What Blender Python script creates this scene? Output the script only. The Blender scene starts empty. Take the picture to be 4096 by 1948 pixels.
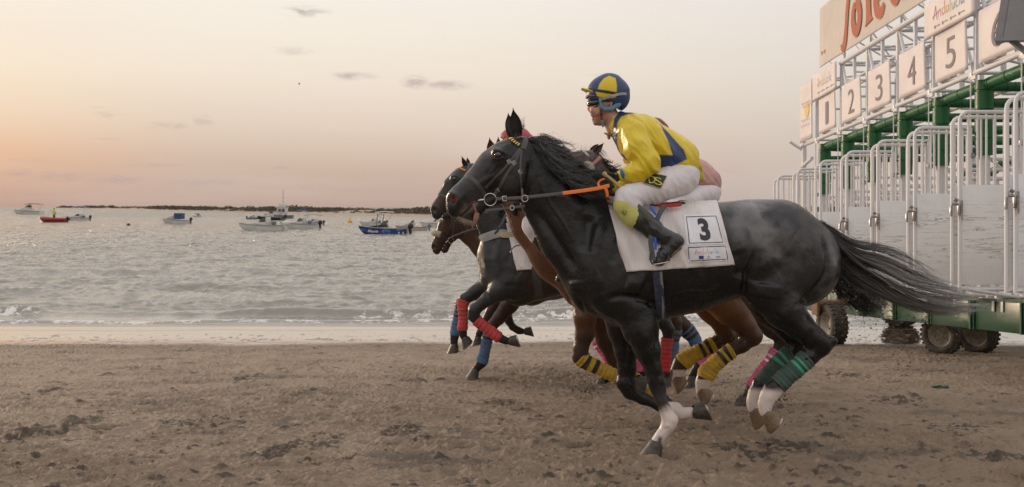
import bpy, bmesh, math, random
import numpy as np
from mathutils import Vector, Matrix
from mathutils.bvhtree import BVHTree
sc = bpy.context.scene
COL = sc.collection
# ------------------------------------------------------------------ camera
CAMZ = 2.6; F = 3750.0; CX = 2048.0; CY = 828.0
cam = bpy.data.cameras.new('camera'); camo = bpy.data.objects.new('camera', cam); COL.objects.link(camo)
cam.sensor_width = 36.0; cam.lens = 36.0 * F / 4096.0; cam.shift_y = -(974.0 - CY) / 4096.0
camo.location = (0, 0, CAMZ); camo.rotation_euler = (math.radians(90), 0, 0)
cam.clip_start = 0.1; cam.clip_end = 9000
cam.dof.use_dof = True; cam.dof.focus_distance = 6.1; cam.dof.aperture_fstop = 7.0
sc.camera = camo
sc.view_settings.view_transform = 'Standard'; sc.view_settings.look = 'None'
sc.view_settings.gamma = 1.0; sc.view_settings.exposure = 0.0
sc.cycles.max_bounces = 6; sc.cycles.glossy_bounces = 4; sc.cycles.volume_bounces = 0
# ------------------------------------------------------------------ world
SUN_AZ = math.radians(-48); SUN_EL = math.radians(9)      # azimuth measured from +Y towards +X
W = bpy.data.worlds.new('World'); sc.world = W; W.use_nodes = True
nt = W.node_tree; nt.nodes.clear()
class NB:
    def __init__(s, nt): s.nt = nt; s.N = nt.nodes; s.L = nt.links
    def n(s, t, **k):
        o = s.N.new(t)
        for a, v in k.items(): setattr(o, a, v)
        return o
    def set(s, sock, v):
        if hasattr(v, 'is_output') or isinstance(v, bpy.types.NodeSocket): s.L.new(v, sock)
        else:
            if isinstance(v, (tuple, list)) and len(v) == 3 and sock.type == 'RGBA': v = (*v, 1)
            sock.default_value = v
    def m(s, op, a, b=None, c=None, clamp=False):
        o = s.n('ShaderNodeMath', operation=op, use_clamp=clamp)
        s.set(o.inputs[0], a)
        if b is not None: s.set(o.inputs[1], b)
        if c is not None: s.set(o.inputs[2], c)
        return o.outputs[0]
    def vm(s, op, a, b=None):
        o = s.n('ShaderNodeVectorMath', operation=op); s.set(o.inputs[0], a)
        if b is not None: s.set(o.inputs[1], b)
        return o.outputs['Value'] if op in ('LENGTH', 'DOT_PRODUCT') else o.outputs[0]
    def ramp(s, f, stops, interp='LINEAR'):
        o = s.n('ShaderNodeValToRGB'); r = o.color_ramp; r.interpolation = interp
        while len(r.elements) < len(stops): r.elements.new(0.5)
        for e, (p, c) in zip(r.elements, stops):
            e.position = p
            e.color = (*c, 1) if not isinstance(c, (int, float)) else (c, c, c, 1)
        s.set(o.inputs[0], f); return o.outputs[0]
    def mix(s, f, a, b, bt='MIX'):
        o = s.n('ShaderNodeMix', data_type='RGBA', blend_type=bt, clamp_factor=True)
        s.set(o.inputs[0], f); s.set(o.inputs[6], a); s.set(o.inputs[7], b); return o.outputs[2]
    def noise(s, vec, scale, detail=3, rough=.5, dist=0):
        o = s.n('ShaderNodeTexNoise'); s.set(o.inputs['Vector'], vec); o.inputs['Scale'].default_value = scale
        o.inputs['Detail'].default_value = detail; o.inputs['Roughness'].default_value = rough
        o.inputs['Distortion'].default_value = dist; return o.outputs['Fac']
    def smooth(s, v, a, b):
        o = s.n('ShaderNodeMapRange', interpolation_type='SMOOTHSTEP'); s.set(o.inputs[0], v)
        s.set(o.inputs[1], a); s.set(o.inputs[2], b); return o.outputs[0]
    def scale(s, v, k):
        o = s.n('ShaderNodeMapping'); s.set(o.inputs[0], v); o.inputs['Scale'].default_value = k; return o.outputs[0]
def world():
    b = NB(nt)
    out = b.n('ShaderNodeOutputWorld'); bg = b.n('ShaderNodeBackground')
    tc = b.n('ShaderNodeTexCoord').outputs['Generated']
    d = b.vm('NORMALIZE', tc); xyz = b.n('ShaderNodeSeparateXYZ'); b.set(xyz.inputs[0], d)
    x, y, z = xyz.outputs
    hl = b.m('SQRT', b.m('ADD', b.m('MULTIPLY', x, x), b.m('MULTIPLY', y, y)))
    ca = b.m('DIVIDE', b.m('ADD', b.m('MULTIPLY', x, math.sin(SUN_AZ)), b.m('MULTIPLY', y, math.cos(SUN_AZ))), b.m('MAXIMUM', hl, 1e-4))
    zz = b.m('MAXIMUM', z, 0.0)
    warm = b.ramp(zz, [(0, (.50, .32, .26)), (.02, (.63, .38, .28)), (.05, (.80, .49, .31)), (.085, (.88, .66, .47)), (.135, (.92, .78, .62)), (.22, (.93, .84, .73)), (.45, (1.02, .94, .86)), (1, (1.0, .98, .98))])
    mid = b.ramp(zz, [(0, (.50, .37, .31)), (.04, (.61, .46, .37)), (.08, (.74, .60, .49)), (.135, (.88, .77, .64)), (.18, (.91, .83, .72)), (.24, (.93, .87, .80)), (.5, (1.02, .96, .90)), (1, (1.0, .98, .98))])
    cool = b.ramp(zz, [(0, (.55, .48, .455)), (.04, (.60, .52, .47)), (.10, (.67, .61, .545)), (.15, (.72, .66, .61)), (.22, (.78, .735, .71)), (.5, (1.00, .95, .92)), (1, (1.0, .98, .98))])
    f0 = b.smooth(ca, .15, .86)
    f1 = b.smooth(ca, .86, .98)
    sky = b.mix(f1, b.mix(f0, cool, mid), warm)
    # small drifting clouds, a patch of noise at each of their directions
    acc = None
    for (px, py, w, h, a) in [(1215, 45, 110, 24, .48), (1170, 205, 90, 20, .28), (1410, 305, 105, 20, .48), (1660, 328, 62, 30, .6), (1785, 342, 110, 22, .55),
                              (435, 462, 60, 18, .36), (665, 503, 80, 17, .42), (818, 482, 42, 24, .5), (80, 692, 55, 18, .42), (250, 705, 115, 22, .42), (450, 715, 120, 26, .45), (830, 730, 150, 18, .34), (150, 640, 90, 10, .18), (620, 660, 130, 10, .18),
                              (2240, 322, 60, 12, .12), (1130, 670, 40, 8, .22), (1240, 745, 260, 13, .2), (2900, 690, 120, 18, .12), (1960, 735, 120, 12, .12), (395, 430, 30, 6, .15), (420, 556, 60, 5, .15), (2420, 300, 90, 10, .1)]:
        tx = (px - CX) / F; tz = (CY - py) / F; n = math.sqrt(1 + tx * tx + tz * tz)
        c = (tx / n, 1 / n, tz / n)
        dv = b.vm('SUBTRACT', d, c)
        ln = b.vm('LENGTH', b.scale(dv, (F / w, F / w, F / h)))
        m = b.m('MULTIPLY', b.smooth(ln, 1.25, .0), a)
        acc = m if acc is None else b.m('MAXIMUM', acc, m)
    nz = b.noise(b.scale(d, (1, 1, 3.2)), 34, 6, .62, .3)
    cl = b.m('MULTIPLY', acc, b.smooth(nz, .36, .66))
    sky = b.mix(b.m('MULTIPLY', cl, 1.5, clamp=True), sky, (.40, .335, .335))
    nz2 = b.noise(b.scale(d, (1, 1, 7)), 3.2, 5, .55)
    sky = b.mix(b.m('MULTIPLY', b.smooth(nz2, .42, .72), .16), sky, (.85, .72, .66))
    ns = b.n('ShaderNodeTexSky', sky_type='NISHITA'); ns.sun_disc = False
    ns.sun_elevation = SUN_EL; ns.sun_rotation = SUN_AZ; ns.air_density = 1.6; ns.dust_density = 4
    tot = b.n('ShaderNodeMix', data_type='RGBA', blend_type='ADD'); tot.inputs[0].default_value = 0.002
    b.set(tot.inputs[6], sky); b.set(tot.inputs[7], ns.outputs[0])
    b.set(bg.inputs[0], tot.outputs[2]); bg.inputs[1].default_value = 1.0
    b.L.new(bg.outputs[0], out.inputs[0])
world()
# ------------------------------------------------------------------ sun
sl = bpy.data.lights.new('sun', 'SUN'); sl.energy = 2.0; sl.angle = math.radians(6); sl.color = (1.0, .74, .52)
so = bpy.data.objects.new('sun', sl); COL.objects.link(so)
sd = Vector((math.sin(SUN_AZ) * math.cos(SUN_EL), math.cos(SUN_AZ) * math.cos(SUN_EL), math.sin(SUN_EL)))
so.rotation_euler = sd.to_track_quat('Z', 'Y').to_euler(); so.location = sd * 50
# ------------------------------------------------------------------ helpers
rng = np.random.default_rng(7); random.seed(7)
def P(px, py, Y): return Vector(((px - CX) / F * Y, Y, CAMZ - (py - CY) / F * Y))
SEA = 0.28                       # water level
def gz(Y):                       # beach height: a slope down to a nearly level wet flat, then the sea bed
    Y = np.asarray(Y, float); p = CAMZ - 1.135 - 0.0725 * Y; f = SEA + .030 - .006 * (Y - 16); k = .05
    h = np.clip(.5 + .5 * (p - f) / k, 0, 1); v = f * (1 - h) + p * h + k * h * (1 - h) * .5
    return np.where(Y > 18.2, v - .06 * (Y - 18.2), v)
def link(o, parent=None):
    COL.objects.link(o)
    if parent is not None: o.parent = parent
    return o
def tag(o, label=None, cat=None, group=None, kind=None):
    if label: o['label'] = label
    if cat: o['category'] = cat
    if group: o['group'] = group
    if kind: o['kind'] = kind
    return o
def thing(name, label, cat, loc=(0, 0, 0), group=None):
    o = bpy.data.objects.new(name, None); COL.objects.link(o); o.location = loc; o.empty_display_size = .1
    return tag(o, label, cat, group)
def mkmesh(name, V, Fc, mat, parent=None, smooth=True, col=None):
    """vertices in WORLD space; stored relative to the top-level parent's location"""
    me = bpy.data.meshes.new(name)
    V = np.asarray(V, float).reshape(-1, 3)
    if parent is not None:
        off = Vector((0, 0, 0)); p = parent
        while p is not None: off = off + p.location; p = p.parent
        V = V - np.array(off)
    if isinstance(Fc, np.ndarray):
        n, k = Fc.shape
        me.vertices.add(len(V)); me.vertices.foreach_set('co', V.astype(np.float32).ravel())
        me.loops.add(n * k); me.loops.foreach_set('vertex_index', Fc.astype(np.int32).ravel())
        me.polygons.add(n); me.polygons.foreach_set('loop_start', (np.arange(n) * k).astype(np.int32))
        me.update(calc_edges=True)
    else:
        me.from_pydata([tuple(v) for v in V], [], [tuple(f) for f in Fc]); me.update()
    me.validate()
    if smooth: me.polygons.foreach_set('use_smooth', [True] * len(me.polygons))
    if col is not None:
        a = me.color_attributes.new('Col', 'FLOAT_COLOR', 'POINT')
        c = np.ones((len(V), 4), np.float32); c[:, :3] = np.asarray(col, np.float32).reshape(-1, 3) if np.ndim(col) > 1 else np.asarray(col)
        a.data.foreach_set('color', c.ravel())
    if mat is not None: me.materials.append(mat)
    o = bpy.data.objects.new(name, me)
    return link(o, parent)
class MB:
    """collects simple shapes (world space) and links them as one mesh"""
    def __init__(s): s.V = []; s.F = []; s.C = []
    def add(s, V, Fc, c=None):
        o = len(s.V); s.V += [tuple(v) for v in V]; s.F += [tuple(i + o for i in f) for f in Fc]
        s.C += [c or (1, 1, 1)] * len(V)
    def box(s, c, sz, R=None, c_=None, bev=0):
        c = Vector(c); sx, sy, sz_ = [q / 2 for q in sz]
        if bev:
            bm = bmesh.new(); bmesh.ops.create_cube(bm, size=1)
            for v in bm.verts: v.co = Vector((v.co.x * sx * 2, v.co.y * sy * 2, v.co.z * sz_ * 2))
            bmesh.ops.bevel(bm, geom=bm.edges[:], offset=bev, segments=2, profile=.5, affect='EDGES')
            bm.verts.ensure_lookup_table()
            vs = [(R @ v.co if R else v.co) + c for v in bm.verts]; fs = [[v.index for v in f.verts] for f in bm.faces]
            bm.free(); s.add(vs, fs, c_); return
        vs = [Vector((i * sx, j * sy, k * sz_)) for i in (-1, 1) for j in (-1, 1) for k in (-1, 1)]
        vs = [(R @ v if R else v) + c for v in vs]
        s.add(vs, [(0, 1, 3, 2), (4, 6, 7, 5), (0, 4, 5, 1), (2, 3, 7, 6), (0, 2, 6, 4), (1, 5, 7, 3)], c_)
    def tube(s, pts, r, n=8, cap=True, lat=None, c_=None):
        pts = [Vector(p) for p in pts]; m = len(pts)
        rs = r if isinstance(r, (list, tuple)) else [r] * m
        ls = lat if isinstance(lat, (list, tuple)) else ([lat] * m if lat else rs)
        t0 = (pts[1] - pts[0]).normalized()
        up = Vector((0, 1, 0)) if abs(t0.y) < .9 else Vector((0, 0, 1))
        V = []
        for i in range(m):
            t = (pts[min(i + 1, m - 1)] - pts[max(i - 1, 0)])
            t = t.normalized() if t.length > 1e-9 else t0
            a = up - t * up.dot(t); a = a.normalized() if a.length > 1e-6 else Vector((1, 0, 0)); up = a
            b = t.cross(a)
            for k in range(n):
                an = 2 * math.pi * k / n
                V.append(pts[i] + a * math.cos(an) * ls[i] + b * math.sin(an) * rs[i])
        Fc = [(i * n + k, i * n + (k + 1) % n, (i + 1) * n + (k + 1) % n, (i + 1) * n + k) for i in range(m - 1) for k in range(n)]
        if cap: Fc += [tuple(range(n))[::-1], tuple((m - 1) * n + k for k in range(n))]
        s.add(V, Fc, c_)
    def ball(s, c, r, n=12, R=None, c_=None):
        if isinstance(r, (int, float)): r = (r, r, r)
        c = Vector(c); V = [(0, 0, 1)]; h = n // 2
        for i in range(1, h):
            for k in range(n):
                a = math.pi * i / h; q = 2 * math.pi * k / n; V.append((math.sin(a) * math.cos(q), math.sin(a) * math.sin(q), math.cos(a)))
        V.append((0, 0, -1))
        V = [(R @ Vector((x * r[0], y * r[1], z * r[2])) if R else Vector((x * r[0], y * r[1], z * r[2]))) + c for x, y, z in V]
        Fc = [(0, 1 + k, 1 + (k + 1) % n) for k in range(n)]
        for i in range(h - 2):
            for k in range(n): Fc.append((1 + i * n + k, 1 + (i + 1) * n + k, 1 + (i + 1) * n + (k + 1) % n, 1 + i * n + (k + 1) % n))
        l = len(V) - 1
        Fc += [(l, 1 + (h - 2) * n + (k + 1) % n, 1 + (h - 2) * n + k) for k in range(n)]
        s.add(V, Fc, c_)
    def torus(s, c, R_, r, nrm=(0, 1, 0), n=28, m=8, c_=None):
        c = Vector(c); nz = Vector(nrm).normalized(); a = nz.orthogonal().normalized(); b = nz.cross(a); V = []
        for i in range(n):
            q = 2 * math.pi * i / n; d = a * math.cos(q) + b * math.sin(q)
            for k in range(m):
                w = 2 * math.pi * k / m; V.append(c + d * (R_ + r * math.cos(w)) + nz * r * math.sin(w))
        Fc = [(i * m + k, ((i + 1) % n) * m + k, ((i + 1) % n) * m + (k + 1) % m, i * m + (k + 1) % m) for i in range(n) for k in range(m)]
        s.add(V, Fc, c_)
    def lathe(s, c, axis, prof, n=32, c_=None):
        """prof: (radius, height along axis)"""
        c = Vector(c); z = Vector(axis).normalized(); a = z.orthogonal().normalized(); b = z.cross(a); V = []
        for r, h in prof:
            for k in range(n):
                q = 2 * math.pi * k / n; V.append(c + z * h + (a * math.cos(q) + b * math.sin(q)) * r)
        Fc = [(i * n + k, i * n + (k + 1) % n, (i + 1) * n + (k + 1) % n, (i + 1) * n + k) for i in range(len(prof) - 1) for k in range(n)]
        s.add(V, Fc, c_)
    def prism(s, poly, ext, c_=None):
        """poly: list of 3D points (planar), ext: extrusion vector"""
        n = len(poly); e = Vector(ext); V = [Vector(p) for p in poly] + [Vector(p) + e for p in poly]
        s.add(V, [tuple(range(n))[::-1], tuple(range(n, 2 * n))] + [(i, (i + 1) % n, n + (i + 1) % n, n + i) for i in range(n)], c_)
    def build(s, name, mat, parent=None, smooth=False, auto=True):
        o = mkmesh(name, s.V, s.F, mat, parent, smooth, np.array(s.C) if s.C else None)
        bm = bmesh.new(); bm.from_mesh(o.data); bmesh.ops.recalc_face_normals(bm, faces=bm.faces[:])
        if auto:
            for f in bm.faces: f.smooth = True
            for e in bm.edges:
                if len(e.link_faces) == 2 and e.link_faces[0].normal.angle(e.link_faces[1].normal, 0) > math.radians(42): e.smooth = False
        bm.to_mesh(o.data); bm.free()
        return o
# numpy noise
def _h(ix, iy, iz, seed):
    n = (ix.astype(np.int64) * 374761393 + iy.astype(np.int64) * 668265263 + iz.astype(np.int64) * 2147483647 + seed * 144269504) & 0xffffffff
    n = ((n ^ (n >> 13)) * 1274126177) & 0xffffffff
    n = n ^ (n >> 16)
    return (n & 0xffff).astype(np.float32) / 32767.5 - 1
def vnoise(x, y, z=None, seed=0):
    x = np.asarray(x, np.float64); y = np.asarray(y, np.float64)
    z = np.zeros_like(x) if z is None else np.asarray(z, np.float64)
    xi = np.floor(x); yi = np.floor(y); zi = np.floor(z)
    fx, fy, fz = x - xi, y - yi, z - zi
    fx = fx * fx * (3 - 2 * fx); fy = fy * fy * (3 - 2 * fy); fz = fz * fz * (3 - 2 * fz)
    xi = xi.astype(np.int64); yi = yi.astype(np.int64); zi = zi.astype(np.int64)
    r = 0
    for a in (0, 1):
        for b in (0, 1):
            for c in (0, 1):
                w = (fx if a else 1 - fx) * (fy if b else 1 - fy) * (fz if c else 1 - fz)
                r = r + w * _h(xi + a, yi + b, zi + c, seed)
    return r
def fbm(x, y, z=None, o=4, seed=0, g=.5):
    r = 0; a = 1; f = 1
    for i in range(o):
        r = r + a * vnoise(x * f, y * f, None if z is None else z * f, seed + i * 17); a *= g; f *= 2.03
    return r
def sstep(v, a, b):
    t = np.clip((v - a) / (b - a), 0, 1); return t * t * (3 - 2 * t)
# ------------------------------------------------------------------ smooth-union modeller
class Sdf:
    def __init__(s): s.p = []
    def seg(s, A, B, rA, rB, lA=None, lB=None, k=.03, sub=False):
        s.p.append((np.array(A, float), np.array(B, float), rA, rB, lA or rA, lB or rB, k, sub))
    def chain(s, nodes, Y0, k=.03, sub=False, grow=0, ls=1.0):
        """nodes: (px, py, r_px[, lateral_px[, dy]])"""
        q = []
        for nd in nodes:
            px, py, r = nd[:3]; l = nd[3] if len(nd) > 3 and nd[3] else r; dy = nd[4] if len(nd) > 4 else 0
            Y = Y0 + dy; q.append((np.array(P(px, py, Y)), r * Y / F + grow, l * Y / F * ls + grow))
        if len(q) == 1: q.append((q[0][0] + np.array([1e-4, 0, 0]), q[0][1], q[0][2]))
        for a, b in zip(q, q[1:]): s.seg(a[0], b[0], a[1], b[1], a[2], b[2], k, sub)
        return s
    def mesh(s, vox, smooth=2):
        lo = np.min([np.minimum(a, b) - max(ra, rb, la, lb) for a, b, ra, rb, la, lb, k, sub in s.p if not sub], axis=0) - 3 * vox
        hi = np.max([np.maximum(a, b) + max(ra, rb, la, lb) for a, b, ra, rb, la, lb, k, sub in s.p if not sub], axis=0) + 3 * vox
        n = np.ceil((hi - lo) / vox).astype(int) + 1
        ax = [lo[i] + vox * np.arange(n[i]) for i in range(3)]
        D = np.full(n, .12, np.float32)
        for a, b, ra, rb, la, lb, k, sub in s.p:
            mg = max(ra, rb, la, lb) + max(k, 3 * vox) + .02
            i0 = np.maximum(((np.minimum(a, b) - mg - lo) / vox).astype(int), 0)
            i1 = np.minimum(((np.maximum(a, b) + mg - lo) / vox).astype(int) + 2, n)
            X = ax[0][i0[0]:i1[0], None, None]; Yv = ax[1][None, i0[1]:i1[1], None]; Z = ax[2][None, None, i0[2]:i1[2]]
            ab = b - a; L2 = max(ab @ ab, 1e-10)
            t = np.clip(((X - a[0]) * ab[0] + (Yv - a[1]) * ab[1] + (Z - a[2]) * ab[2]) / L2, 0, 1)
            r = ra + (rb - ra) * t; l = la + (lb - la) * t
            qx = X - a[0] - ab[0] * t; qy = Yv - a[1] - ab[1] * t; qz = Z - a[2] - ab[2] * t
            rad2 = qx * qx + qz * qz
            q = np.sqrt(rad2 + qy * qy) + 1e-9; d = np.sqrt(rad2 / (r * r) + qy * qy / (l * l)) + 1e-9
            v = np.minimum(q * (1 - 1 / d), .12)
            blk = D[i0[0]:i1[0], i0[1]:i1[1], i0[2]:i1[2]]
            if sub:
                h = np.clip(.5 - .5 * (blk + v) / k, 0, 1); new = blk * (1 - h) + (-v) * h + k * h * (1 - h)
            else:
                h = np.clip(.5 + .5 * (v - blk) / k, 0, 1); new = v * (1 - h) + blk * h - k * h * (1 - h)
            D[i0[0]:i1[0], i0[1]:i1[1], i0[2]:i1[2]] = new
        # surface nets
        S = D < 0
        c = [S[i:n[0] - 1 + i, j:n[1] - 1 + j, k_:n[2] - 1 + k_] for i in (0, 1) for j in (0, 1) for k_ in (0, 1)]
        cnt = sum(q.astype(np.int8) for q in c); act = (cnt > 0) & (cnt < 8)
        idx = np.full(act.shape, -1, np.int64); cells = np.argwhere(act); idx[act] = np.arange(len(cells))
        acc = np.zeros((len(cells), 3)); num = np.zeros(len(cells))
        offs = [(i, j, k_) for i in (0, 1) for j in (0, 1) for k_ in (0, 1)]
        for o in offs:
            for axis in range(3):
                if o[axis] == 1: continue
                o2 = list(o); o2[axis] = 1
                a_ = D[cells[:, 0] + o[0], cells[:, 1] + o[1], cells[:, 2] + o[2]]
                b_ = D[cells[:, 0] + o2[0], cells[:, 1] + o2[1], cells[:, 2] + o2[2]]
                m = (a_ < 0) != (b_ < 0)
                t = np.where(m, a_ / np.where(a_ - b_ == 0, 1, a_ - b_), 0)
                pt = np.array(o, float)[None, :].repeat(len(cells), 0); pt[:, axis] += t
                acc[m] += pt[m]; num[m] += 1
        V = lo + vox * (cells + acc / np.maximum(num, 1)[:, None])
        Fs = []
        for axis in range(3):
            u, v = (axis + 1) % 3, (axis + 2) % 3
            sl0 = [slice(1, n[0] - 1)] * 3; sl0 = [slice(1, n[i] - 1) for i in range(3)]; sl0[axis] = slice(0, n[axis] - 1)
            sl1 = list(sl0); sl1[axis] = slice(1, n[axis])
            s0 = S[tuple(sl0)]; s1 = S[tuple(sl1)]
            e = np.argwhere(s0 != s1)
            fl = s0[tuple(e.T)]
            e = e + np.array([0 if i == axis else 1 for i in range(3)])
            du = np.zeros(3, int); du[u] = 1; dv = np.zeros(3, int); dv[v] = 1
            g = lambda q: idx[tuple(q.T)]
            f = np.stack([g(e - du - dv), g(e - dv), g(e), g(e - du)], 1)
            f[~fl] = f[~fl][:, ::-1]
            Fs.append(f)
        Fq = np.concatenate(Fs); Fq = Fq[(Fq >= 0).all(1)]
        for _ in range(smooth): V = relax(V, Fq, .5)
        return V, Fq
def relax(V, Fq, w):
    A = np.zeros_like(V); c = np.zeros(len(V))
    for i in range(4):
        for j in (1, 3):
            np.add.at(A, Fq[:, i], V[Fq[:, (i + j) % 4]]); np.add.at(c, Fq[:, i], 1)
    return V * (1 - w) + A / np.maximum(c, 1)[:, None] * w
def vnormals(V, Fq):
    d1 = V[Fq[:, 2]] - V[Fq[:, 0]]; d2 = V[Fq[:, 3]] - V[Fq[:, 1]]; nn = np.cross(d1, d2)
    N = np.zeros_like(V)
    for i in range(4): np.add.at(N, Fq[:, i], nn)
    return N / np.maximum(np.linalg.norm(N, axis=1), 1e-12)[:, None]
def topx(V):
    return CX + V[:, 0] / V[:, 1] * F, CY + (CAMZ - V[:, 2]) / V[:, 1] * F
def polyd(px, py, pts):
    d = np.full(px.shape, 1e9)
    for (x0, y0), (x1, y1) in zip(pts, pts[1:]):
        ux, uy = x1 - x0, y1 - y0; L = ux * ux + uy * uy + 1e-9
        t = np.clip(((px - x0) * ux + (py - y0) * uy) / L, 0, 1)
        d = np.minimum(d, np.hypot(px - x0 - ux * t, py - y0 - uy * t))
    return d
def polyt(px, py, pts):
    """distance and normalised position along the stroke"""
    L = [math.hypot(b[0] - a[0], b[1] - a[1]) for a, b in zip(pts, pts[1:])]; T = sum(L) or 1; acc = 0
    d = np.full(px.shape, 1e9); tt = np.zeros(px.shape)
    for (x0, y0), (x1, y1), l in zip(pts, pts[1:], L):
        ux, uy = x1 - x0, y1 - y0; q = ux * ux + uy * uy + 1e-9
        t = np.clip(((px - x0) * ux + (py - y0) * uy) / q, 0, 1); dd = np.hypot(px - x0 - ux * t, py - y0 - uy * t)
        m = dd < d; d = np.where(m, dd, d); tt = np.where(m, (acc + t * l) / T, tt); acc += l
    return d, tt
def softpoly(px, py, pts, w=3.5):
    d = polyd(px, py, list(pts) + [pts[0]]); return np.clip(.5 + np.where(inpoly(px, py, pts), d, -d) / w, 0, 1)
def inpoly(px, py, pts):
    r = np.zeros(px.shape, bool); n = len(pts)
    for i in range(n):
        x0, y0 = pts[i]; x1, y1 = pts[(i + 1) % n]
        c = ((y0 > py) != (y1 > py)) & (px < (x1 - x0) * (py - y0) / ((y1 - y0) or 1e-9) + x0); r ^= c
    return r
def smoothline(pts):
    q = [tuple(map(float, p)) for p in pts]
    for _ in range(2):
        n = [q[0]]
        for a, b in zip(q, q[1:]): n += [(a[0] * .75 + b[0] * .25, a[1] * .75 + b[1] * .25), (a[0] * .25 + b[0] * .75, a[1] * .25 + b[1] * .75)]
        q = n + [q[-1]]
    return q
def symN(V, Fq, Yc, strokes, N=None):
    """sculpt strokes: (pts, width_px, depth_m) pushed along the normals, on both flanks (mirrored about the plane y=Yc)"""
    N = vnormals(V, Fq) if N is None else N
    px = CX + V[:, 0] / V[:, 1] * F; py = CY + (CAMZ - V[:, 2]) / V[:, 1] * F
    M = V.copy(); far = V[:, 1] > Yc; M[far, 1] = 2 * Yc - V[far, 1]
    px, py = topx(M)
    w = np.clip(np.abs(N[:, 1]) * 1.6, 0, 1); disp = np.zeros(len(V))
    for pts, wd, dep in strokes:
        d, tt = polyt(px, py, smoothline(pts) if len(pts) > 2 else pts); L_ = sum(math.hypot(b[0] - a[0], b[1] - a[1]) for a, b in zip(pts, pts[1:]))
        fade = 1 if L_ < wd * 1.2 else np.clip(np.minimum(tt, 1 - tt) * 5 + .12, 0, 1) ** .8
        disp += dep * fade * np.exp(-(d / (wd * 1.15)) ** 2)
    return V + N * (disp * w)[:, None]
def bvh(V, Fq): return BVHTree.FromPolygons([Vector(v) for v in V], [tuple(int(i) for i in f) for f in Fq])
def ray(B, px, py, Yf, off=0.0):
    o = Vector((0, 0, CAMZ)); d = (P(px, py, 10) - o).normalized()
    h = B.ray_cast(o, d)
    if h[0] is None or h[0].y > Yf + .5:
        h = B.find_nearest(P(px, py, Yf)); 
    n = h[1]
    if n.dot(d) > 0: n = -n
    return h[0] + n * off, n
def resamp(pts, step):
    out = []
    for a, b in zip(pts, pts[1:]):
        n = max(1, int(math.hypot(b[0] - a[0], b[1] - a[1]) / step))
        for i in range(n): out.append(tuple(a[j] + (b[j] - a[j]) * i / n for j in range(len(a))))
    out.append(tuple(pts[-1])); return out
def ribbon(mb, C, N, w, th, c_=None, ws=None):
    """flat strap along points C with normals N"""
    C = [Vector(c) for c in C]; m = len(C); V = []
    for i in range(m):
        t = (C[min(i + 1, m - 1)] - C[max(i - 1, 0)]).normalized(); s_ = t.cross(N[i]).normalized(); n = s_.cross(t).normalized()
        if n.dot(N[i]) < 0: n = -n
        ww = (ws[i] if ws else w) / 2
        for a, b in ((-1, 0), (1, 0), (1, .7), (.7, 1), (-.7, 1), (-1, .7)): V.append(C[i] + s_ * ww * a + n * th * b)
    k = 6
    Fc = [(i * k + j, i * k + (j + 1) % k, (i + 1) * k + (j + 1) % k, (i + 1) * k + j) for i in range(m - 1) for j in range(k)]
    Fc += [tuple(range(k))[::-1], tuple((m - 1) * k + j for j in range(k))]
    mb.add(V, Fc, c_)
def strap(mb, B, pts, w, th, Y0, off=.002, mirror=True, c_=None, step=8):
    q = resamp(pts, step); C = []; N = []
    for p in q:
        c, n = ray(B, p[0], p[1], Y0, off); C.append(c); N.append(n)
    for _ in range(2):
        C = [C[0]] + [(C[i - 1] + C[i] * 2 + C[i + 1]) / 4 for i in range(1, len(C) - 1)] + [C[-1]]
        N = [N[0]] + [(N[i - 1] + N[i] + N[i + 1]).normalized() for i in range(1, len(N) - 1)] + [N[-1]]
    ribbon(mb, C, N, w, th, c_)
    if mirror:
        C2 = []; N2 = []
        for c, n in zip(C, N):
            h = B.ray_cast(Vector((c.x, Y0 + 1.2, c.z)), Vector((0, -1, 0)))
            if h[0] is None: h = B.find_nearest(Vector((c.x, 2 * Y0 - c.y, c.z)))
            nn = h[1] if h[1].y > 0 else -h[1]
            C2.append(h[0] + nn * off); N2.append(nn)
        ribbon(mb, C2, N2, w, th, c_)
    return C, N
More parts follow.
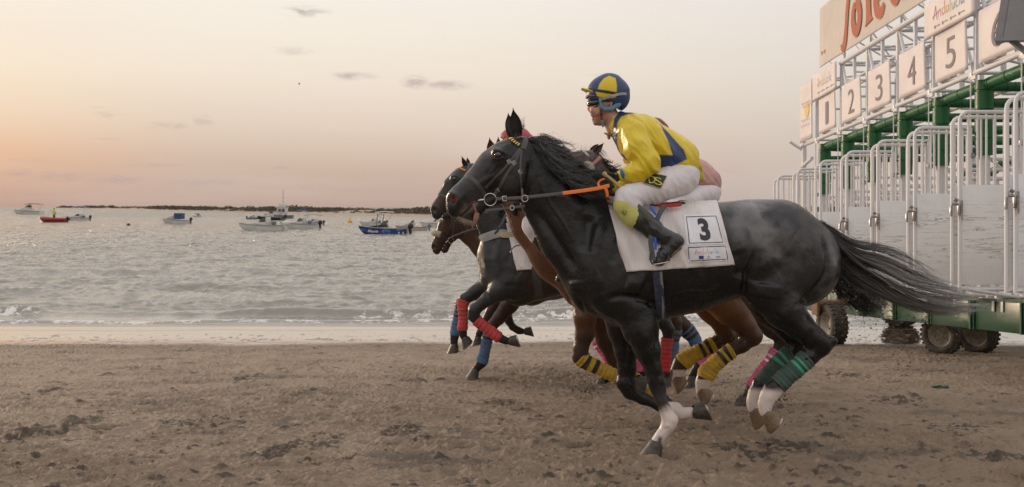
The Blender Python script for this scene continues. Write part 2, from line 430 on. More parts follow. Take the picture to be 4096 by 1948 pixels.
def strands(name, guides, n, Y0, mat, parent, spread=8, r=.0012, seg=14, curl=.3, seed=1, colf=None, lenvar=.35, pw=1.0, clump=0, cs=1.0):
    """guides: list of polylines (px,py,dy) with equal point count; strands run between neighbouring guides"""
    R = np.random.default_rng(seed); G = len(guides); m = len(guides[0]); Gp = np.array([[(*g[:2], g[2] if len(g) > 2 else 0) for g in gd] for gd in guides], float)
    Vs = []; Fs = []; Cs = []; base = 0
    tt = np.linspace(0, 1, seg)
    CL = [(R.random() * (G - 1), R.normal(0, 1, 2), R.normal(0, 1), R.random(3) * 6.28, 1.5 + 3 * R.random(3), R.random()) for _ in range(max(1, n // max(clump, 1)))]
    for s_ in range(n):
        cl = CL[s_ % len(CL)]
        u = float(np.clip(cl[0] + R.normal(0, .05), 0, G - 1.001)) if clump else R.random() * (G - 1); i = min(int(u), G - 2); f = u - i
        gd = Gp[i] * (1 - f) + Gp[i + 1] * f
        L = 1 - lenvar * R.random() ** 1.5
        t = tt * L * (m - 1); j = np.minimum(t.astype(int), m - 2); ft = (t - j)[:, None]
        p0 = gd[np.maximum(j - 1, 0)]; p1 = gd[j]; p2 = gd[j + 1]; p3 = gd[np.minimum(j + 2, m - 1)]
        pt = .5 * ((2 * p1) + (-p0 + p2) * ft + (2 * p0 - 5 * p1 + 4 * p2 - p3) * ft ** 2 + (-p0 + 3 * p1 - 3 * p2 + p3) * ft ** 3)
        o = R.normal(0, 1, 2) * spread; dy = R.normal(0, 1) * spread * 1.2
        gr = (.25 + .75 * tt ** pw)
        ph = R.random(3) * 6.28; fr = 3 + 5 * R.random(3); am = spread * curl * tt
        if clump:
            j_ = .34 - .18 * tt + .25 * np.maximum(tt - .75, 0); o = cl[1] * spread * cs; ox = R.normal(0, 1, 2) * spread * .55
            ph = cl[3] + R.normal(0, .12, 3); fr = cl[4]; dy = cl[2] * spread * 1.2 * cs + R.normal(0, 1) * spread * .4
        x = pt[:, 0] + o[0] * gr + (ox[0] * j_ * 2 if clump else 0) + np.sin(tt * fr[0] * 2 + ph[0]) * am; y = pt[:, 1] + o[1] * gr + (ox[1] * j_ * 2 if clump else 0) + np.sin(tt * fr[1] * 2 + ph[1]) * am
        Y = Y0 + pt[:, 2] + (dy * gr + np.sin(tt * fr[2] + ph[2]) * am) / F * Y0
        W_ = np.stack([(x - CX) / F * Y, Y, CAMZ - (y - CY) / F * Y], 1)
        rr = r * (.6 + .8 * R.random()) * np.clip(1.3 - tt, .35, 1)
        T = np.gradient(W_, axis=0); T /= np.linalg.norm(T, axis=1)[:, None] + 1e-12
        A = np.cross(T, [0, 1, 0.01]); A /= np.linalg.norm(A, axis=1)[:, None] + 1e-12; Bv = np.cross(T, A)
        ring = [W_ + rr[:, None] * (A * math.cos(q) + Bv * math.sin(q)) for q in (0, 2.094, 4.189)]
        Vs.append(np.stack(ring, 1).reshape(-1, 3))
        a = base + np.arange(seg - 1)[:, None] * 3; k = np.arange(3)[None]
        f4 = np.stack([a + k, a + (k + 1) % 3, a + 3 + (k + 1) % 3, a + 3 + k], -1).reshape(-1, 4)
        Fs.append(f4); base += seg * 3
        c = np.array(colf(cl[5], R) if colf else (1, 1, 1)); c = c if c.ndim == 2 else np.tile(c, (seg, 1))
        Cs.append(np.repeat(c, 3, 0))
    return mkmesh(name, np.concatenate(Vs), np.concatenate(Fs), mat, parent, True, np.concatenate(Cs))
# ------------------------------------------------------------------ materials
def mat(name, color=(.5, .5, .5), rough=.5, metal=0., spec=.5, bump=None, var=None, vcol=False, coat=0., sheen=0., sss=0., emit=None, aniso=None, rvar=0.):
    """bump=(scale, strength, distance[, stretch]); var=(scale, amount, dark colour)"""
    m = bpy.data.materials.new(name); m.use_nodes = True; t = m.node_tree; t.nodes.clear(); b = NB(t)
    out = b.n('ShaderNodeOutputMaterial'); p = b.n('ShaderNodeBsdfPrincipled')
    geo = b.n('ShaderNodeTexCoord').outputs['Object']
    c = (*color, 1)
    if vcol:
        at = b.n('ShaderNodeVertexColor', layer_name='Col'); c = at.outputs['Color']
        if color is not None and tuple(color) != (.5, .5, .5): c = b.mix(1, c, color, 'MULTIPLY')
    if var:
        sc_, am, dk = var[:3]
        v = geo if len(var) < 4 else b.scale(geo, var[3])
        nz = b.noise(v, sc_, 5, .6)
        c = b.mix(b.m('MULTIPLY', b.smooth(nz, .35, .7), am), c, dk)
    b.set(p.inputs['Base Color'], c)
    if rvar:
        nz = b.noise(geo, 40, 4, .6); b.set(p.inputs['Roughness'], b.m('ADD', b.m('MULTIPLY', b.m('SUBTRACT', nz, .5), rvar * 2), rough))
    else: p.inputs['Roughness'].default_value = rough
    p.inputs['Metallic'].default_value = metal; p.inputs['Specular IOR Level'].default_value = spec
    p.inputs['Coat Weight'].default_value = coat; p.inputs['Sheen Weight'].default_value = sheen
    if sss: p.inputs['Subsurface Weight'].default_value = sss; p.inputs['Subsurface Radius'].default_value = (.02, .008, .004); p.inputs['Subsurface Scale'].default_value = .5
    if bump:
        bs = bump if isinstance(bump, list) else [bump]; prev = None
        for q in bs:
            v = geo if len(q) < 4 else b.scale(geo, q[3])
            bn = b.n('ShaderNodeBump'); bn.inputs['Strength'].default_value = q[1]; bn.inputs['Distance'].default_value = q[2]
            b.set(bn.inputs['Height'], b.noise(v, q[0], 4, .6))
            if prev is not None: b.L.new(prev, bn.inputs['Normal'])
            prev = bn.outputs[0]
        b.L.new(prev, p.inputs['Normal'])
    b.L.new(p.outputs[0], out.inputs[0]); m['p'] = 1
    return m
# ================================================================== beach
def gridmesh(t, Y, soft):
    T, YY = np.meshgrid(t, Y); X = T * (np.maximum(YY, 3.0) + soft)
    n, m = T.shape; i = np.arange((n - 1) * m).reshape(n - 1, m)[:, :-1].ravel()
    return X, YY, np.stack([i, i + 1, i + m + 1, i + m], 1)
def tdense(a, n, far, nf):
    d = np.linspace(-a, a, n); g = a * (far / a) ** (np.arange(1, nf + 1) / nf)
    return np.concatenate([-g[::-1], d, g])
def ydense(y0, y1, n):           # spacing grows with the square of the distance
    return 1 / np.linspace(1 / y0, 1 / y1, n)
def wedge_edge(X):               # where the wet sand begins
    return 15.75 + .42 * fbm(X * .22, X * 0 + 3, o=3, seed=5) + .12 * vnoise(X * 1.1, X * 0)
def beach():
    t = tdense(.66, 1050, 30, 36)
    Y = np.concatenate([np.linspace(-60, 3.9, 24), ydense(4.2, 24, 620)])
    X, YY, Fq = gridmesh(t, Y, 0.0)
    Z = gz(YY).copy()
    fine = sstep(YY, 3.5, 4.5) * (1 - sstep(np.abs(X) / np.maximum(YY, 3), .66, .75))
    dry = 1 - sstep(YY, wedge_edge(X) - .5, wedge_edge(X) + .25)
    # wind- and hoof-worked surface
    mask = sstep(fbm(X * .8, YY * 1.3, o=3, seed=11), -.25, .55)
    h = .016 * fbm(X * 1.4, YY * 2.2, o=3, seed=1)
    h += .006 * mask * fbm(X * 7, YY * 10, o=4, seed=2, g=.6)
    rough = np.abs(fbm(X * 13, YY * 16, o=4, seed=3, g=.65)); sp_ = sstep(fbm(X * 1.7, YY * 2.6, o=3, seed=23), .05, .55); h += (.006 + .020 * sp_) * (.35 - rough)
    h += .0055 * fbm(X * 36, YY * 50, o=3, seed=4, g=.65)
    mk = sstep(fbm(X * .5, YY * .9, o=3, seed=21), .18, .5); h += mk * .012 * np.maximum(fbm(X * 10, YY * 14, o=4, seed=8, g=.65), -.3)
    R = np.random.default_rng(3)
    cm = np.zeros_like(h)
    def stamp(x, y, rx, ry, a, ring=0., dark=0.):
        i0 = np.searchsorted(Y, y - 3 * ry - .02); i1 = np.searchsorted(Y, y + 3 * ry + .02)
        if i1 <= i0: return
        xs = X[i0:i1]; ys = YY[i0:i1]; d = np.sqrt(((xs - x) / rx) ** 2 + ((ys - y) / ry) ** 2)
        m_ = d < 3.2; v = a * np.exp(-d[m_] ** 2)
        if ring: v = v + ring * np.exp(-((d[m_] - 1.45) / .45) ** 2)
        h[i0:i1][m_] += v
        if dark > 0: cm[i0:i1][m_] = np.maximum(cm[i0:i1][m_], dark * np.exp(-d[m_] ** 2 * .7))
    for _ in range(420):         # prints of hooves and feet
        y = 1 / R.uniform(1 / 16, 1 / 4.3); x = R.uniform(-.62, .62) * y
        s = R.uniform(.6, 1.2); stamp(x, y, .07 * s, .055 * s, -.034 * s * R.uniform(.4, 1), .012, .45)
    for _ in range(3000):
        y = 1 / R.uniform(1 / 14, 1 / 4.3); x = R.uniform(-.62, .62) * y; s = R.uniform(.4, 1); stamp(x, y, .014 * s + .004, .016 * s + .004, .018 * s * (1 if R.random() < .65 else -.8), 0, R.uniform(-.3, .6))
    for _ in range(1300):        # clods
        y = 1 / R.uniform(1 / 16.2, 1 / 4.3); x = R.uniform(-.64, .64) * y
        s = R.uniform(.15, 1) ** 2; stamp(x, y, .012 + .045 * s, .012 + .035 * s, .006 + .020 * s, 0, R.uniform(-.6, 1))
    for (px, py, w) in [(800, 1690, 190), (1290, 1775, 60), (1130, 1790, 40), (330, 1690, 60), (1610, 1725, 90), (1120, 1815, 40), (1660, 1520, 60), (980, 1510, 70), (2950, 1805, 60), (3150, 1780, 120), (3800, 1710, 190), (3990, 1830, 140), (3350, 1500, 120), (3700, 1480, 160), (200, 1560, 60), (130, 1735, 40), (3860, 1400, 90), (3560, 1600, 110), (2000, 1610, 80)]:
        y = 1.135 / ((py - CY) / F - .0725); x = (px - CX) / F * y
        for _ in range(110):
            q = R.normal(0, 1, 2); s = R.uniform(.3, 1); stamp(x + q[0] * w / F * y * .5, y + q[1] * .14, .010 + .018 * s, .012 + .015 * s, R.uniform(-.014, .018) * s, 0, R.uniform(.5, 1))
    for px, py in [(470, 1580), (210, 1735), (405, 1712), (270, 1722), (1150, 1620), (1010, 1580), (2320, 1785), (2370, 1783), (2640, 1712), (3030, 1663), (3390, 1680)]:
        y = 1.135 / ((py - CY) / F - .0725); stamp((px - CX) / F * y, y, .09, .07, -.045, .012, .7)
    wetm = (1 - dry)
    h = h * dry + wetm * (.0016 * fbm(X * .5, YY * .9, o=2, seed=31))
    h += wetm * .004 * np.exp(-((YY - 17.35 - .18 * fbm(X * .25, X * 0, o=2, seed=88)) / .035) ** 2)
    lump = sstep(fbm(X * 8, YY * 6, o=3, seed=41) - .5 * sstep(YY, 16.0, 17.2), .60, .78) * (1 - sstep(YY, 16.9, 17.5)) * wetm
    h += .016 * lump
    Z += h * fine - .02 * (1 - fine) * 0
    col = np.stack([dry.ravel(), np.clip(cm, 0, 1).ravel(), lump.ravel()], 1)
    m = bpy.data.materials.new('sand'); m.use_nodes = True; tr = m.node_tree; tr.nodes.clear(); b = NB(tr)
    out = b.n('ShaderNodeOutputMaterial'); p = b.n('ShaderNodeBsdfPrincipled'); g = b.n('ShaderNodeTexCoord').outputs['Object']
    vc = b.n('ShaderNodeVertexColor', layer_name='Col'); sp = b.n('ShaderNodeSeparateColor'); b.set(sp.inputs[0], vc.outputs[0]); dr, hh, lm = sp.outputs
    n1 = b.noise(g, 1.3, 5, .6); n2 = b.noise(b.scale(g, (1, 1.5, 1)), 9, 6, .65); n3 = b.noise(g, 160, 3, .6)
    c = b.mix(b.smooth(n1, .3, .7), (.33, .24, .165), (.42, .315, .222))
    c = b.mix(b.m('MULTIPLY', b.smooth(n2, .55, .75), .5), c, (.145, .105, .078))
    c = b.mix(b.m('MULTIPLY', b.smooth(n3, .4, .75), .35), c, (.40, .32, .25))
    n4 = b.noise(b.scale(g, (1, 2.2, 1)), .8, 5, .6)
    c = b.mix(b.m('MULTIPLY', b.smooth(n4, .56, .68), .55), c, (.10, .085, .072))   # black streaks of silt
    c = b.mix(b.m('MULTIPLY', b.smooth(b.m('ADD', hh, b.m('MULTIPLY', b.m('SUBTRACT', n3, .5), .5)), .2, .6), .85), c, (.080, .060, .043))  # clods and prints darkened: damp sand, plus shade of their faces painted in
    n5 = b.noise(b.scale(g, (1, 1.25, 1)), 5.5, 8, .72); c = b.mix(b.m('MULTIPLY', b.smooth(n5, .58, .64), .85), c, (.088, .066, .048))  # dark damp-sand patches, painted to stand in for shaded ridges and clod faces
    n6 = b.noise(b.scale(g, (1, 1.3, 1)), 24, 5, .75); c = b.mix(b.m('MULTIPLY', b.smooth(n6, .60, .68), .6), c, (.115, .085, .062))  # finer dark flecks, damp sand and small clod shade put into the colour
    sy = b.n('ShaderNodeSeparateXYZ'); b.set(sy.inputs[0], g); c = b.mix(b.m('MULTIPLY', b.smooth(b.m('ADD', sy.outputs[1], b.m('MULTIPLY', n1, 2.0)), 13.6, 16.6), .6), c, (.17, .125, .09))
    sh = b.n('ShaderNodeTexVoronoi'); b.set(sh.inputs['Vector'], g); sh.inputs['Scale'].default_value = 26; sh.inputs['Randomness'].default_value = 1
    c = b.mix(b.m('MULTIPLY', b.smooth(sh.outputs['Distance'], .10, .05), b.smooth(b.noise(g, 6, 2), .55, .7)), c, (.62, .55, .47))
    wetc = b.mix(b.smooth(n2, .4, .7), (.10, .065, .048), (.15, .10, .075))
    so_ = b.n('ShaderNodeSeparateXYZ'); b.set(so_.inputs[0], g); yy_ = so_.outputs[1]
    spt = b.m('MULTIPLY', b.smooth(b.noise(b.scale(g, (1, .42, 1)), 7, 4, .7), .585, .62), b.smooth(yy_, 17.5, 16.2))
    ln = b.m('ABSOLUTE', b.m('SUBTRACT', b.m('SUBTRACT', yy_, 16.95), b.m('MULTIPLY', b.noise(b.scale(g, (.22, 0, 0)), 1, 3), 1.1)))
    lm = b.m('MAXIMUM', lm, b.m('MAXIMUM', spt, b.m('MULTIPLY', b.smooth(ln, .045, .02), .6)))
    dm = b.m('MAXIMUM', dr, b.m('MULTIPLY', lm, .8))
    c = b.mix(dm, wetc, c)
    b.set(p.inputs['Base Color'], c)
    rr = b.mix(dm, b.ramp(n1, [(.3, .05), (.75, .16)]), (.75, .75, .75)); b.set(p.inputs['Roughness'], rr)
    p.inputs['Specular IOR Level'].default_value = .6
    b.set(p.inputs['Coat Weight'], b.m('MULTIPLY', b.m('SUBTRACT', 1.0, dm, clamp=True), .75)); p.inputs['Coat Roughness'].default_value = .03; p.inputs['Coat IOR'].default_value = 1.5
    bn = b.n('ShaderNodeBump'); bn.inputs['Distance'].default_value = .045; b.set(bn.inputs['Strength'], b.m('MULTIPLY', dr, .9)); b.set(bn.inputs['Height'], b.noise(b.scale(g, (1, 1.6, 1)), 55, 5, .7))
    b2 = b.n('ShaderNodeBump'); b2.inputs['Distance'].default_value = .003; b.set(b2.inputs['Strength'], b.m('MULTIPLY', dr, .8)); b.set(b2.inputs['Height'], b.noise(g, 420, 2, .6)); b.L.new(bn.outputs[0], b2.inputs['Normal'])
    b.L.new(b2.outputs[0], p.inputs['Normal']); b.L.new(p.outputs[0], out.inputs[0])
    o = mkmesh('beach', np.stack([X.ravel(), YY.ravel(), Z.ravel()], 1), Fq, m, None, True, col)
    tag(o, 'worked brown sand sloping down to a mirror wet strip by the sea', kind='structure')
beach()
# ================================================================== sea
def sea():
    t = tdense(.66, 760, 14, 22)
    Y = np.concatenate([ydense(18.0, 150, 760), 150 * (8600 / 150) ** (np.arange(1, 60) / 59)])
    X, YY, Fq = gridmesh(t, Y, 0.0)
    fine = 1 - sstep(YY, 90, 150)
    sh = sstep(YY, 18.6, 22.5)
    def chop(x, y, s):
        n = fbm(x, y, o=3, seed=s, g=.5); return 1 - np.abs(n) * 1.6
    wx = X + .7 * vnoise(X * .3, YY * .3, seed=6); wy = YY + .8 * vnoise(X * .25, YY * .35, seed=7)
    h = .085 * chop(wx * .32, wy * .55, 51) + .060 * chop(wx * 1.0, wy * 1.4, 52) + .028 * chop(wx * 2.8, wy * 3.4, 53) + .010 * fbm(X * 1.2, YY * 3.2, o=3, seed=59)
    h -= .085
    h = h * (.02 + .98 * sh) * fine
    # the little breakers running in
    foam = np.zeros_like(X)
    def crest(c0, amp, wid, seed, ln):
        yc = c0 + .42 * fbm(X * .13, X * 0, o=3, seed=seed); am = sstep(fbm(X * ln, X * 0 + 9, o=2, seed=seed + 1), -.35, .35)
        d = YY - yc
        prof = np.where(d < 0, np.exp(-(d / (wid * .40)) ** 2), np.exp(-(d / wid) ** 2))
        return amp * (.25 + .75 * am) * prof, d, am
    c1, d1, a1 = crest(20.3, .17, .40, 61, .22); h += c1
    fb = sstep(fbm(X * .35, YY * .1, o=2, seed=65), -.3, .35)
    fr = fbm(X * 5, YY * 7, o=4, seed=66, g=.65)
    foam += fb * a1 * np.exp(-((d1 + .26) / .26) ** 2) * sstep(fr, -.35, .45) * 1.3
    h += .05 * foam * fr
    c2, d2, a2 = crest(22.8, .14, .55, 71, .35); h += c2
    c3, d3, a3 = crest(27.0, .13, .9, 74, .2); h += c3
    c4, d4, a4 = crest(33, .13, 1.1, 77, .17); h += c4
    ye = 18.75 + .24 * fbm(X * .2, X * 0, o=3, seed=80)
    dd = YY - ye
    h += .060 * np.exp(-(dd / .14) ** 2)
    foam += np.exp(-((dd - .02) / .20) ** 2) * sstep(fbm(X * 4, YY * 6, o=4, seed=81, g=.65), -.35, .3) * .9
    foam += .40 * sstep(YY, 18.8, 19.1) * (1 - sstep(YY, 19.6, 20.0)) * sstep(fbm(X * 2.4, YY * 7, o=4, seed=82, g=.6), .12, .6)
    y3 = 18.35 + .12 * fbm(X * .16, X * 0 + 5, o=2, seed=84); h += .006 * np.exp(-((YY - y3) / .10) ** 2); edge = np.exp(-((YY - y3 + .03) / .05) ** 2)
    t_ = sstep(YY, 18.15, 18.7)
    Z = (SEA + h) * t_ + (gz(YY) + .006) * (1 - t_); Z = np.where(YY < 18.1, gz(YY) - .003, Z)
    col = np.stack([np.clip(foam, 0, 1).ravel(), edge.ravel(), sstep(h, -.06, .10).ravel()], 1)
    m = bpy.data.materials.new('sea_water'); m.use_nodes = True; tr = m.node_tree; tr.nodes.clear(); b = NB(tr)
    out = b.n('ShaderNodeOutputMaterial'); p = b.n('ShaderNodeBsdfPrincipled'); g = b.n('ShaderNodeTexCoord').outputs['Object']
    vc = b.n('ShaderNodeVertexColor', layer_name='Col'); sp = b.n('ShaderNodeSeparateColor'); b.set(sp.inputs[0], vc.outputs[0]); fo, ed, hh = sp.outputs
    n1 = b.noise(b.scale(g, (1, 1.8, 1)), .25, 4, .6)
    c = b.mix(n1, (.19, .175, .15), (.27, .245, .205))
    c = b.mix(b.m('MULTIPLY', ed, .4), c, (.09, .07, .06))
    fn = b.noise(b.scale(g, (1, 1.2, 1)), 9, 7, .8)
    ff = b.m('MULTIPLY', b.smooth(b.m('ADD', fo, b.m('MULTIPLY', b.m('SUBTRACT', fn, .5), 3.2)), .30, .95), 1.0, clamp=True)
    c = b.mix(b.m('MULTIPLY', ff, .9), c, (.76, .73, .70))
    b.set(p.inputs['Base Color'], c); 
    p.inputs['IOR'].default_value = 1.6; p.inputs['Specular IOR Level'].default_value = .62
    sepo = b.n('ShaderNodeSeparateXYZ'); b.set(sepo.inputs[0], g)
    near = b.smooth(sepo.outputs[1], 500.0, 30.0)
    b.set(p.inputs['Roughness'], b.mix(ff, b.mix(b.smooth(sepo.outputs[1], 60.0, 260.0), (.085, .085, .085), (.34, .34, .34)), (.8, .8, .8)))
    def bp(sc_, k, dist, st, prev=None, det=4):
        a = b.n('ShaderNodeBump'); a.inputs['Distance'].default_value = dist; b.set(a.inputs['Strength'], st)
        b.set(a.inputs['Height'], b.noise(b.scale(g, k), sc_, det, .62))
        if prev is not None: b.L.new(prev.outputs[0], a.inputs['Normal'])
        return a
    a = bp(.10, (1, .35, 1), 5.0, b.smooth(sepo.outputs[1], 110.0, 260.0))
    a = bp(.30, (1, .55, 1), 3.8, b.smooth(sepo.outputs[1], 45.0, 130.0), a)
    a = bp(1.1, (1, .60, 1), .95, b.smooth(sepo.outputs[1], 21.0, 60.0), a)
    q = bp(3.6, (1, 1.2, 1), .05, b.smooth(sepo.outputs[1], 18.6, 21.0), a)
    b.L.new(q.outputs[0], p.inputs['Normal']); b.L.new(p.outputs[0], out.inputs[0])
    o = mkmesh('sea', np.stack([X.ravel(), YY.ravel(), Z.ravel()], 1), Fq, m, None, True, col)
    tag(o, 'choppy pale sea with small breakers along the sand', kind='structure')
sea()
# ================================================================== far shore
SH = [(-3.2e3, 6500), (-1300, 2600), (-420, 1050), (-270, 696), (-190, 540), (-127, 415), (-90, 352), (-61, 305), (-38, 262), (-19, 227), (8, 205), (45, 192), (100, 185), (190, 185), (420, 200)]
def shore():
    A = np.array(SH, float) * (2.6 - SEA) / 2.6; n = 260; s = np.linspace(0, len(A) - 1, n); i = np.minimum(s.astype(int), len(A) - 2); f = (s - i)[:, None]
    L = A[i] * (1 - f) + A[i + 1] * f
    T = np.gradient(L, axis=0); T /= np.linalg.norm(T, axis=1)[:, None]; N = np.stack([-T[:, 1], T[:, 0]], 1); N[N[:, 1] < 0] *= -1
    ds = np.array([-6, -1, 1.5, 4, 8, 14, 22, 34, 60, 140, 600]); hs = np.array([-.5, -.08, .18, .5, .7, .9, 1.2, 1.5, 1.8, 1.8, 1.5])
    V = []; 
    for k in range(n):
        for d, h in zip(ds, hs):
            x, y = L[k] + N[k] * d; hh = h + (.25 * vnoise(np.array(x * .07), np.array(y * .07)) if d > 3 else 0); V.append((x, y, float(hh) * .9 + SEA))
    m = len(ds); idx = np.arange((n - 1) * m).reshape(n - 1, m)[:, :-1].ravel(); Fq = np.stack([idx, idx + 1, idx + m + 1, idx + m], 1)
    o = mkmesh('far_shore', V, Fq[:, ::-1], mat('shore_sand', (.34, .26, .20), .9, var=(.12, .5, (.22, .18, .13)), bump=(.6, .6, .3)), None, True)
    tag(o, 'low pale sand bank across the water', kind='structure')
    # scrub and stone pines that read as one dark belt
    R = np.random.default_rng(9); V = []; Fc = []; C = []
    def clump(x, y, z, r, rz, cnt, shade):
        nonlocal V, Fc, C
        q = R.normal(0, 1, (cnt, 3)); q /= np.linalg.norm(q, axis=1)[:, None]; q *= R.uniform(.55, 1.05, (cnt, 1)); q[:, 2] = np.abs(q[:, 2]) * 1.0 - .25
        c = np.array([x, y, z]) + q * [r, r, rz]
        s = r * .075
        a = R.normal(0, 1, (cnt, 3)).clip(-1.6, 1.6); b = R.normal(0, 1, (cnt, 3)).clip(-1.6, 1.6); a *= s; b *= s
        base = len(V) * 4; V.append(None)
        pts = np.stack([c + a, c + b, c - a, c - b], 1); V[-1] = pts
        C.append(np.repeat(np.clip(shade * R.uniform(.75, 1.25, (cnt, 1)), 0, 1) * np.array([[.11, .10, .075]]), 4, 0).reshape(-1, 3))
    for k in range(2300):
        u = R.uniform(1.2, len(A) - 1.01); 
        ii = int(u); ff = u - ii; base = A[ii] * (1 - ff) + A[ii + 1] * ff; tg = A[ii + 1] - A[ii]; tg /= np.linalg.norm(tg); nn = np.array([-tg[1], tg[0]]); nn = nn if nn[1] > 0 else -nn
        d = R.uniform(9, 46) if R.random() < .8 else R.uniform(5, 12); x, y = base + nn * d
        if x / y < -.62 or x / y > .75: continue
        prof = 1 + .45 * float(vnoise(np.array(x * .045), np.array(y * .03), seed=4)) + .3 * float(vnoise(np.array(x * .15), np.array(y * .02), seed=5))
        hgt = (.7 if d < 14 else 1.62) * prof * R.uniform(.75, 1.15) * (1 if y < 500 else 1 + (y - 500) / 900)
        r = hgt * R.uniform(.9, 1.5)
        clump(x, y, SEA + .5 + hgt * .42, r, hgt * .72, 130, R.uniform(.6, 1.3))
    VV = np.concatenate([v.reshape(-1, 3) for v in V]); nq = len(VV) // 4
    o = mkmesh('shore_scrub', VV, np.arange(nq * 4).reshape(-1, 4), mat('scrub_leaf', rough=.8, vcol=True), None, False, np.concatenate(C))
    tag(o, 'dark belt of scrub and pines along the far bank', kind='stuff')
shore()

# ================================================================== text helpers
def textmesh(body, size=1.0, bold=0., shear=0., sx=1.0, space=1.0):
    c = bpy.data.curves.new('lettering', 'FONT'); c.body = body; c.size = size; c.offset = bold; c.shear = shear; c.space_character = space
    c.resolution_u = 6
    o = bpy.data.objects.new('lettering', c); COL.objects.link(o)
    dg = bpy.context.evaluated_depsgraph_get(); me = bpy.data.meshes.new_from_object(o.evaluated_get(dg))
    V = [(v.co.x * sx, v.co.y) for v in me.vertices]; Fc = [tuple(p.vertices) for p in me.polygons]
    bpy.data.objects.remove(o); bpy.data.meshes.remove(me); bpy.data.curves.remove(c)
    return V, Fc
def fit(V, x0, x1, y0, y1):
    a = np.array(V); lo = a.min(0); hi = a.max(0)
    return [(x0 + (x - lo[0]) / (hi[0] - lo[0]) * (x1 - x0), y0 + (y - lo[1]) / (hi[1] - lo[1]) * (y1 - y0)) for x, y in V]
AND_C = [(.55, .02, .25), (.70, .10, .20), (.80, .25, .05), (.75, .45, .05), (.45, .50, .06), (.20, .45, .20), (.05, .40, .50), (.10, .25, .60), (.08, .20, .45)]
def andalucia(put, mb, x0, x1, y0, y1, fade=0.):
    """the hand-lettered word in strokes; put(x,y)->3D"""
    S = {'A': [[(0, 0), (.25, 1.0), (.45, -.12)], [(-.12, .22), (.55, .42)]], 'n': [[(0, .55), (.02, 0)], [(.02, .35), (.2, .58), (.32, .5), (.34, 0)]],
         'd': [[(.32, .5), (.1, .55), (0, .25), (.12, 0), (.32, .2)], [(.34, 1.0), (.36, 0)]], 'a': [[(.3, .5), (.1, .55), (0, .25), (.1, 0), (.3, .25)], [(.3, .55), (.34, .05), (.44, 0)]],
         'l': [[(.05, 1.05), (.02, .1), (.12, 0)]], 'u': [[(0, .5), (.04, .05), (.18, 0), (.3, .3)], [(.3, .52), (.33, .0)]],
         'c': [[(.3, .5), (.12, .55), (0, .25), (.12, 0), (.32, .1)]], 'i': [[(.05, .5), (.05, 0)], [(.06, .68), (.25, 1.0)]]}
    w = [.52, .45, .45, .45, .22, .42, .38, .2, .45]; tot = sum(w); x = 0
    for i, ch in enumerate('Andalucia'):
        for st in S[ch]:
            pts = [(x0 + (x + a * .92) / tot * (x1 - x0), y0 + b * (y1 - y0)) for a, b in st]
            th = (x1 - x0) * .016
            c = tuple(q * (1 - fade) + fade * .6 for q in AND_C[i])
            P3 = [put(*p) for p in pts]
            for k in range(len(pts) - 1):
                (ax, ay), (bx, by) = pts[k], pts[k + 1]; L = math.hypot(bx - ax, by - ay) + 1e-9; nx, ny = -(by - ay) / L * th / 2, (bx - ax) / L * th / 2
                mb.add([put(ax + nx, ay + ny), put(ax - nx, ay - ny), put(bx - nx * .7, by - ny * .7), put(bx + nx * .7, by + ny * .7)], [(0, 1, 2, 3)], c)
        x += w[i]
# ================================================================== starting gate
def G(Y, dx, h): return Vector((dx - 64 / F * Y, Y, CAMZ - 272 / F * Y + h))
M_white = mat('white_gate_paint', (.68, .68, .70), .38, var=(24, .25, (.36, .34, .33)), bump=(90, .15, .002), rvar=.1)
M_chip = mat('chipped_white_paint', (.70, .70, .72), .38, bump=(60, .2, .002))
def chipped(m, thr=.70, streak=False):
    t = m.node_tree; b = NB(t); p = next(n for n in t.nodes if n.type == 'BSDF_PRINCIPLED'); g = b.n('ShaderNodeTexCoord').outputs['Object']
    src = p.inputs['Base Color'].links[0].from_socket if p.inputs['Base Color'].links else p.inputs['Base Color'].default_value[:]
    n = b.noise(b.scale(g, (1, 1, .45)), 34, 3, .7); msk = b.smooth(n, thr, thr + .015)
    c = b.mix(msk, src, (.07, .06, .055))
    r = b.noise(b.scale(g, (1, 1, .25)), 5, 4, .6); c = b.mix(b.m('MULTIPLY', b.smooth(r, .6, .8), .35), c, (.40, .34, .28))
    if streak:
        s = b.n('ShaderNodeSeparateXYZ'); b.set(s.inputs[0], g)
        hz = b.m('ADD', s.outputs[2], b.m('MULTIPLY', s.outputs[1], 272 / F))
        wob = b.vm('ADD', b.scale(g, (.9, 1.3, 15)), b.scale(b.vm('MULTIPLY', g, (0, 0, 0)), (1, 1, 1)))
        st = b.noise(wob, 1.6, 6, .55, 1.1)
        band = b.m('MULTIPLY', b.smooth(hz, 1.15, 1.4), b.smooth(hz, 2.08, 1.78))
        line = b.m('SUBTRACT', 1.0, b.smooth(b.m('ABSOLUTE', b.m('SUBTRACT', st, .56)), .0, .022))
        c = b.mix(b.m('MULTIPLY', b.m('MULTIPLY', line, band), .75), c, (.085, .085, .09))
        d = b.noise(g, 2.3, 5, .65); c = b.mix(b.m('MULTIPLY', b.smooth(d, .5, .8), .35), c, (.45, .45, .44))
    b.L.new(c, p.inputs['Base Color'])
chipped(M_chip)
M_panel = mat('scuffed_white_panel', (.80, .81, .83), .42, bump=(8, .2, .01))
M_green = mat('green_paint', (.007, .062, .028), .36, var=(9, .5, (.02, .05, .028)), bump=(30, .2, .004), rvar=.12)
M_pad = mat('green_padding', (.006, .115, .030), .42, var=(5, .4, (.006, .06, .022)), bump=(14, .35, .01))
M_board = mat('board_white', (.70, .65, .645), .55, var=(2.2, .35, (.52, .46, .45)), bump=(1.6, .35, .06))
M_num = mat('number_grey', (.17, .145, .16), .6)
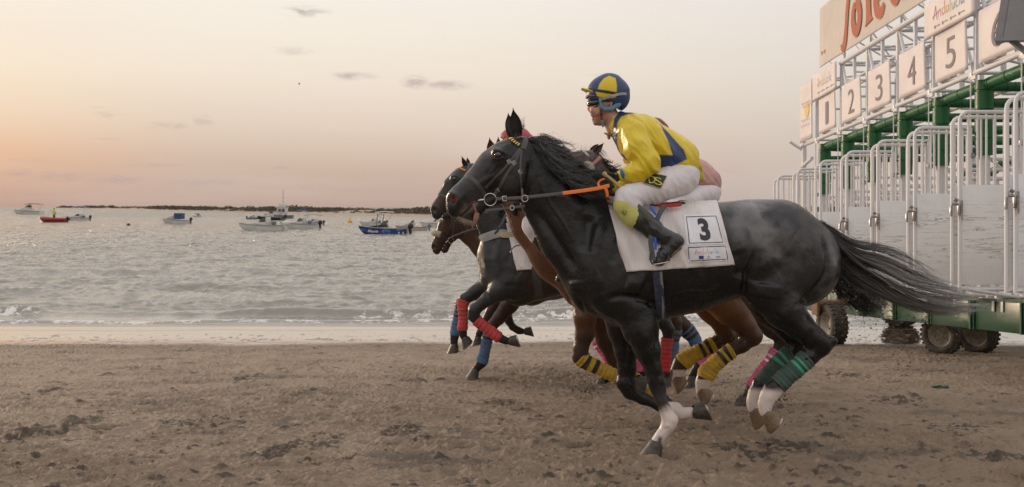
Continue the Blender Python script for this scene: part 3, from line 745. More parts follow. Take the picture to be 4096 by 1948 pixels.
M_tyre = mat('tyre_rubber', (.028, .026, .024), .75, var=(11, .6, (.12, .10, .075)), bump=(60, .6, .01))
M_rim = mat('dusty_rim', (.33, .29, .235), .5, var=(14, .6, (.13, .10, .07)))
M_metal = mat('worn_steel', (.35, .35, .36), .35, metal=.8, var=(30, .6, (.12, .10, .08)))
M_vc = mat('print_colours', rough=.6, vcol=True)
def gate():
    g = thing('starting_gate', 'white tubular horse racing starting gate on wheels with green padded posts and a green base', 'starting gate', G(12.9, 6.5, -1.135))
    Yk = [17.45 - 1.14 * k for k in range(9)]; Yn, Yf = 7.6, 18.25
    # --- the long pipes and the trusses
    f = MB()
    f.tube([G(Yf + .1, 5.98, 2.52), G(Yn, 5.98, 2.52)], .034, 12)
    f.tube([G(16.25, 5.98, 3.67), G(Yn, 5.98, 3.67)], .042, 12)
    f.tube([G(Yf, 6.02, 3.30), G(Yn, 6.02, 3.30)], .022, 8)
    f.tube([G(Yf, 6.95, 2.52), G(Yn, 6.95, 2.52)], .034, 10); f.tube([G(Yf, 6.95, 3.67), G(Yn, 6.95, 3.67)], .034, 10)
    f.tube([G(Yf, 6.95, 3.10), G(Yn, 6.95, 3.10)], .02, 8)
    f.tube([G(17.15, 6.02, 4.90), G(Yn, 6.02, 4.90)], .03, 10)
    ys = [Yk[0] + .1] + Yk[1:]
    for i, y in enumerate(ys):
        y2 = y - .05
        for dx in (6.0, 6.95):
            f.box(G(y2, dx, 3.09), (.055, .055, 1.12))
            f.tube([G(y2 - .04, dx, 3.64), G(y2 - .52, dx, 2.56)], .025, 8)
            f.box(G(y2 - .57, dx, 3.09), (.045, .045, 1.12))
        for h in (2.52, 3.10, 3.64): f.tube([G(y2, 6.02, h), G(y2, 6.93, h)], .022, 8)
        f.tube([G(y2, 6.02, 3.64), G(y2 - .57, 6.93, 3.64)], .018, 6); f.tube([G(y2 - .57, 6.02, 2.56), G(y2, 6.93, 2.56)], .018, 6)
        f.tube([G(y2 - .57, 6.02, 3.4), G(y2 - .57, 6.93, 3.4)], .018, 6)
        if i: 
            for hh in (3.7, 4.2, 4.9): f.tube([G(y2, 6.03, hh), G(y2, 6.93, 3.66)], .016, 6)
            f.tube([G(y2, 6.05, 3.67), G(y2, 6.05, 4.9)], .02, 8)
    f.tube([G(Yf, 6.0, 2.6), G(Yf, 6.0, -.6)], .045, 10); f.tube([G(Yf, 6.95, 3.67), G(Yf, 6.95, -.6)], .04, 10); f.tube([G(Yf - .1, 6.3, 2.5), G(Yf - .1, 6.3, -.5)], .03, 8)
    for h in (1.9, 1.2, .5, -.1): f.tube([G(Yf, 6.0, h), G(Yf, 8.9, h)], .03, 8); f.tube([G(Yf, 6.0, h - .05), G(Yk[0], 6.0, h - .05)], .03, 8)
    f.tube([P(3159, 566, 18.3), P(3214, 602, 18.3)], .03, 8); f.tube([G(Yf, 5.95, 2.1), G(Yf - .6, 5.95, 2.2)], .035, 8)
    f.build('upper_frame', M_white, g)
    f = MB()                      # rear half of the stalls
    for k, y in enumerate(Yk):
        f.tube([G(y, 8.9, 2.5), G(y, 8.9, -.6)], .04, 8); f.tube([G(y, 7.5, 1.45), G(y, 7.5, -.5)], .03, 8)
        for h in (1.45, 1.32, .3, -.1): f.tube([G(y, 6.2, h), G(y, 8.9, h)], .024, 8)
        f.tube([G(y, 6.95, 2.5), G(y, 8.9, 2.5)], .03, 8)
        f.tube([G(y, 6.2, 1.45), G(y, 7.5, .3)], .02, 6)
    for h in (1.9, .9, .2, 2.5): f.tube([G(Yf, 8.9, h), G(Yn, 8.9, h)], .026, 8)
    f.box(G(13, 8.9, .35), (.03, 10.2, .02)); f.build('rear_frame', M_white, g)
    # --- numbered and printed boards
    def board(name, ya, yb, h0, h1, dx=5.92, m=M_board, curl=.0, parent=g, n=10, wr=.01):
        V = []; Fc = []
        for i in range(n + 1):
            for j in range(n + 1):
                u, v = i / n, j / n; y = ya + (yb - ya) * u; d = wr * float(vnoise(np.array(y * 2.3), np.array(v * 2.), seed=3)) - curl * (u ** 6) * (.3 + v)
                V.append(G(y, dx + d, h0 + (h1 - h0) * v))
        q = len(V); V += [v + Vector((.012, 0, 0)) for v in V]
        for i in range(n):
            for j in range(n):
                a = i * (n + 1) + j; Fc.append((a, a + 1, a + n + 2, a + n + 1)); Fc.append((q + a, q + a + n + 1, q + a + n + 2, q + a + 1))
        ed = [i for i in range(n + 1)] + [i * (n + 1) + n for i in range(1, n + 1)] + [n * (n + 1) + n - i for i in range(1, n + 1)] + [(n - i) * (n + 1) for i in range(1, n)]
        for a, b_ in zip(ed, ed[1:] + ed[:1]): Fc.append((a, q + a, q + b_, b_))
        return mkmesh(name, V, Fc, m, parent, True)
    def letter(parent, body, ya, yb, h0, h1, m, dx, name='number', **kw):
        V, Fc = textmesh(body, **kw); V = fit(V, ya, yb, h0, h1)
        return mkmesh(name, [G(x, dx, y) for x, y in V], Fc, m, parent, False)
    for i in range(1, 8):
        ya = Yk[i - 1] - .25; yb = Yk[i] + .01; bo = board('number_board', ya, yb, 2.58, 3.235, curl=.022, wr=.003)
        w = ya - yb; wd = .13 if i != 1 else .07
        letter(bo, str(i), ya - w * .5 + wd, ya - w * .5 - wd, 2.70, 3.10, M_num, 5.911, bold=-.005)
        f = MB(); f.box(G((ya + yb) / 2, 5.99, 2.565), (.05, w * 1.0, .03)); f.build('board_bracket', M_white, g)
    for (ya, yb) in [(17.42, 16.22), (12.87, 11.52), (8.9, 7.6)]:
        bo = board('printed_board', ya, yb, 3.225, 3.70, dx=5.88, wr=.003); mb = MB()
        put = lambda x, y: G(x, 5.873, y)
        fd = .45 if ya > 14 else .25
        andalucia(put, mb, ya - .28, yb + .22, 3.42, 3.60, fd); mb.build('lettering', M_vc, bo, auto=False)
        for q in range(4):
            yy = ya - .3 - q * .22; mb = MB()
            mb.add([G(yy, 5.873, 3.30), G(yy - .03, 5.873, 3.30), G(yy - .03, 5.873, 3.34), G(yy, 5.873, 3.34)], [(0, 1, 2, 3)], (.25, .22, .22))
            mb.build('sponsor_mark', M_vc, bo, auto=False); mb = MB()
            mb.add([G(yy - .05, 5.873, 3.315), G(yy - .15, 5.873, 3.315), G(yy - .15, 5.873, 3.33), G(yy - .05, 5.873, 3.33)], [(0, 1, 2, 3)], (.35, .32, .32))
            mb.build('sponsor_line', M_vc, bo, auto=False)
    bo = board('poster', 18.2, 17.52, 2.56, 3.67, dx=5.9, wr=.003); mb = MB()
    cyl = [(17.78 + .13 * math.cos(a), 3.13 + .14 * math.sin(a)) for a in np.linspace(0, 6.28, 19)[:-1]]
    mb.add([G(x, 5.893, y) for x, y in cyl], [tuple(range(18))], (.72, .50, .13))
    for (a0, h0) in [(18.08, 3.27), (18.0, 3.2), (18.1, 2.95), (18.12, 2.85)]:
        pts = [(a0 - .045 * i, h0 + .035 * math.sin(i * 2.3)) for i in range(12)]
        for (x0, y0), (x1, y1) in zip(pts, pts[1:]): mb.add([G(x0, 5.892, y0), G(x1, 5.892, y1), G(x1, 5.892, y1 + .012), G(x0, 5.892, y0 + .012)], [(0, 1, 2, 3)], (.42, .22, .20) if h0 > 3.1 else (.45, .38, .36))
    mb.build('emblem', M_vc, bo, auto=False)
    M_ban = mat('banner_cloth', (.60, .55, .50), .75, var=(.9, .4, (.49, .44, .40)), bump=[(1.1, .6, .12, (1, 1, .5)), (7, .2, .02)])
    ba = board('banner', 17.1, 7.6, 3.78, 4.86, dx=5.9, m=M_ban, n=40, wr=.008)
    M_red = mat('banner_orange_red', (.42, .105, .065), .7); M_yel = mat('banner_outline', (.62, .36, .08), .7)
    # psychedelic lettering: "Solear"
    def blob(nodes, y_, m, nm, grow=0., dx=5.884):
        mb = MB(); L = []; Rr = []
        for i, (x, yv, w) in enumerate(nodes):
            a = nodes[max(i - 1, 0)]; c = nodes[min(i + 1, len(nodes) - 1)]; tx, ty = c[0] - a[0], c[1] - a[1]; l = math.hypot(tx, ty) or 1
            w = w / 2 + grow; L.append((x - ty / l * w, yv + tx / l * w)); Rr.append((x + ty / l * w, yv - tx / l * w))
        V = [G(y_ - p[0], dx, p[1]) for p in L] + [G(y_ - p[0], dx, p[1]) for p in Rr]; n = len(L)
        mb.add(V, [(i, i + 1, n + i + 1, n + i) for i in range(n - 1)]); return mb.build(nm, m, ba, auto=False)
    glyph = [  # (letter origin along the banner, strokes)
        (0.00, [[(.10, 3.95, .02), (.13, 3.88, .12), (.20, 3.86, .17), (.27, 3.95, .17), (.33, 4.2, .13), (.38, 4.5, .13), (.44, 4.68, .13), (.52, 4.72, .10), (.55, 4.66, .02)]]),
        (0.62, [[(.10, 4.47, .13), (.02, 4.38, .14), (-.0, 4.2, .16), (.06, 4.05, .18), (.17, 3.98, .18), (.27, 4.08, .17), (.30, 4.25, .17), (.25, 4.42, .16), (.12, 4.48, .13)]]),
        (1.10, [[(.16, 4.82, .12), (.15, 4.5, .17), (.17, 4.2, .18), (.18, 4.06, .20), (.19, 4.0, .36)]]),
        (1.55, [[(.08, 4.28, .12), (.28, 4.34, .12), (.28, 4.52, .13), (.16, 4.56, .14), (.03, 4.46, .16), (-.0, 4.25, .18), (.07, 4.07, .19), (.22, 4.02, .18), (.32, 4.14, .10)]]),
        (2.15, [[(.28, 4.5, .14), (.10, 4.52, .15), (.0, 4.38, .17), (.02, 4.15, .18), (.14, 4.05, .17), (.26, 4.14, .14)], [(.33, 4.58, .13), (.33, 4.3, .15), (.34, 4.1, .17), (.42, 4.05, .10)]]),
        (2.80, [[(.05, 4.5, .12), (.07, 4.3, .16), (.08, 4.08, .20), (.09, 4.02, .34)], [(.10, 4.35, .10), (.2, 4.52, .14), (.33, 4.5, .16)]])]
    for ox, sts in glyph:
        for st in sts:
            q = [(x + ox, yv - .02, w * .9) for x, yv, w in st]; q2 = resamp(q, .03)
            for _ in range(3): q2 = [q2[0]] + [tuple((q2[i - 1][j] + 2 * q2[i][j] + q2[i + 1][j]) / 4 for j in range(3)) for i in range(1, len(q2) - 1)] + [q2[-1]]
            blob(q2, 16.1, M_yel, 'letter_outline', .012, 5.887); blob(q2, 16.1, M_red, 'letter')
    letter(ba, 'H', 16.98, 16.80, 3.98, 4.05, M_red, 5.887, 'small_mark')
    for i in range(16):
        y = 16.6 - i * .6; f = MB(); f.tube([G(y, 5.9, 3.79), G(y - .03, 5.98, 3.67)], .008, 5); f.build('tie_cord', M_white, ba)
    # --- padded posts, arms and side pads
    def rings(mb, a, b, r, cuts):
        a = Vector(a); b = Vector(b); pts = []; rs = []
        for t in sorted(cuts):
            for d, k in ((-.014, 1.0), (-.006, .86), (.006, .86), (.014, 1.0)): pts.append(a.lerp(b, min(max(t + d / (b - a).length, 0), 1))); rs.append(r * k)
        pts = [a] + pts + [b]; rs = [r * .9] + rs + [r * .92]
        mb.tube(pts, rs, 20)
    for k, y in enumerate(Yk):
        mb = MB(); rings(mb, G(y, 6.12, 2.44), G(y, 6.12, 1.50), .112, [.14, .40, .46, .78]); mb.build('padded_post', M_pad, g)
        mb = MB(); rings(mb, G(y - .02, 6.13, 2.385), G(y - 1.12, 6.13, 2.385), .074, [.10, .14, .5, .88]); mb.build('padded_beam', M_pad, g)
        mb = MB(); rings(mb, G(y, 6.22, 2.36), G(y, 8.8, 2.36), .062, [.06, .10, .2, .5, .8]); mb.build('padded_rail', M_pad, g)
        mb = MB(); rings(mb, G(y, 6.22, 2.16), G(y, 8.8, 2.16), .06, [.08, .2, .55, .8]); mb.build('padded_rail', M_pad, g)
        mb = MB(); rings(mb, G(y, 8.6, 1.75), G(y - .55, 8.6, 1.95), .07, [.3, .7]); rings(mb, G(y - .55, 8.6, 1.95), G(y - 1.1, 8.6, 1.75), .07, [.3, .7]); mb.build('padded_arch', M_pad, g)
        f = MB(); f.box(G(y, 6.12, .60), (.10, .10, 1.8)); f.tube([G(y, 5.95, 2.5), G(y, 5.95, 1.0)], .008, 6); f.box(G(y, 5.97, 2.5), (.07, .09, .10), bev=.01); f.box(G(y - .08, 5.95, 2.46), (.03, .12, .05)); f.build('stall_post', M_white, g)
    # --- swung-open doors, two leaves folded together at every stall border
    chipped(M_panel, .76, True)
    def leaf(y, x0, x1, top, full):
        fr = MB(); c = .10; L = [G(y, x0, -.18), G(y, x0, top - c)] + [G(y, x0 + c - c * math.cos(a), top - c + c * math.sin(a)) for a in (.4, .8, 1.2)] + [G(y, x0 + c, top), G(y, x1, top)]
        fr.tube(L, .0225, 10); fr.tube([G(y, x1, top), G(y, x1, -.2)], .021, 8); fr.tube([G(y, x0, -.16), G(y, x1, -.16)], .024, 8)
        for i in range(6 if full else 4): xx = x0 + (x1 - x0) * (i + 1) / (7 if full else 5) + (.0 if full else .03); fr.tube([G(y, xx, top - .01), G(y, xx, 1.02 if full else .3)], .0125, 8)
        d = fr.build('door', M_chip, g, smooth=True)
        p = MB(); p.box(G(y, (x0 + x1) / 2, .455), (x1 - x0 - .036, .028, 1.13), bev=.006)
        for q in range(3): p.box(G(y - .016, x0 + .1 + q * .24, -.09), (.014, .008, .014))
        p.build('door_panel', M_panel, d)
        if full:
            l = MB(); l.box(G(y - .03, x0 - .02, .74), (.055, .05, .13), bev=.008); l.tube([G(y - .03, x0 - .04, .80), G(y - .03, x0 - .10, .80), G(y - .03, x0 - .115, .77), G(y - .03, x0 - .115, .66)], .016, 8)
            l.tube([G(y - .06, x0 - .01, .84), G(y - .06, x0 - .01, .62)], .014, 8); l.tube([G(y - .03, x0 - .04, .84), G(y - .03, x0 - .08, .86)], .02, 8); l.build('latch', M_metal, d)
        return d
    for k, y in enumerate(Yk[:8]):
        leaf(y, 5.25, 5.95, 1.845, True); leaf(y + .085, 5.205, 5.95, 1.80, False)
        h = MB()
        for z in (1.5, .1): h = MB(); h.box(G(y + .04, 5.97, z), (.06, .14, .07), bev=.008); h.build('hinge', M_metal, g)
    # --- base
    f = MB()
    for k in range(8):
        ya, yb = Yk[k], Yk[k + 1]; off = .0 if k % 2 else -.012
        f.box(G((ya + yb) / 2, 5.98 + off, -.49), (.05, ya - yb - .05, .36), R=Matrix.Rotation(-math.atan(272 / F), 3, 'X'), bev=.006)
        f.box(G(ya, 5.965, -.49), (.06, .035, .37)); f.box(G(ya - .08, 5.968, -.49), (.055, .012, .36))
    f.box(G(17.85, 5.98, -.49), (.05, .7, .36)); f.box(G(12.7, 6.02, -.30), (.12, 10.6, .03), R=Matrix.Rotation(-math.atan(272 / F), 3, 'X'))
    for k in range(8): f.box(G(Yk[k], 7.45, -.50), (2.9, .10, .2))
    f.box(G(12.7, 8.9, -.5), (.05, 10.6, .3), R=Matrix.Rotation(-math.atan(272 / F), 3, 'X')); f.box(G(12.9, 7.4, -.62), (.16, 10, .12), R=Matrix.Rotation(-math.atan(272 / F), 3, 'X'))
    f.build('base_skirt', M_green, g)
    f = MB()
    for k in range(9):
        y = Yk[k]; f.tube([G(y, 5.95, -.24), G(y - .95, 5.95, -.24)], .03, 10)
        if k < 8:
            for q in (.55, .75): f.box(G(y - q, 5.94, -.37), (.015, .05, .13), bev=.004); f.box(G(y - q, 5.90, -.26), (.08, .05, .03))
        f.tube([G(y - .05, 5.3, -.16), G(y - .02, 5.94, -.26)], .02, 8)
    f.build('foot_rail', M_white, g)
    # --- wheels
    def wheel(c, r, w, ax, rim=True, dark=False):
        c = Vector(c); ax = Vector(ax).normalized(); h = w / 2
        pr = [(r * .60, -h * .8), (r * .70, -h * .98), (r * .86, -h), (r * .96, -h * .82), (r, -h * .55), (r, -h * .2), (r * .985, -h * .18), (r * .985, -h * .1), (r, -h * .08), (r, h * .08), (r * .985, h * .1), (r * .985, h * .18), (r, h * .2), (r, h * .55), (r * .96, h * .82), (r * .86, h), (r * .70, h * .98), (r * .60, h * .8)]
        mb = MB(); mb.lathe(c, ax, pr, 40)
        a = ax.orthogonal().normalized(); b_ = ax.cross(a)
        for i in range(26):
            q = i / 26 * 2 * math.pi; d = a * math.cos(q) + b_ * math.sin(q); R = Matrix((d.cross(ax), ax, d)).transposed()
            for s in (-1, 1): mb.box(c + d * (r * 1.0) + ax * s * h * .62, (r * .13, h * .5, .02), R=R)
        ty = mb.build('tyre', M_tyre, g)
        mb = MB(); mb.lathe(c, ax, [(0.001, h * .30), (r * .12, h * .30), (r * .14, h * .12), (r * .34, h * .05), (r * .40, h * .25), (r * .50, h * .35), (r * .60, h * .80), (r * .62, h * .82), (r * .60, -h * .8), (r * .5, -h * .3), (.001, -h * .3)], 32)
        for i in range(5): q = i * 1.2566; mb.ball(c + (a * math.cos(q) + b_ * math.sin(q)) * r * .24 + ax * h * .1, .016, 6)
        mb.build('wheel_rim', M_rim, g, smooth=True)
    ang = math.radians(38)
    for px, Y in [(3767, 13.55), (3912, 13.7)]:
        p = P(px, 0, Y); wheel((p.x, Y, float(gz(Y)) + .272), .28, .19, (-math.cos(ang), -math.sin(ang), 0))
    p = P(3328, 0, 15.4); wheel((p.x, 15.4, float(gz(15.4)) + .33), .34, .27, (-1, -.12, 0))
    p = P(3592, 0, 18.2); wheel((p.x + .05, 18.2, float(gz(18.2)) + .30), .31, .5, (-.7, -.7, 0))
    f = MB()
    p = P(3840, 0, 13.65); f.box((p.x, 13.6, .95), (.5, .16, .16)); f.tube([(p.x, 13.6, .75), (p.x, 13.6, 1.5)], .05, 10)
    p = P(3262, 0, 15.6); f.box((p.x, 15.6, 1.05), (.05, .3, .5), bev=.02); f.tube([(p.x, 15.5, 1.0), (p.x + 1.2, 15.5, 1.05)], .05, 8)
    f.build('axle_guard', mat('rusty_axle', (.22, .12, .06), .7, var=(20, .6, (.08, .05, .04)), bump=(40, .4, .004)), g)
    # --- hanging metal housing at the near end
    f = MB(); q = [P(4045, -40, 9.3), P(4013, 152, 9.3), P(4150, 150, 9.3), P(4180, -40, 9.3)]
    f.prism(q, (.33, .6, .06))
    f.prism([P(4009, -40, 9.31), P(3979, 163, 9.31), P(4013.5, 152.5, 9.31), P(4045.5, -40, 9.31)], (.30, .55, .05))
    f.prism([P(4010, 150, 9.29), P(4150, 149, 9.29), P(4150, 158, 9.29), P(3982, 163, 9.29)], (0, .02, 0))
    R = Matrix.Rotation(math.radians(38), 3, 'Y'); f.box(P(4075, 185, 9.5), (.30, .04, .05), R=R)
    f.build('metal_housing', mat('grey_housing', (.27, .28, .30), .45, var=(4, .4, (.2, .2, .21)), bump=(3, .2, .02)), g)
    return g
gate()
# ================================================================== boats
M_gel = mat('gelcoat_white', (.62, .61, .58), .3, var=(1.2, .3, (.42, .40, .36))); M_hypal = mat('red_rubber', (.30, .04, .035), .55); M_mot = mat('motor_black', (.02, .022, .026), .35); M_wind = mat('tinted_glass', (.04, .06, .07), .08)
M_cnv = {k: mat('canvas_' + k, v, .8) for k, v in dict(blue=(.04, .10, .25), maroon=(.16, .02, .04), grey=(.16, .18, .22), tan=(.42, .38, .33), orange=(.42, .16, .06), black=(.02, .02, .022), white=(.6, .6, .6)).items()}
M_rail = mat('boat_rail', (.5, .5, .5), .3, metal=.6)
BC_ = [0]
def boat(px, wl, Lpx, label, yaw=0., style='open', canopy=None, cc='blue', motors=1, mc=None, hull=None, fold=1., bow=1, nm='motor_boat', beam=.36, cover=None, cab=None):
    Y = (CAMZ - SEA) * F / (wl - CY); L = Lpx / F * Y; X = (px - CX) / F * Y
    Bt = thing(nm, label, 'boat', (X, Y, SEA), 'boats moored off the beach'); R = Matrix.Rotation(math.radians(yaw), 3, 'Z'); o = Vector((X, Y, SEA))
    q = L / 5.0
    def W(x, y, z): return o + R @ Vector((x * L * bow, y * L, z * L))
    bw = beam / 2
    st = [(-.5, .006, .17, .10), (-.46, .07, .165, .03), (-.38, .55, .155, -.03), (-.25, .85, .14, -.05), (-.05, 1.0, .125, -.055), (.2, 1.0, .115, -.055), (.44, .94, .115, -.05)]
    V = []; n = 9
    for x, b_, zs, zk in st:
        for s_ in (-1, 1):
            pr = [(0, zk), (.55 * b_, zk + .02), (.86 * b_, zk + .05), (1.0 * b_, zs)]
            for yy, zz in (pr if s_ < 0 else pr[::-1]): V.append(W(x + (.0 if zz > .1 else .035 * (zs - zz) / .17 * (1 if x < -.3 else 0)), s_ * yy * bw, zz))
    m = 8; Fc = [(i * m + k, i * m + k + 1, (i + 1) * m + k + 1, (i + 1) * m + k) for i in range(len(st) - 1) for k in range(m - 1)] + [tuple((len(st) - 1) * m + k for k in range(m)), tuple(range(m))]
    mb = MB(); mb.add(V, Fc); mb.build('hull', hull or M_gel, Bt)
    mb = MB(); V = []
    for x, b_, zs, zk in st: V += [W(x, -bw * b_ * 1.01, zs), W(x, bw * b_ * 1.01, zs), W(x, bw * b_ * .99, zs - .018), W(x, -bw * b_ * .99, zs - .018)]
    mb.add(V, [(i * 4 + k, i * 4 + (k + 1) % 4, i * 4 + 4 + (k + 1) % 4, i * 4 + 4 + k) for i in range(len(st) - 1) for k in range(4)]); mb.build('deck', M_gel, Bt)
    for s_ in (-1, 1):
        mb = MB(); mb.tube([W(x, s_ * bw * b_ * 1.02, zs - .012) for x, b_, zs, zk in st], .0055 * L, 6); mb.build('rub_rail', M_cnv['grey'], Bt)
    if style in ('cabin', 'cruiser', 'open'):
        h = {'cabin': .14, 'cruiser': .10, 'open': .045}[style]
        mb = MB(); prof = [(-.36, .0), (-.20, h * .55), (-.06, h), (.05, h * (.9 if style == 'open' else 1.05)), (.07, 0)]
        V = [W(x, s_ * bw * .72, .135 + z) for s_ in (-1, 1) for x, z in prof]; k_ = len(prof)
        mb.add(V, [tuple(range(k_))[::-1], tuple(range(k_, 2 * k_))] + [(i, (i + 1) % k_, k_ + (i + 1) % k_, k_ + i) for i in range(k_)]); mb.build('foredeck', cover or M_gel, Bt)
        mb = MB(); mb.prism([W(-.07, -bw * .66, .13 + h), W(.03, -bw * .70, .13 + h), W(.05, -bw * .64, .21 + h), W(-.0, -bw * .6, .21 + h)], R @ Vector((0, bw * 1.25 * L, 0))); mb.build('windscreen', M_wind, Bt)
    if style == 'cabin' or cab:
        mb = MB(); mb.box(W(.10, 0, .25), (L * .30, L * bw * 1.5, L * .20), R=R, bev=L * .01); mb.build('cabin', cab or M_gel, Bt)
        mb = MB(); mb.box(W(.09, 0, .36), (L * .36, L * bw * 1.7, L * .018), R=R, bev=L * .005); mb.build('cabin_roof', M_gel, Bt)
        for s_ in (-1, 1):
            for j in (0, 1): mb = MB(); mb.box(W(.04 + .12 * j, s_ * bw * .755, .27), (L * .09, L * .01, L * .10), R=R); mb.build('window', M_wind, Bt)
    if style == 'open' and not cover:
        mb = MB(); mb.box(W(.12, 0, .20), (L * .09, L * .10, L * .16), R=R, bev=L * .01); mb.build('console', M_gel, Bt)
        mb = MB(); mb.box(W(.24, 0, .16), (L * .08, L * .14, L * .08), R=R, bev=L * .01); mb.build('seat', M_cnv['grey'], Bt)
    if canopy:
        x0, x1, z = canopy; mb = MB()
        V = []; k_ = 7
        for i in range(k_):
            t = i / (k_ - 1); x = x0 + (x1 - x0) * t; zz = z + .025 * math.sin(math.pi * t)
            for s_, dz in ((-1, 0), (-.5, .012), (.5, .012), (1, 0)): V.append(W(x, s_ * bw * .8, zz + dz))
        nV = len(V); V += [v - Vector((0, 0, .012 * L)) for v in V]; F4 = [(i * 4 + j, i * 4 + j + 1, i * 4 + 5 + j, i * 4 + 4 + j) for i in range(k_ - 1) for j in range(3)]
        ed = [0, 1, 2, 3] + [4 * i + 3 for i in range(1, k_)] + [4 * (k_ - 1) + 2 - j for j in range(3)] + [4 * (k_ - 1 - i) for i in range(1, k_ - 1)]
        mb.add(V, F4 + [tuple(a + nV for a in f[::-1]) for f in F4] + [(a, b_, b_ + nV, a + nV) for a, b_ in zip(ed, ed[1:] + ed[:1])]); mb.build('canopy', M_cnv[cc], Bt)
        for s_ in (-1, 1):
            for xa, xb in ((x0 + .02, (x0 + x1) / 2 - .04), (x1 - .02, (x0 + x1) / 2 + .04)):
                mb = MB(); mb.tube([W(xa, s_ * bw * .8, z), W(xb, s_ * bw * .85, .12)], .0045 * L, 6); mb.build('canopy_pole', M_rail, Bt)
    if style != 'rib':
        mb = MB(); mb.tube([W(-.49, 0, .24), W(-.42, -bw * .4, .24), W(-.28, -bw * .8, .22), W(-.12, -bw * .92, .20), W(-.10, -bw * .95, .14)], .004 * L, 6); mb.build('bow_rail', M_rail, Bt)
    for i in range(motors):
        yy = 0 if motors == 1 else (-.06 + .12 * i); m_ = MB()
        m_.ball(W(.505, yy, .155), (.060 * L, .040 * L, .060 * L), 12, R=R @ Matrix.Rotation(.25 * bow, 3, 'Y')); mo = m_.build('outboard_motor', mc or M_mot, Bt)
        m_ = MB(); m_.tube([W(.49, yy, .15), W(.505, yy, .02), W(.51, yy, -.06)], [.034 * L, .026 * L, .02 * L], 8); m_.build('motor_leg', mc or M_mot, mo)
    return Bt, W, L
def graffiti():
    m = bpy.data.materials.new('painted_hull'); m.use_nodes = True; t = m.node_tree; t.nodes.clear(); b = NB(t); out = b.n('ShaderNodeOutputMaterial'); p = b.n('ShaderNodeBsdfPrincipled'); g = b.n('ShaderNodeTexCoord').outputs['Object']
    v = b.n('ShaderNodeTexVoronoi'); b.set(v.inputs['Vector'], b.scale(g, (.8, .8, 1.6))); v.inputs['Scale'].default_value = 2.6
    sc_ = b.n('ShaderNodeSeparateColor'); b.set(sc_.inputs[0], v.outputs['Color'])
    c = b.ramp(sc_.outputs[0], [(0, (.02, .03, .13)), (.3, (.03, .09, .28)), (.5, (.06, .02, .08)), (.65, (.06, .20, .33)), (.8, (.03, .05, .25)), (.93, (.10, .35, .30)), (1, (.04, .07, .25))], 'CONSTANT')
    b.set(p.inputs['Base Color'], c); p.inputs['Roughness'].default_value = .35; b.L.new(p.outputs[0], out.inputs[0]); return m
a, Wf, L = boat(115, 858, 120, 'white cabin cruiser with an orange bimini, farthest left', style='cruiser', canopy=(-.08, .42, .34), cc='orange', motors=0)
a, Wf, L = boat(216, 889, 108, 'red inflatable rescue boat carrying a standing lifeguard', style='rib', nm='inflatable_boat', hull=M_hypal, beam=.40)
for s_ in (-1, 1):
    mb = MB(); mb.tube([Wf(-.48, 0, .17), Wf(-.40, s_ * .12, .15), Wf(-.2, s_ * .19, .12), Wf(.5, s_ * .19, .11)], [.05 * L, .058 * L, .06 * L, .045 * L], 12); mb.build('side_tube', M_hypal, a)
# lifeguard
Yr = (CAMZ - SEA) * F / (889 - CY); c = Wf(.0, 0, .10); PS = thing('person', 'lifeguard in a yellow high visibility jacket standing in the red inflatable boat', 'person', c)
def stick(dx, z): return (c.x + dx, c.y, c.z + z)
S = Sdf(); hh = 1.62
for A_, B_, ra, rb in (((-.08, 0, .05), (-.07, 0, .45), .07, .09), ((-.07, 0, .45), (-.05, 0, .85), .09, .11), ((.10, 0, .05), (.08, 0, .45), .07, .09), ((.08, 0, .45), (.05, 0, .85), .09, .11), ((0, 0, .85), (0, 0, 1.05), .15, .16), ((0, 0, 1.05), (0, 0, 1.32), .16, .15), ((0, 0, 1.4), (0, 0, 1.5), .06, .06), ((0, 0, 1.56), (0, 0, 1.62), .10, .10), ((-.16, 0, 1.33), (-.24, 0, 1.08), .06, .05), ((-.24, 0, 1.08), (-.14, 0, .92), .05, .04), ((.16, 0, 1.33), (.22, 0, 1.06), .06, .05), ((.22, 0, 1.06), (.2, 0, .82), .05, .04)):
    S.seg(np.array(c) + A_, np.array(c) + B_, ra, rb, None, None, .03)
V, Fq = S.mesh(.03, 1); zz = V[:, 2] - c.z; cc_ = np.where((zz > 1.4)[:, None], [.25, .12, .08], [.20, .02, .03]); cc_ = np.where((zz > 1.58)[:, None], [.03, .02, .02], cc_)
mkmesh('body', V, Fq, mat('lifeguard_body', rough=.7, vcol=True), PS, True, cc_)
S = Sdf(); 
for A_, B_, ra, rb in (((0, 0, .86), (0, 0, 1.33), .19, .18), ((-.16, 0, 1.33), (-.24, 0, 1.1), .085, .07), ((.16, 0, 1.33), (.22, 0, 1.08), .085, .07)): S.seg(np.array(c) + A_, np.array(c) + B_, ra, rb, None, None, .03)
V, Fq = S.mesh(.03, 1); zz = V[:, 2] - c.z; mkmesh('jacket', V, Fq, mat('hi_vis', rough=.7, vcol=True), PS, True, np.where(((zz > 1.0) & (zz < 1.12))[:, None], [.5, .55, .5], [.50, .62, .03]))
boat(310, 882, 102, 'white cuddy boat with a thin navy sun canopy near the red inflatable', style='open', canopy=(-.18, .42, .52), cc='grey', mc=M_mot)
boat(706, 893, 114, 'white boat with a blue canvas wheelhouse and a big outboard', style='cabin', cab=M_cnv['blue'], mc=M_mot, cover=M_cnv['tan'])
boat(786, 868, 40, 'small white boat with a dark wheelhouse seen end on behind the blue one', yaw=65, style='cabin', beam=.42, cab=M_cnv['grey'])
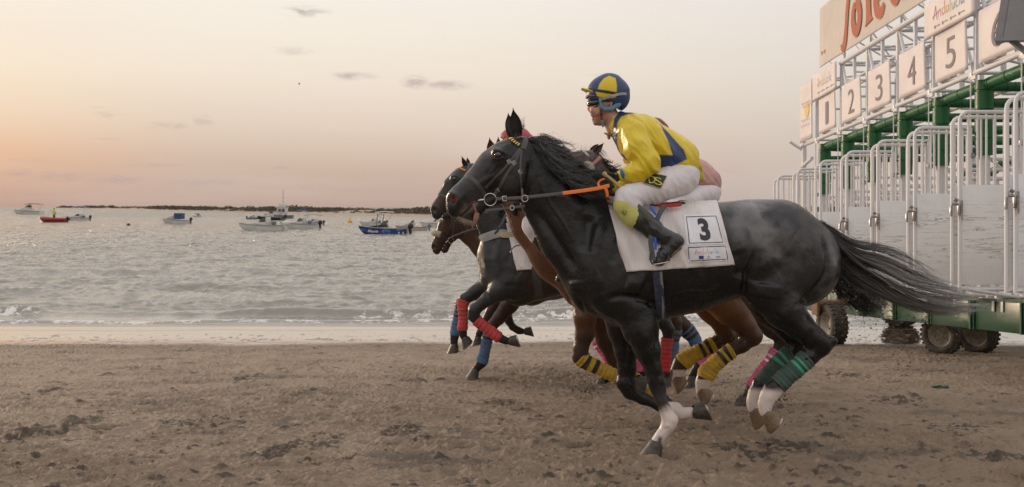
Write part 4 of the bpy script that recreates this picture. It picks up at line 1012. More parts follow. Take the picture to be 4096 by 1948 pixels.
# ship with a tall mast
a, Wf, L = boat(1118, 874, 120, 'larger work boat with a tall lattice mast beyond the moored boats', style='cabin', nm='work_boat', hull=M_cnv['grey'], motors=0)
for z0, z1, w_ in ((.3, .78, .02), (.78, .98, .01)):
    mb = MB(); mb.tube([Wf(.12, 0, z0), Wf(.12, 0, z1)], [w_ * L, w_ * .6 * L], 6); mb.build('mast', M_rail, a)
for z_ in (.55, .7, .84, .93):
    mb = MB(); mb.box(Wf(.12, 0, z_), (.10 * L * (1.2 - z_ * .6), .02 * L, .012 * L)); mb.build('mast_arm', M_rail, a)
mb = MB(); mb.box(Wf(.10, 0, .44), (.22 * L, .2 * L, .12 * L), bev=.01 * L); mb.build('bridge', M_gel, a)
boat(1085, 881, 112, 'dark cruiser with a maroon canopy behind the long white open boat', style='cruiser', canopy=(-.12, .40, .30), cc='maroon', hull=M_cnv['black'], motors=1)
boat(1018, 877, 62, 'dark low boat with a raised outboard left of the maroon canopy', style='open', hull=M_cnv['grey'], motors=1, bow=-1)
boat(1200, 914, 160, 'white boat with a sky blue bimini and black outboard', style='open', canopy=(-.12, .22, .42), cc='blue')
boat(1250, 900, 90, 'white boat under a grey canopy just past the blue bimini', style='open', canopy=(-.35, .40, .43), cc='grey')
boat(1050, 922, 188, 'long white open sport boat with twin outboards, nearest on the left', style='open', motors=2, mc=M_gel, beam=.30)
mb = MB(); c = P(1399, 889, (CAMZ - SEA) * F / (890 - CY)); mb.lathe((c.x, c.y, SEA - .1), (0, 0, 1), [(.02, 0), (.34, .05), (.40, .25), (.30, .45), (.12, .55), (.10, .75), (.02, .8)], 16); bo = mb.build('buoy', mat('buoy_yellow', (.60, .36, .02), .5)); tag(bo, 'small yellow mooring buoy between the white boats and the painted boat', 'buoy')
mb = MB(); c = P(514, 901, (CAMZ - SEA) * F / (901 - CY)); mb.lathe((c.x, c.y, SEA - .08), (0, 0, 1), [(.02, 0), (.2, .05), (.24, .18), (.12, .3), (.02, .34)], 14); bo = mb.build('float', M_cnv['black']); tag(bo, 'tiny dark float drifting alone left of the blue wheelhouse boat', 'float')
boat(1492, 903, 108, 'white boat under a pale hardtop behind the painted boat', style='open', canopy=(.10, .78, .50), cc='white', motors=1)
a, Wf, L = boat(1538, 936, 206, 'small boat with a bright blue painted hull and a black bow cover', style='open', hull=graffiti(), cover=M_cnv['black'], beam=.34)
V, Fc = textmesh('Pikatea', bold=.02, shear=.3); V = fit(V, -.30, -.10, .035, .085); mkmesh('lettering', [Wf(x, -.168 - .004, z) for x, z in V], Fc, mat('hull_lettering', (.65, .62, .66), .5), a, False)
mb = MB(); cc0 = [Wf(.0 + .018 * math.cos(q), -.173, .05 + .022 * math.sin(q)) for q in np.linspace(0, 6.28, 15)[:-1]]; mb.add(cc0, [tuple(range(14))]); mb.build('hull_dot', M_cnv['maroon'] if 0 else mat('pink_dot', (.6, .05, .10), .5), a)
for x in (.30, .38):
    mb = MB(); cc0 = [Wf(x + .014 * math.cos(q), -.165, .03 + .018 * math.sin(q)) for q in np.linspace(0, 6.28, 13)[:-1]]; mb.add(cc0, [tuple(range(12))]); mb.build('hull_dot', M_gel, a)
mb = MB(); mb.tube([Wf(-.14, -.1, .16), Wf(-.12, -.1, .38), Wf(.0, -.1, .38), Wf(-.03, -.1, .16)], .008 * L, 6); mb.build('arch', M_mot, a)
boat(1650, 923, 134, 'white boat wrapped in a beige cover showing its red bottom', style='cruiser', cover=M_cnv['tan'], hull=M_cnv['tan'], beam=.36, mc=M_cnv['grey'])
boat(1742, 908, 124, 'white open boat at the muzzle of the far horses', style='open', beam=.34)
# bird high over the water
mb = MB(); c = P(1197, 336, 110); mb.ball(c, (.10, .05, .07), 10); mb.prism([c, c + Vector((.06, -.25, .12)), c + Vector((-.05, -.28, .11))], (0, 0, .01)); mb.prism([c, c + Vector((.06, .25, .12)), c + Vector((-.05, .28, .11))], (0, 0, .01)); bo = mb.build('bird', M_mot); tag(bo, 'small dark bird gliding in the open sky', 'bird')
# ================================================================== things lying on the sand
def litter(name, px, py, label, cat, w, h, col, seed, flat=.3):
    Yg = 1.135 / ((py - CY) / F - .0725); R = np.random.default_rng(seed); S = Sdf(); c = np.array(P(px, py, Yg)); c[2] = float(gz(Yg))
    for i in range(9):
        a = c + R.normal(0, 1, 3) * [w * .35, w * .2, h * .1]; b_ = a + R.normal(0, 1, 3) * [w * .35, w * .25, h * .3]; a[2] = max(a[2], c[2]); b_[2] = max(b_[2], c[2]); S.seg(a, b_, h * R.uniform(.12, .3), h * R.uniform(.08, .2), None, None, .01)
    V, Fq = S.mesh(.006, 1); o = mkmesh(name, V, Fq, mat(name + '_surface', col, .8, var=(20, .6, tuple(q * .4 for q in col)), bump=(60, .8, .006)), None, True); tag(o, label, cat); return o
litter('driftwood_scrap', 1608, 1818, 'pale crumpled scrap half buried in the sand in front of the horses', 'scrap', .16, .05, (.42, .36, .29), 1)
litter('seaweed_clump', 3095, 1782, 'black seaweed clump on the sand behind the white hind hooves', 'seaweed', .10, .03, (.015, .015, .014), 2)
litter('seaweed_clump', 3990, 1832, 'dark seaweed strand in the bottom right corner of the sand', 'seaweed', .16, .03, (.014, .016, .016), 3)
litter('cloth_scrap', 3765, 1548, 'small dark green scrap on the sand below the gate wheels', 'scrap', .10, .05, (.02, .09, .06), 4)
litter('driftwood_scrap', 3330, 1808, 'faint pale twig at the lower edge right of the hooves', 'scrap', .12, .02, (.38, .33, .27), 5)
litter('driftwood_scrap', 410, 1810, 'grey shell fragments at the lower left of the beach', 'scrap', .10, .018, (.36, .33, .29), 6)
# sand thrown up by the hooves
def spray():
    R = np.random.default_rng(12); V = []; Fc = []; n = 0
    for (px, py, sx, sy, Yd, cnt, r0) in [(2345, 1545, 26, 20, 9.3, 240, .008), (3110, 1615, 40, 40, 7.6, 260, .008), (3560, 1250, 150, 45, 8.6, 420, .008), (3400, 1200, 60, 60, 7.2, 160, .007), (2620, 1480, 60, 50, 8.6, 160, .007), (2250, 1240, 70, 35, 9.2, 110, .006), (2800, 1330, 220, 130, 6.4, 150, .005), (2950, 1560, 70, 50, 7.4, 240, .007), (3650, 1380, 130, 60, 12, 340, .012), (3060, 1660, 60, 26, 6.2, 100, .006), (2340, 1560, 24, 8, 9.0, 120, .010)]:
        for _ in range(int(cnt * 1.7)):
            x = px + R.normal(0, sx); y = py + R.normal(0, sy); Y = Yd + R.normal(0, .35); p = np.array(P(x, y, Y)); g_ = float(gz(Y))
            if p[2] < g_ + .01: continue
            r = 1.5 * r0 * R.uniform(.25, 1.1) ** 1.5; a = R.normal(0, 1, (4, 3)); a /= np.linalg.norm(a, axis=1)[:, None]
            V += [tuple(p + q * r * R.uniform(.6, 1.3)) for q in a]; Fc += [(n, n + 1, n + 2), (n, n + 2, n + 3), (n, n + 3, n + 1), (n + 1, n + 3, n + 2)]; n += 4
    o = mkmesh('kicked_up_sand', V, Fc, mat('wet_clod', (.10, .07, .045), .8), None, False); tag(o, 'wet sand flying up from the hooves', kind='stuff')
spray()
# ================================================================== horses
def coat(name, tint=(1, 1, 1), rough=.40, hair=1.0):
    m = bpy.data.materials.new(name); m.use_nodes = True; t = m.node_tree; t.nodes.clear(); b = NB(t)
    out = b.n('ShaderNodeOutputMaterial'); p = b.n('ShaderNodeBsdfPrincipled'); g = b.n('ShaderNodeTexCoord').outputs['Object']
    c = b.n('ShaderNodeVertexColor', layer_name='Col').outputs['Color']
    c = b.mix(1, c, tint, 'MULTIPLY')
    n1 = b.noise(b.scale(g, (1, 1, 1)), 7, 5, .6); c = b.mix(b.m('MULTIPLY', b.smooth(n1, .42, .7), .5), c, b.mix(1, c, (.010, .0095, .009), 'ADD'))
    n2 = b.noise(b.scale(g, (1, 1, .55)), 130, 3, .7); c = b.mix(b.m('MULTIPLY', b.smooth(n2, .5, .75), .5), c, b.mix(1, c, (.030, .028, .026), 'ADD'))
    n3 = b.noise(g, 55, 2, .5); c = b.mix(b.m('MULTIPLY', b.smooth(n3, .76, .82), .18), c, (.22, .18, .14))   # dust specks
    b.set(p.inputs['Base Color'], c)
    b.set(p.inputs['Roughness'], b.m('ADD', b.m('MULTIPLY', n1, .26), rough - .17)); p.inputs['Specular IOR Level'].default_value = .36
    prev = None
    for sc_, k, st, ds in [(8, (1, 1, 1), .55, .016), (40, (1.3, 1, .5), .5 * hair, .005), (150, (1.5, 1, .4), .6 * hair, .0022)]:
        bn = b.n('ShaderNodeBump'); bn.inputs['Strength'].default_value = st; bn.inputs['Distance'].default_value = ds
        b.set(bn.inputs['Height'], b.noise(b.scale(g, k), sc_, 4, .62, .4))
        if prev is not None: b.L.new(prev, bn.inputs['Normal'])
        prev = bn.outputs[0]
    b.L.new(prev, p.inputs['Normal']); b.L.new(p.outputs[0], out.inputs[0]); return m
M_coat1 = coat('black_coat', rough=.29); M_coat2 = coat('horse_coat', rough=.37)
M_hoof = mat('hoof_horn', (.035, .035, .036), .45, var=(30, .6, (.13, .10, .065)), bump=(60, .4, .002, (1, 1, 4)))
M_hooft = mat('pale_hoof_horn', (.21, .145, .085), .55, var=(28, .6, (.07, .05, .035)), bump=(60, .4, .002, (1, 1, 4)))
M_shoe = mat('horseshoe_steel', (.45, .45, .45), .35, metal=.9, var=(60, .5, (.2, .15, .1)))
M_eye = mat('eye_dark', (.012, .008, .006), .04, coat=1.)
M_hair = mat('horse_hair', rough=.42, vcol=True, spec=.45)
M_leath = mat('bridle_leather', (.052, .050, .052), .36, bump=(120, .3, .001), var=(40, .5, (.07, .07, .07)))
M_steel = mat('bit_steel', (.62, .60, .57), .2, metal=1.)
M_band = mat('leg_bandage', rough=.85, vcol=True, bump=[(8, .4, .008, (1, 1, 6)), (260, .3, .001)], var=(14, .45, (.14, .10, .07)))
M_orange = mat('orange_rein', (.75, .17, .02), .6, bump=(200, .3, .001))
M_cloth = mat('saddle_cloth_white', (.70, .67, .66), .85, var=(2.6, .4, (.50, .43, .40)), bump=[(5, .6, .03, (2.6, 1, .5)), (420, .3, .001)])
M_print = mat('printed_panel', (.70, .70, .74), .7, bump=(5, .35, .012))
M_ink = mat('black_print', (.03, .03, .045), .6)
M_girth = mat('girth_web', (.012, .022, .055), .6, bump=(150, .4, .002), var=(40, .5, (.09, .09, .10)))
M_red2 = mat('red_saddle_edge', (.45, .02, .02), .45)
HEAD = [(2092, 602, 56, 44), (2040, 642, 84, 60), (1985, 682, 86, 54), (1925, 735, 70, 42), (1868, 778, 55, 36), (1836, 802, 53, 37)]
CHEEK = [(2072, 700, 88, 50), (2045, 735, 66, 48)]
LIP = [(1836, 805, 50, 36), (1826, 832, 36, 32), (1850, 832, 30, 30)]
JAW = [(2040, 758, 44, 34), (1980, 790, 30, 28), (1920, 822, 26, 24), (1885, 850, 32, 26), (1862, 852, 24, 22)]
def sim(a0, a1, b0, b1):
    """similarity taking px points a0,a1 to b0,b1"""
    z = complex(b1[0] - b0[0], b1[1] - b0[1]) / complex(a1[0] - a0[0], a1[1] - a0[1]); s = abs(z)
    def f(x, y):
        w = z * complex(x - a0[0], y - a0[1]); return (w.real + b0[0], w.imag + b0[1])
    return f, s
def hoof(parent, px, py, dy, ang, Y0, s=1.0, pale=False, toe=-1, shoe=True):
    """coronet centre in px, ang = direction from coronet to sole (deg, 90 = straight down)"""
    Y = Y0 + dy; C = P(px, py, Y); a = math.radians(ang)
    d = Vector((math.cos(a), 0, -math.sin(a))); f = Vector((-math.sin(a) * -toe * -1, 0, -math.cos(a) * -toe * -1))
    f = Vector((d.z, 0, -d.x)) * (1 if toe < 0 else -1); lat = Vector((0, 1, 0)); n = 28
    prof = [(-.012, .040, .037, -.004), (0, .045, .042, 0), (.012, .047, .043, .004), (.045, .058, .050, .013), (.078, .069, .057, .022), (.080, .062, .050, .020), (.070, .045, .036, .018), (.066, .002, .002, .015)]
    V = []
    for h, rl, rw, sh in prof:
        for k in range(n):
            q = 2 * math.pi * k / n; c_ = math.cos(q); back = max(-c_, 0)
            hh = h + (.034 * back if h < .06 else 0) * (1 if h < .03 else .5)
            V.append(C + (f * (c_ * rl * (1 - .18 * back) + sh) + lat * (math.sin(q) * rw * (1 + .05 * back)) + d * hh) * s)
    Fc = [(i * n + k, i * n + (k + 1) % n, (i + 1) * n + (k + 1) % n, (i + 1) * n + k) for i in range(len(prof) - 1) for k in range(n)]
    mb = MB(); mb.add(V, Fc); o = mb.build('hoof', M_hooft if pale else M_hoof, parent)
    if shoe:
        mb = MB(); V = []; seg = 22
        for i in range(seg + 1):
            q = -2.45 + 4.9 * i / seg; c_ = math.cos(q); e = Vector((0, 0, 0))
            for rl, rw, h in ((.070, .058, .079), (.056, .044, .079), (.056, .044, .086), (.070, .058, .086)):
                V.append(C + (f * (c_ * rl * (1 - .18 * max(-c_, 0)) + .022) + lat * (math.sin(q) * rw) + d * h) * s)
        Fc = [(i * 4 + k, i * 4 + (k + 1) % 4, (i + 1) * 4 + (k + 1) % 4, (i + 1) * 4 + k) for i in range(seg) for k in range(4)] + [(0, 1, 2, 3), tuple(seg * 4 + k for k in range(4))]
        mb.add(V, Fc); mb.build('horseshoe', M_shoe, o)
    return o
def bandage(parent, nodes, dy, Y0, base, stripes=(), sc_=(0, 0, 0), grow=.0125, name='leg_bandage'):
    pts = []; ls = []
    q = resamp([(a, b_, r) for a, b_, r in nodes], 2.2)
    for _ in range(6): q = [q[0]] + [tuple((q[i - 1][j] + 2 * q[i][j] + q[i + 1][j]) / 4 for j in range(3)) for i in range(1, len(q) - 1)] + [q[-1]]
    L = len(q); V = []; C = []; n = 24; Y = Y0 + dy
    W3 = [P(x, y, Y) for x, y, r in q]
    for i in range(L):
        t = (W3[min(i + 2, L - 1)] - W3[max(i - 2, 0)]).normalized(); b_ = t.cross(Vector((0, 1, 0))).normalized(); u = i / (L - 1)
        e = grow + (.002 * math.sin(i * 1.1)) + .0015 * math.sin(i * 2.9 + 1)
        if i in (0, L - 1): e -= .005
        r = q[i][2] * Y / F
        for k in range(n):
            a = 2 * math.pi * k / n; w = 1 + .035 * math.sin(a * 2 + i * .35) + .02 * math.sin(a * 3 - i * .2)
            V.append(W3[i] + b_ * math.cos(a) * (r + e) * w + Vector((0, 1, 0)) * math.sin(a) * (r * .85 + e) * w)
            uu = u + .004 * math.sin(a)
            on = any(s0 < uu < s1 for s0, s1 in stripes); C.append(sc_ if on else base)
    Fc = [(i * n + k, i * n + (k + 1) % n, (i + 1) * n + (k + 1) % n, (i + 1) * n + k) for i in range(L - 1) for k in range(n)]
    mb = MB(); mb.V = V; mb.F = Fc; mb.C = C; return mb.build(name, M_band, parent)
def ear(parent, base, tip, w, Y, out, s, m, col, inner, turn=0.):
    """cupped ear: base/tip in px at distance Y, width w px"""
    A = P(*base, Y); B_ = P(*tip, Y + out); ax = (B_ - A); ax_n = ax.normalized()
    side = Vector((0, 1, 0)).cross(ax_n).normalized() * -1; back = side.cross(ax_n).normalized()
    side = (side * math.cos(turn) + back * math.sin(turn)).normalized(); back = side.cross(ax_n).normalized()
    W_ = w * Y / F; n = 14; mcols = 9; V = []; C = []
    for lay in (0, 1):
        for i in range(n + 1):
            t = i / n; ww = W_ / 2 * (.55 + 1.9 * t - .2 * t * t) if t < .3 else None
            ww = W_ / 2 * (math.sin(math.pi * min(t * .80 + .20, 1)) ** .8) * (1 if t < .55 else (1 - ((t - .55) / .45) ** 2.2) * .98 + .02)
            for j in range(mcols + 1):
                u = -1 + 2 * j / mcols; cup = W_ * .55 * (1 - u * u) * (1 - t * .8)
                p = A + ax * t + side * (u * ww) + back * (cup + (0.0035 * s if lay else -.0)) + ax_n * 0
                V.append(p); C.append(col if lay else inner)
    q = (n + 1) * (mcols + 1); Fc = []
    for i in range(n):
        for j in range(mcols):
            a = i * (mcols + 1) + j; Fc.append((a, a + 1, a + mcols + 2, a + mcols + 1)); Fc.append((q + a, q + a + mcols + 1, q + a + mcols + 2, q + a + 1))
        for j in (0, mcols): a = i * (mcols + 1) + j; Fc.append((a, a + mcols + 1, q + a + mcols + 1, q + a))
    mb = MB(); mb.V = V; mb.F = Fc; mb.C = C; return mb.build('ear', m, parent)
def horse(c):
    Y0 = c['Y']; H = thing(c['name'], c['label'], 'horse', Vector((P(c['base'], 0, Y0).x, Y0, float(gz(Y0)))), 'horses breaking from the starting gate')
    S = Sdf(); T = c['T']; s = c['s']; k0 = .05 * (s / 1.0) * Y0 / 6
    body = [(2440, 1010, 190, 120), (2520, 1045, 218, 158), (2620, 1050, 224, 172), (2750, 1030, 214, 176), (2880, 1005, 190, 166), (2990, 985, 180, 160), (3100, 985, 182, 160), (3176, 1045, 186, 148)]
    S.chain([(*T(x, y), r * s, l * s) for x, y, r, l in body], Y0, k=k0)
    S.chain([(*T(x, y), r * s, l * s) for x, y, r, l in [(2450, 1120, 178, 118), (2520, 1190, 130, 105)]], Y0, k=k0)
    S.chain([(*T(2450, 870), 75 * s, 48 * s), (*T(2540, 880), 70 * s, 60 * s)], Y0, k=k0)          # withers
    for sg in (-1, 1):
        S.chain([(*T(3110, 1080), 165 * s, 62 * s, sg * .125), (*T(3085, 1150), 112 * s, 58 * s, sg * .14)], Y0, k=k0)
        S.chain([(*T(2420, 1010), 120 * s, 50 * s, sg * .12), (*T(2480, 1150), 130 * s, 58 * s, sg * .15)], Y0, k=k0)
    S.chain(c['neck'], Y0, k=k0)
    hf, hs = c['head']; sh = hs
    hd = lambda L, dy=0: [(*hf(x, y), r * hs, l * hs, dy) for x, y, r, l in L]
    kk = .028 * hs * Y0 / 6
    S.chain(hd(HEAD), Y0, k=kk * 1.3); S.chain(hd(LIP), Y0, k=kk); S.chain(hd(JAW), Y0, k=kk)
    for sg in (-1, 1): S.chain(hd(CHEEK, sg * .028 * hs * Y0 / 6), Y0, k=kk)
    for sg in (-1, 1): S.chain(hd([(2000, 628, 34, 20), (2030, 620, 40, 20)], sg * .075 * hs * Y0 / 6), Y0, k=kk)
    S.chain(hd([(1790, 890, 4, 60), (1832, 876, 5, 60), (1870, 838, 4, 60), (1908, 806, 2.5, 60)]), Y0, k=.008, sub=True)
    for L in c['legs']:
        nd = L['n']; q = []
        for i, (x, y, r) in enumerate(nd):
            u = i / (len(nd) - 1); q.append((x, y, r, r * (.92 if u < .5 else .84), L['dy'] * (1 if i else .8)))
        S.chain(q, Y0, k=.030 * s * Y0 / 6)
        for (x, y, r) in L.get('x', []): S.chain([(x, y, r, r * .8, L['dy'])], Y0, k=.02 * s * Y0 / 6)
    V, Fq = S.mesh(c['vox'], c.get('sm', 3))
    st = c.get('strokes') or [([T(*p) for p in pts], w * s, d * s * Y0 / 6) for pts, w, d in STROKES_BODY] + [([hf(*p) for p in pts], w * hs, d * hs * Y0 / 6) for pts, w, d in STROKES_HEAD]
    V = symN(V, Fq, Y0, st)
    N = vnormals(V, Fq); V = V + N * (.0022 * s * Y0 / 6 * fbm(V[:, 0] * 9, V[:, 1] * 9, V[:, 2] * 6, o=3, seed=c['seed']))[:, None]
    px, py = topx(V); Mv = V.copy(); fr = V[:, 1] > Y0; Mv[fr, 1] = 2 * Y0 - V[fr, 1]; mx, my = topx(Mv)
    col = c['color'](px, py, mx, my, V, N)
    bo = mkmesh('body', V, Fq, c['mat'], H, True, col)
    B = bvh(V, Fq)
    # eyes
    ec = hf(1992, 620); h, n = ray(B, ec[0], ec[1], Y0)
    for sg in (-1, 1):
        p = Vector(h); 
        if sg > 0: p.y = 2 * Y0 - p.y
        mb = MB(); r = .0215 * hs * Y0 / 6; mb.ball(p + Vector((0, -sg * -r * .45, 0)), (r * 1.1, r * .8, r * .85), 20, R=Matrix.Rotation(-.15, 3, 'Y')); mb.build('eye', M_eye, H)
    for e in c['ears']: ear(H, e[0], e[1], e[2], Y0 + e[3], e[4], s, M_hair, c['earcol'], c.get('earin', tuple(v * .8 for v in c['earcol'])), e[5] if len(e) > 5 else 0)
    for L in c['legs']:
        hx = L['hoof']; hoof(H, hx[0], hx[1], L['dy'], hx[2], Y0, 1.08 * s * Y0 / 6, pale=L.get('pale', False), toe=L.get('toe', -1))
        if 'band' in L:
            b0, b1 = L['band']; nd = resamp(L['n'], 3); ds = [0]
            for a, b_ in zip(nd, nd[1:]): ds.append(ds[-1] + math.hypot(b_[0] - a[0], b_[1] - a[1]))
            sel = [q for q, d in zip(nd, ds) if b0 * ds[-1] <= d <= b1 * ds[-1]]
            bandage(H, sel, L['dy'], Y0, L['bc'], L.get('bs', ()), L.get('bsc', (.02, .02, .02)))
    return H, B, V, Fq
STROKES_HEAD = [([(2122, 640), (2117, 720), (2100, 785), (2050, 812)], 11, -.016), ([(1985, 700), (1900, 742)], 9, .007), ([(2010, 745), (1925, 785)], 20, -.011),
    ([(1990, 598), (1968, 612)], 9, .008), ([(1972, 606), (1990, 600), (2012, 606), (2020, 616)], 6, .010), ([(1974, 628), (1992, 636), (2014, 628)], 5, .005),
    ([(1984, 620), (2002, 620)], 8, -.009), ([(2030, 600), (2050, 590)], 16, -.010), ([(1950, 640), (1900, 690)], 12, -.004),
    ([(1803, 790), (1812, 800), (1822, 798)], 11, -.026), ([(1794, 784), (1806, 770), (1826, 778), (1834, 796), (1824, 814)], 8, .010), ([(1850, 790), (1880, 830)], 10, -.006),
    ([(1880, 812), (1835, 850)], 5, .006), ([(2075, 700)], 30, .004) if False else ([(2075, 700), (2076, 702)], 34, .005), ([(1960, 780), (1940, 800)], 10, -.005)]
STROKES_BODY = [([(2140, 835), (2225, 960), (2300, 1085)], 20, -.020), ([(2360, 860), (2345, 950), (2340, 1010)], 26, -.022), ([(2405, 870), (2385, 960), (2378, 1060), (2400, 1170)], 22, .016),
    ([(2430, 1195), (2500, 1180), (2580, 1200), (2640, 1240)], 13, -.013), ([(2510, 1120), (2570, 1150)], 45, .022), ([(2310, 1190), (2332, 1255), (2380, 1292)], 9, -.016), ([(2300, 1120), (2300, 1170)], 26, .012),
    ([(2650, 1120), (2660, 1230)], 16, -.010), ([(2470, 950), (2450, 1060)], 18, -.008), ([(2240, 760), (2330, 850)], 28, .008),
    ([(2950, 1000), (2975, 1075), (2960, 1120)], 30, -.026), ([(3018, 1005), (3000, 1080), (2980, 1130), (2972, 1180)], 9, -.018), ([(3060, 1130), (3050, 1190)], 48, .022),
    ([(3285, 945), (3318, 1040), (3296, 1118), (3230, 1185), (3180, 1228)], 8, -.016), ([(3345, 1030), (3320, 1130), (3250, 1205)], 16, .008), ([(3000, 850), (3020, 870)], 30, .014), ([(3120, 900), (3180, 940)], 50, .010),
    ([(3090, 930), (3110, 1030)], 24, -.007), ([(2700, 900), (2760, 1120)], 10, -.004), ([(2760, 900), (2820, 1110)], 10, -.004), ([(2820, 900), (2880, 1090)], 10, -.004), ([(2730, 900), (2790, 1115)], 10, .004), ([(2790, 900), (2850, 1100)], 10, .004),
    ([(2700, 1215), (2820, 1190), (2920, 1150)], 12, -.008), ([(2560, 960), (2600, 1080)], 30, -.006)]
STROKES_LEGS1 = [([(2380, 1060), (2400, 1110), (2390, 1160), (2420, 1200)], 3, .004), ([(2540, 1330), (2550, 1390), (2575, 1440), (2600, 1500)], 3, .005), ([(2690, 1180), (2760, 1160), (2830, 1170), (2900, 1130)], 4, .0045), ([(2760, 1160), (2790, 1200)], 3, .003), ([(2950, 1190), (3010, 1230), (3090, 1300)], 3.5, .004), ([(1930, 700), (1950, 740), (1940, 790)], 3, .0035), ([(2000, 650), (1960, 690), (1950, 720)], 3, .003), ([(2160, 720), (2190, 800), (2250, 880), (2290, 960)], 5, .005), ([(3080, 1060), (3130, 1120), (3120, 1190)], 4, .003), ([(2460, 1000), (2520, 1060), (2540, 1130)], 14, -.006), ([(2590, 1110), (2620, 1170), (2600, 1230)], 12, -.007), ([(3140, 860), (3200, 960), (3180, 1080)], 26, -.006), ([(3020, 900), (3060, 1000), (3040, 1080)], 30, .008), ([(2622, 1300), (2628, 1380), (2622, 1450)], 8, -.011), ([(2580, 1330), (2600, 1440)], 13, .007), ([(2565, 1340), (2590, 1470)], 5, -.004), ([(2606, 1500), (2604, 1545)], 9, .006), ([(2645, 1510), (2650, 1540)], 6, .006), ([(2634, 1570), (2672, 1665)], 4, -.006),
    ([(2662, 1700), (2690, 1712)], 8, .006), ([(2650, 1720), (2690, 1705)], 4, -.004), ([(3225, 1262), (3300, 1335)], 8, -.016), ([(3160, 1270), (3230, 1345)], 20, .008), ([(3330, 1352), (3345, 1372)], 10, .010), ([(3270, 1375), (3240, 1410)], 8, -.007), ([(3255, 1420), (3215, 1440)], 5, .004),
    ([(3095, 1250), (3180, 1330)], 6, -.006), ([(2512, 1340), (2515, 1460)], 8, -.006), ([(2520, 1500), (2540, 1560)], 6, -.006)]
def smooth_u(x): return np.clip(x, 0, 1)
def gb(px, py, x, y, r): return np.exp(-(((px - x) ** 2 + (py - y) ** 2) / r ** 2))
def color1(px, py, mx, my, V, N):
    n = len(px); c = np.tile(np.array([.0075, .0082, .009]), (n, 1))
    f = lambda w, q: c * (1 - w[:, None]) + np.array(q) * w[:, None]
    nz = fbm(V[:, 0] * 16, V[:, 1] * 16, V[:, 2] * 16, o=3, seed=4) * .5 + .5
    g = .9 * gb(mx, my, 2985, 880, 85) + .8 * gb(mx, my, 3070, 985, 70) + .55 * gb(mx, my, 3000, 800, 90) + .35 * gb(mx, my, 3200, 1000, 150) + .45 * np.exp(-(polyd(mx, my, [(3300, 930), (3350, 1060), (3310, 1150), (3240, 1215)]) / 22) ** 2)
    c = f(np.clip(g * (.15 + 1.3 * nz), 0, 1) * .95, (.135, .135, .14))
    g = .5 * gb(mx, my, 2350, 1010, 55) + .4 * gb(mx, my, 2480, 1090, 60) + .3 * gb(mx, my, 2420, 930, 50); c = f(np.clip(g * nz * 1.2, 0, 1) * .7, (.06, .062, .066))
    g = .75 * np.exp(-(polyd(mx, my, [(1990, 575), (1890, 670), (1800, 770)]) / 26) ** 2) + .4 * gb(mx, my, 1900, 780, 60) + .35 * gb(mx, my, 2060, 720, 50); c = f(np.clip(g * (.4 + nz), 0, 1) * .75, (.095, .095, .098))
    c = f(np.exp(-(polyd(mx, my, [(1806, 795), (1820, 798)]) / 8) ** 2), (.24, .07, .06))
    c = f(np.clip(np.exp(-(polyd(mx, my, [(1900, 812), (1850, 850)]) / 8) ** 2) * 1.2, 0, 1) * .8, (.30, .19, .16))
    c = f(np.exp(-(polyd(mx, my, [(1840, 862), (1875, 880)]) / 14) ** 2) * .4, (.16, .15, .14))
    wn = 14 * fbm(V[:, 0] * 22, V[:, 1] * 22, V[:, 2] * 22, o=2, seed=9)
    near = V[:, 1] < 6.0
    white = (.66, .57, .53)
    w = sstep(py + wn + (px - 2650) * .35, 1618, 1662) * near * (px < 2760) * (px > 2540); c = f(w, white)
    c = f(w * np.exp(-(polyd(px, py, [(2640, 1755), (2638, 1775)]) / 10) ** 2), (.05, .05, .06))
    w = sstep(px + wn * .6, 2655, 2685) * (~near) * (py > 1570) * (px < 2860); c = f(w, white)
    w = sstep(py + wn * .4, 1545, 1575) * (px > 2960); c = f(w, white)
    g = gb(px, py, 2655, 1590, 40) * near; c = f(g * .5, (.12, .11, .11))
    return c
def colorN(base, dark, pts=None, white=None, hi=None):
    def fn(px, py, mx, my, V, N):
        c = np.tile(np.array(base), (len(px), 1)); f = lambda w, q: c * (1 - w[:, None]) + np.array(q) * w[:, None]
        nz = fbm(V[:, 0] * 5, V[:, 1] * 5, V[:, 2] * 5, o=3, seed=14) * .5 + .5
        c = f(np.clip(nz * 1.2 - .3, 0, 1) * .5, np.array(base) * 1.7)
        legz = sstep(py, 1230, 1400); c = f(legz * .85, dark)
        if hi:
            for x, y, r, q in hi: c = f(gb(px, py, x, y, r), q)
        if white:
            for x0, y0, x1, y1 in white: c = f(((px > x0) & (px < x1) & (py > y0) & (py < y1)).astype(float), (.62, .53, .48))
        return c
    return fn
idn = lambda x, y: (x, y)
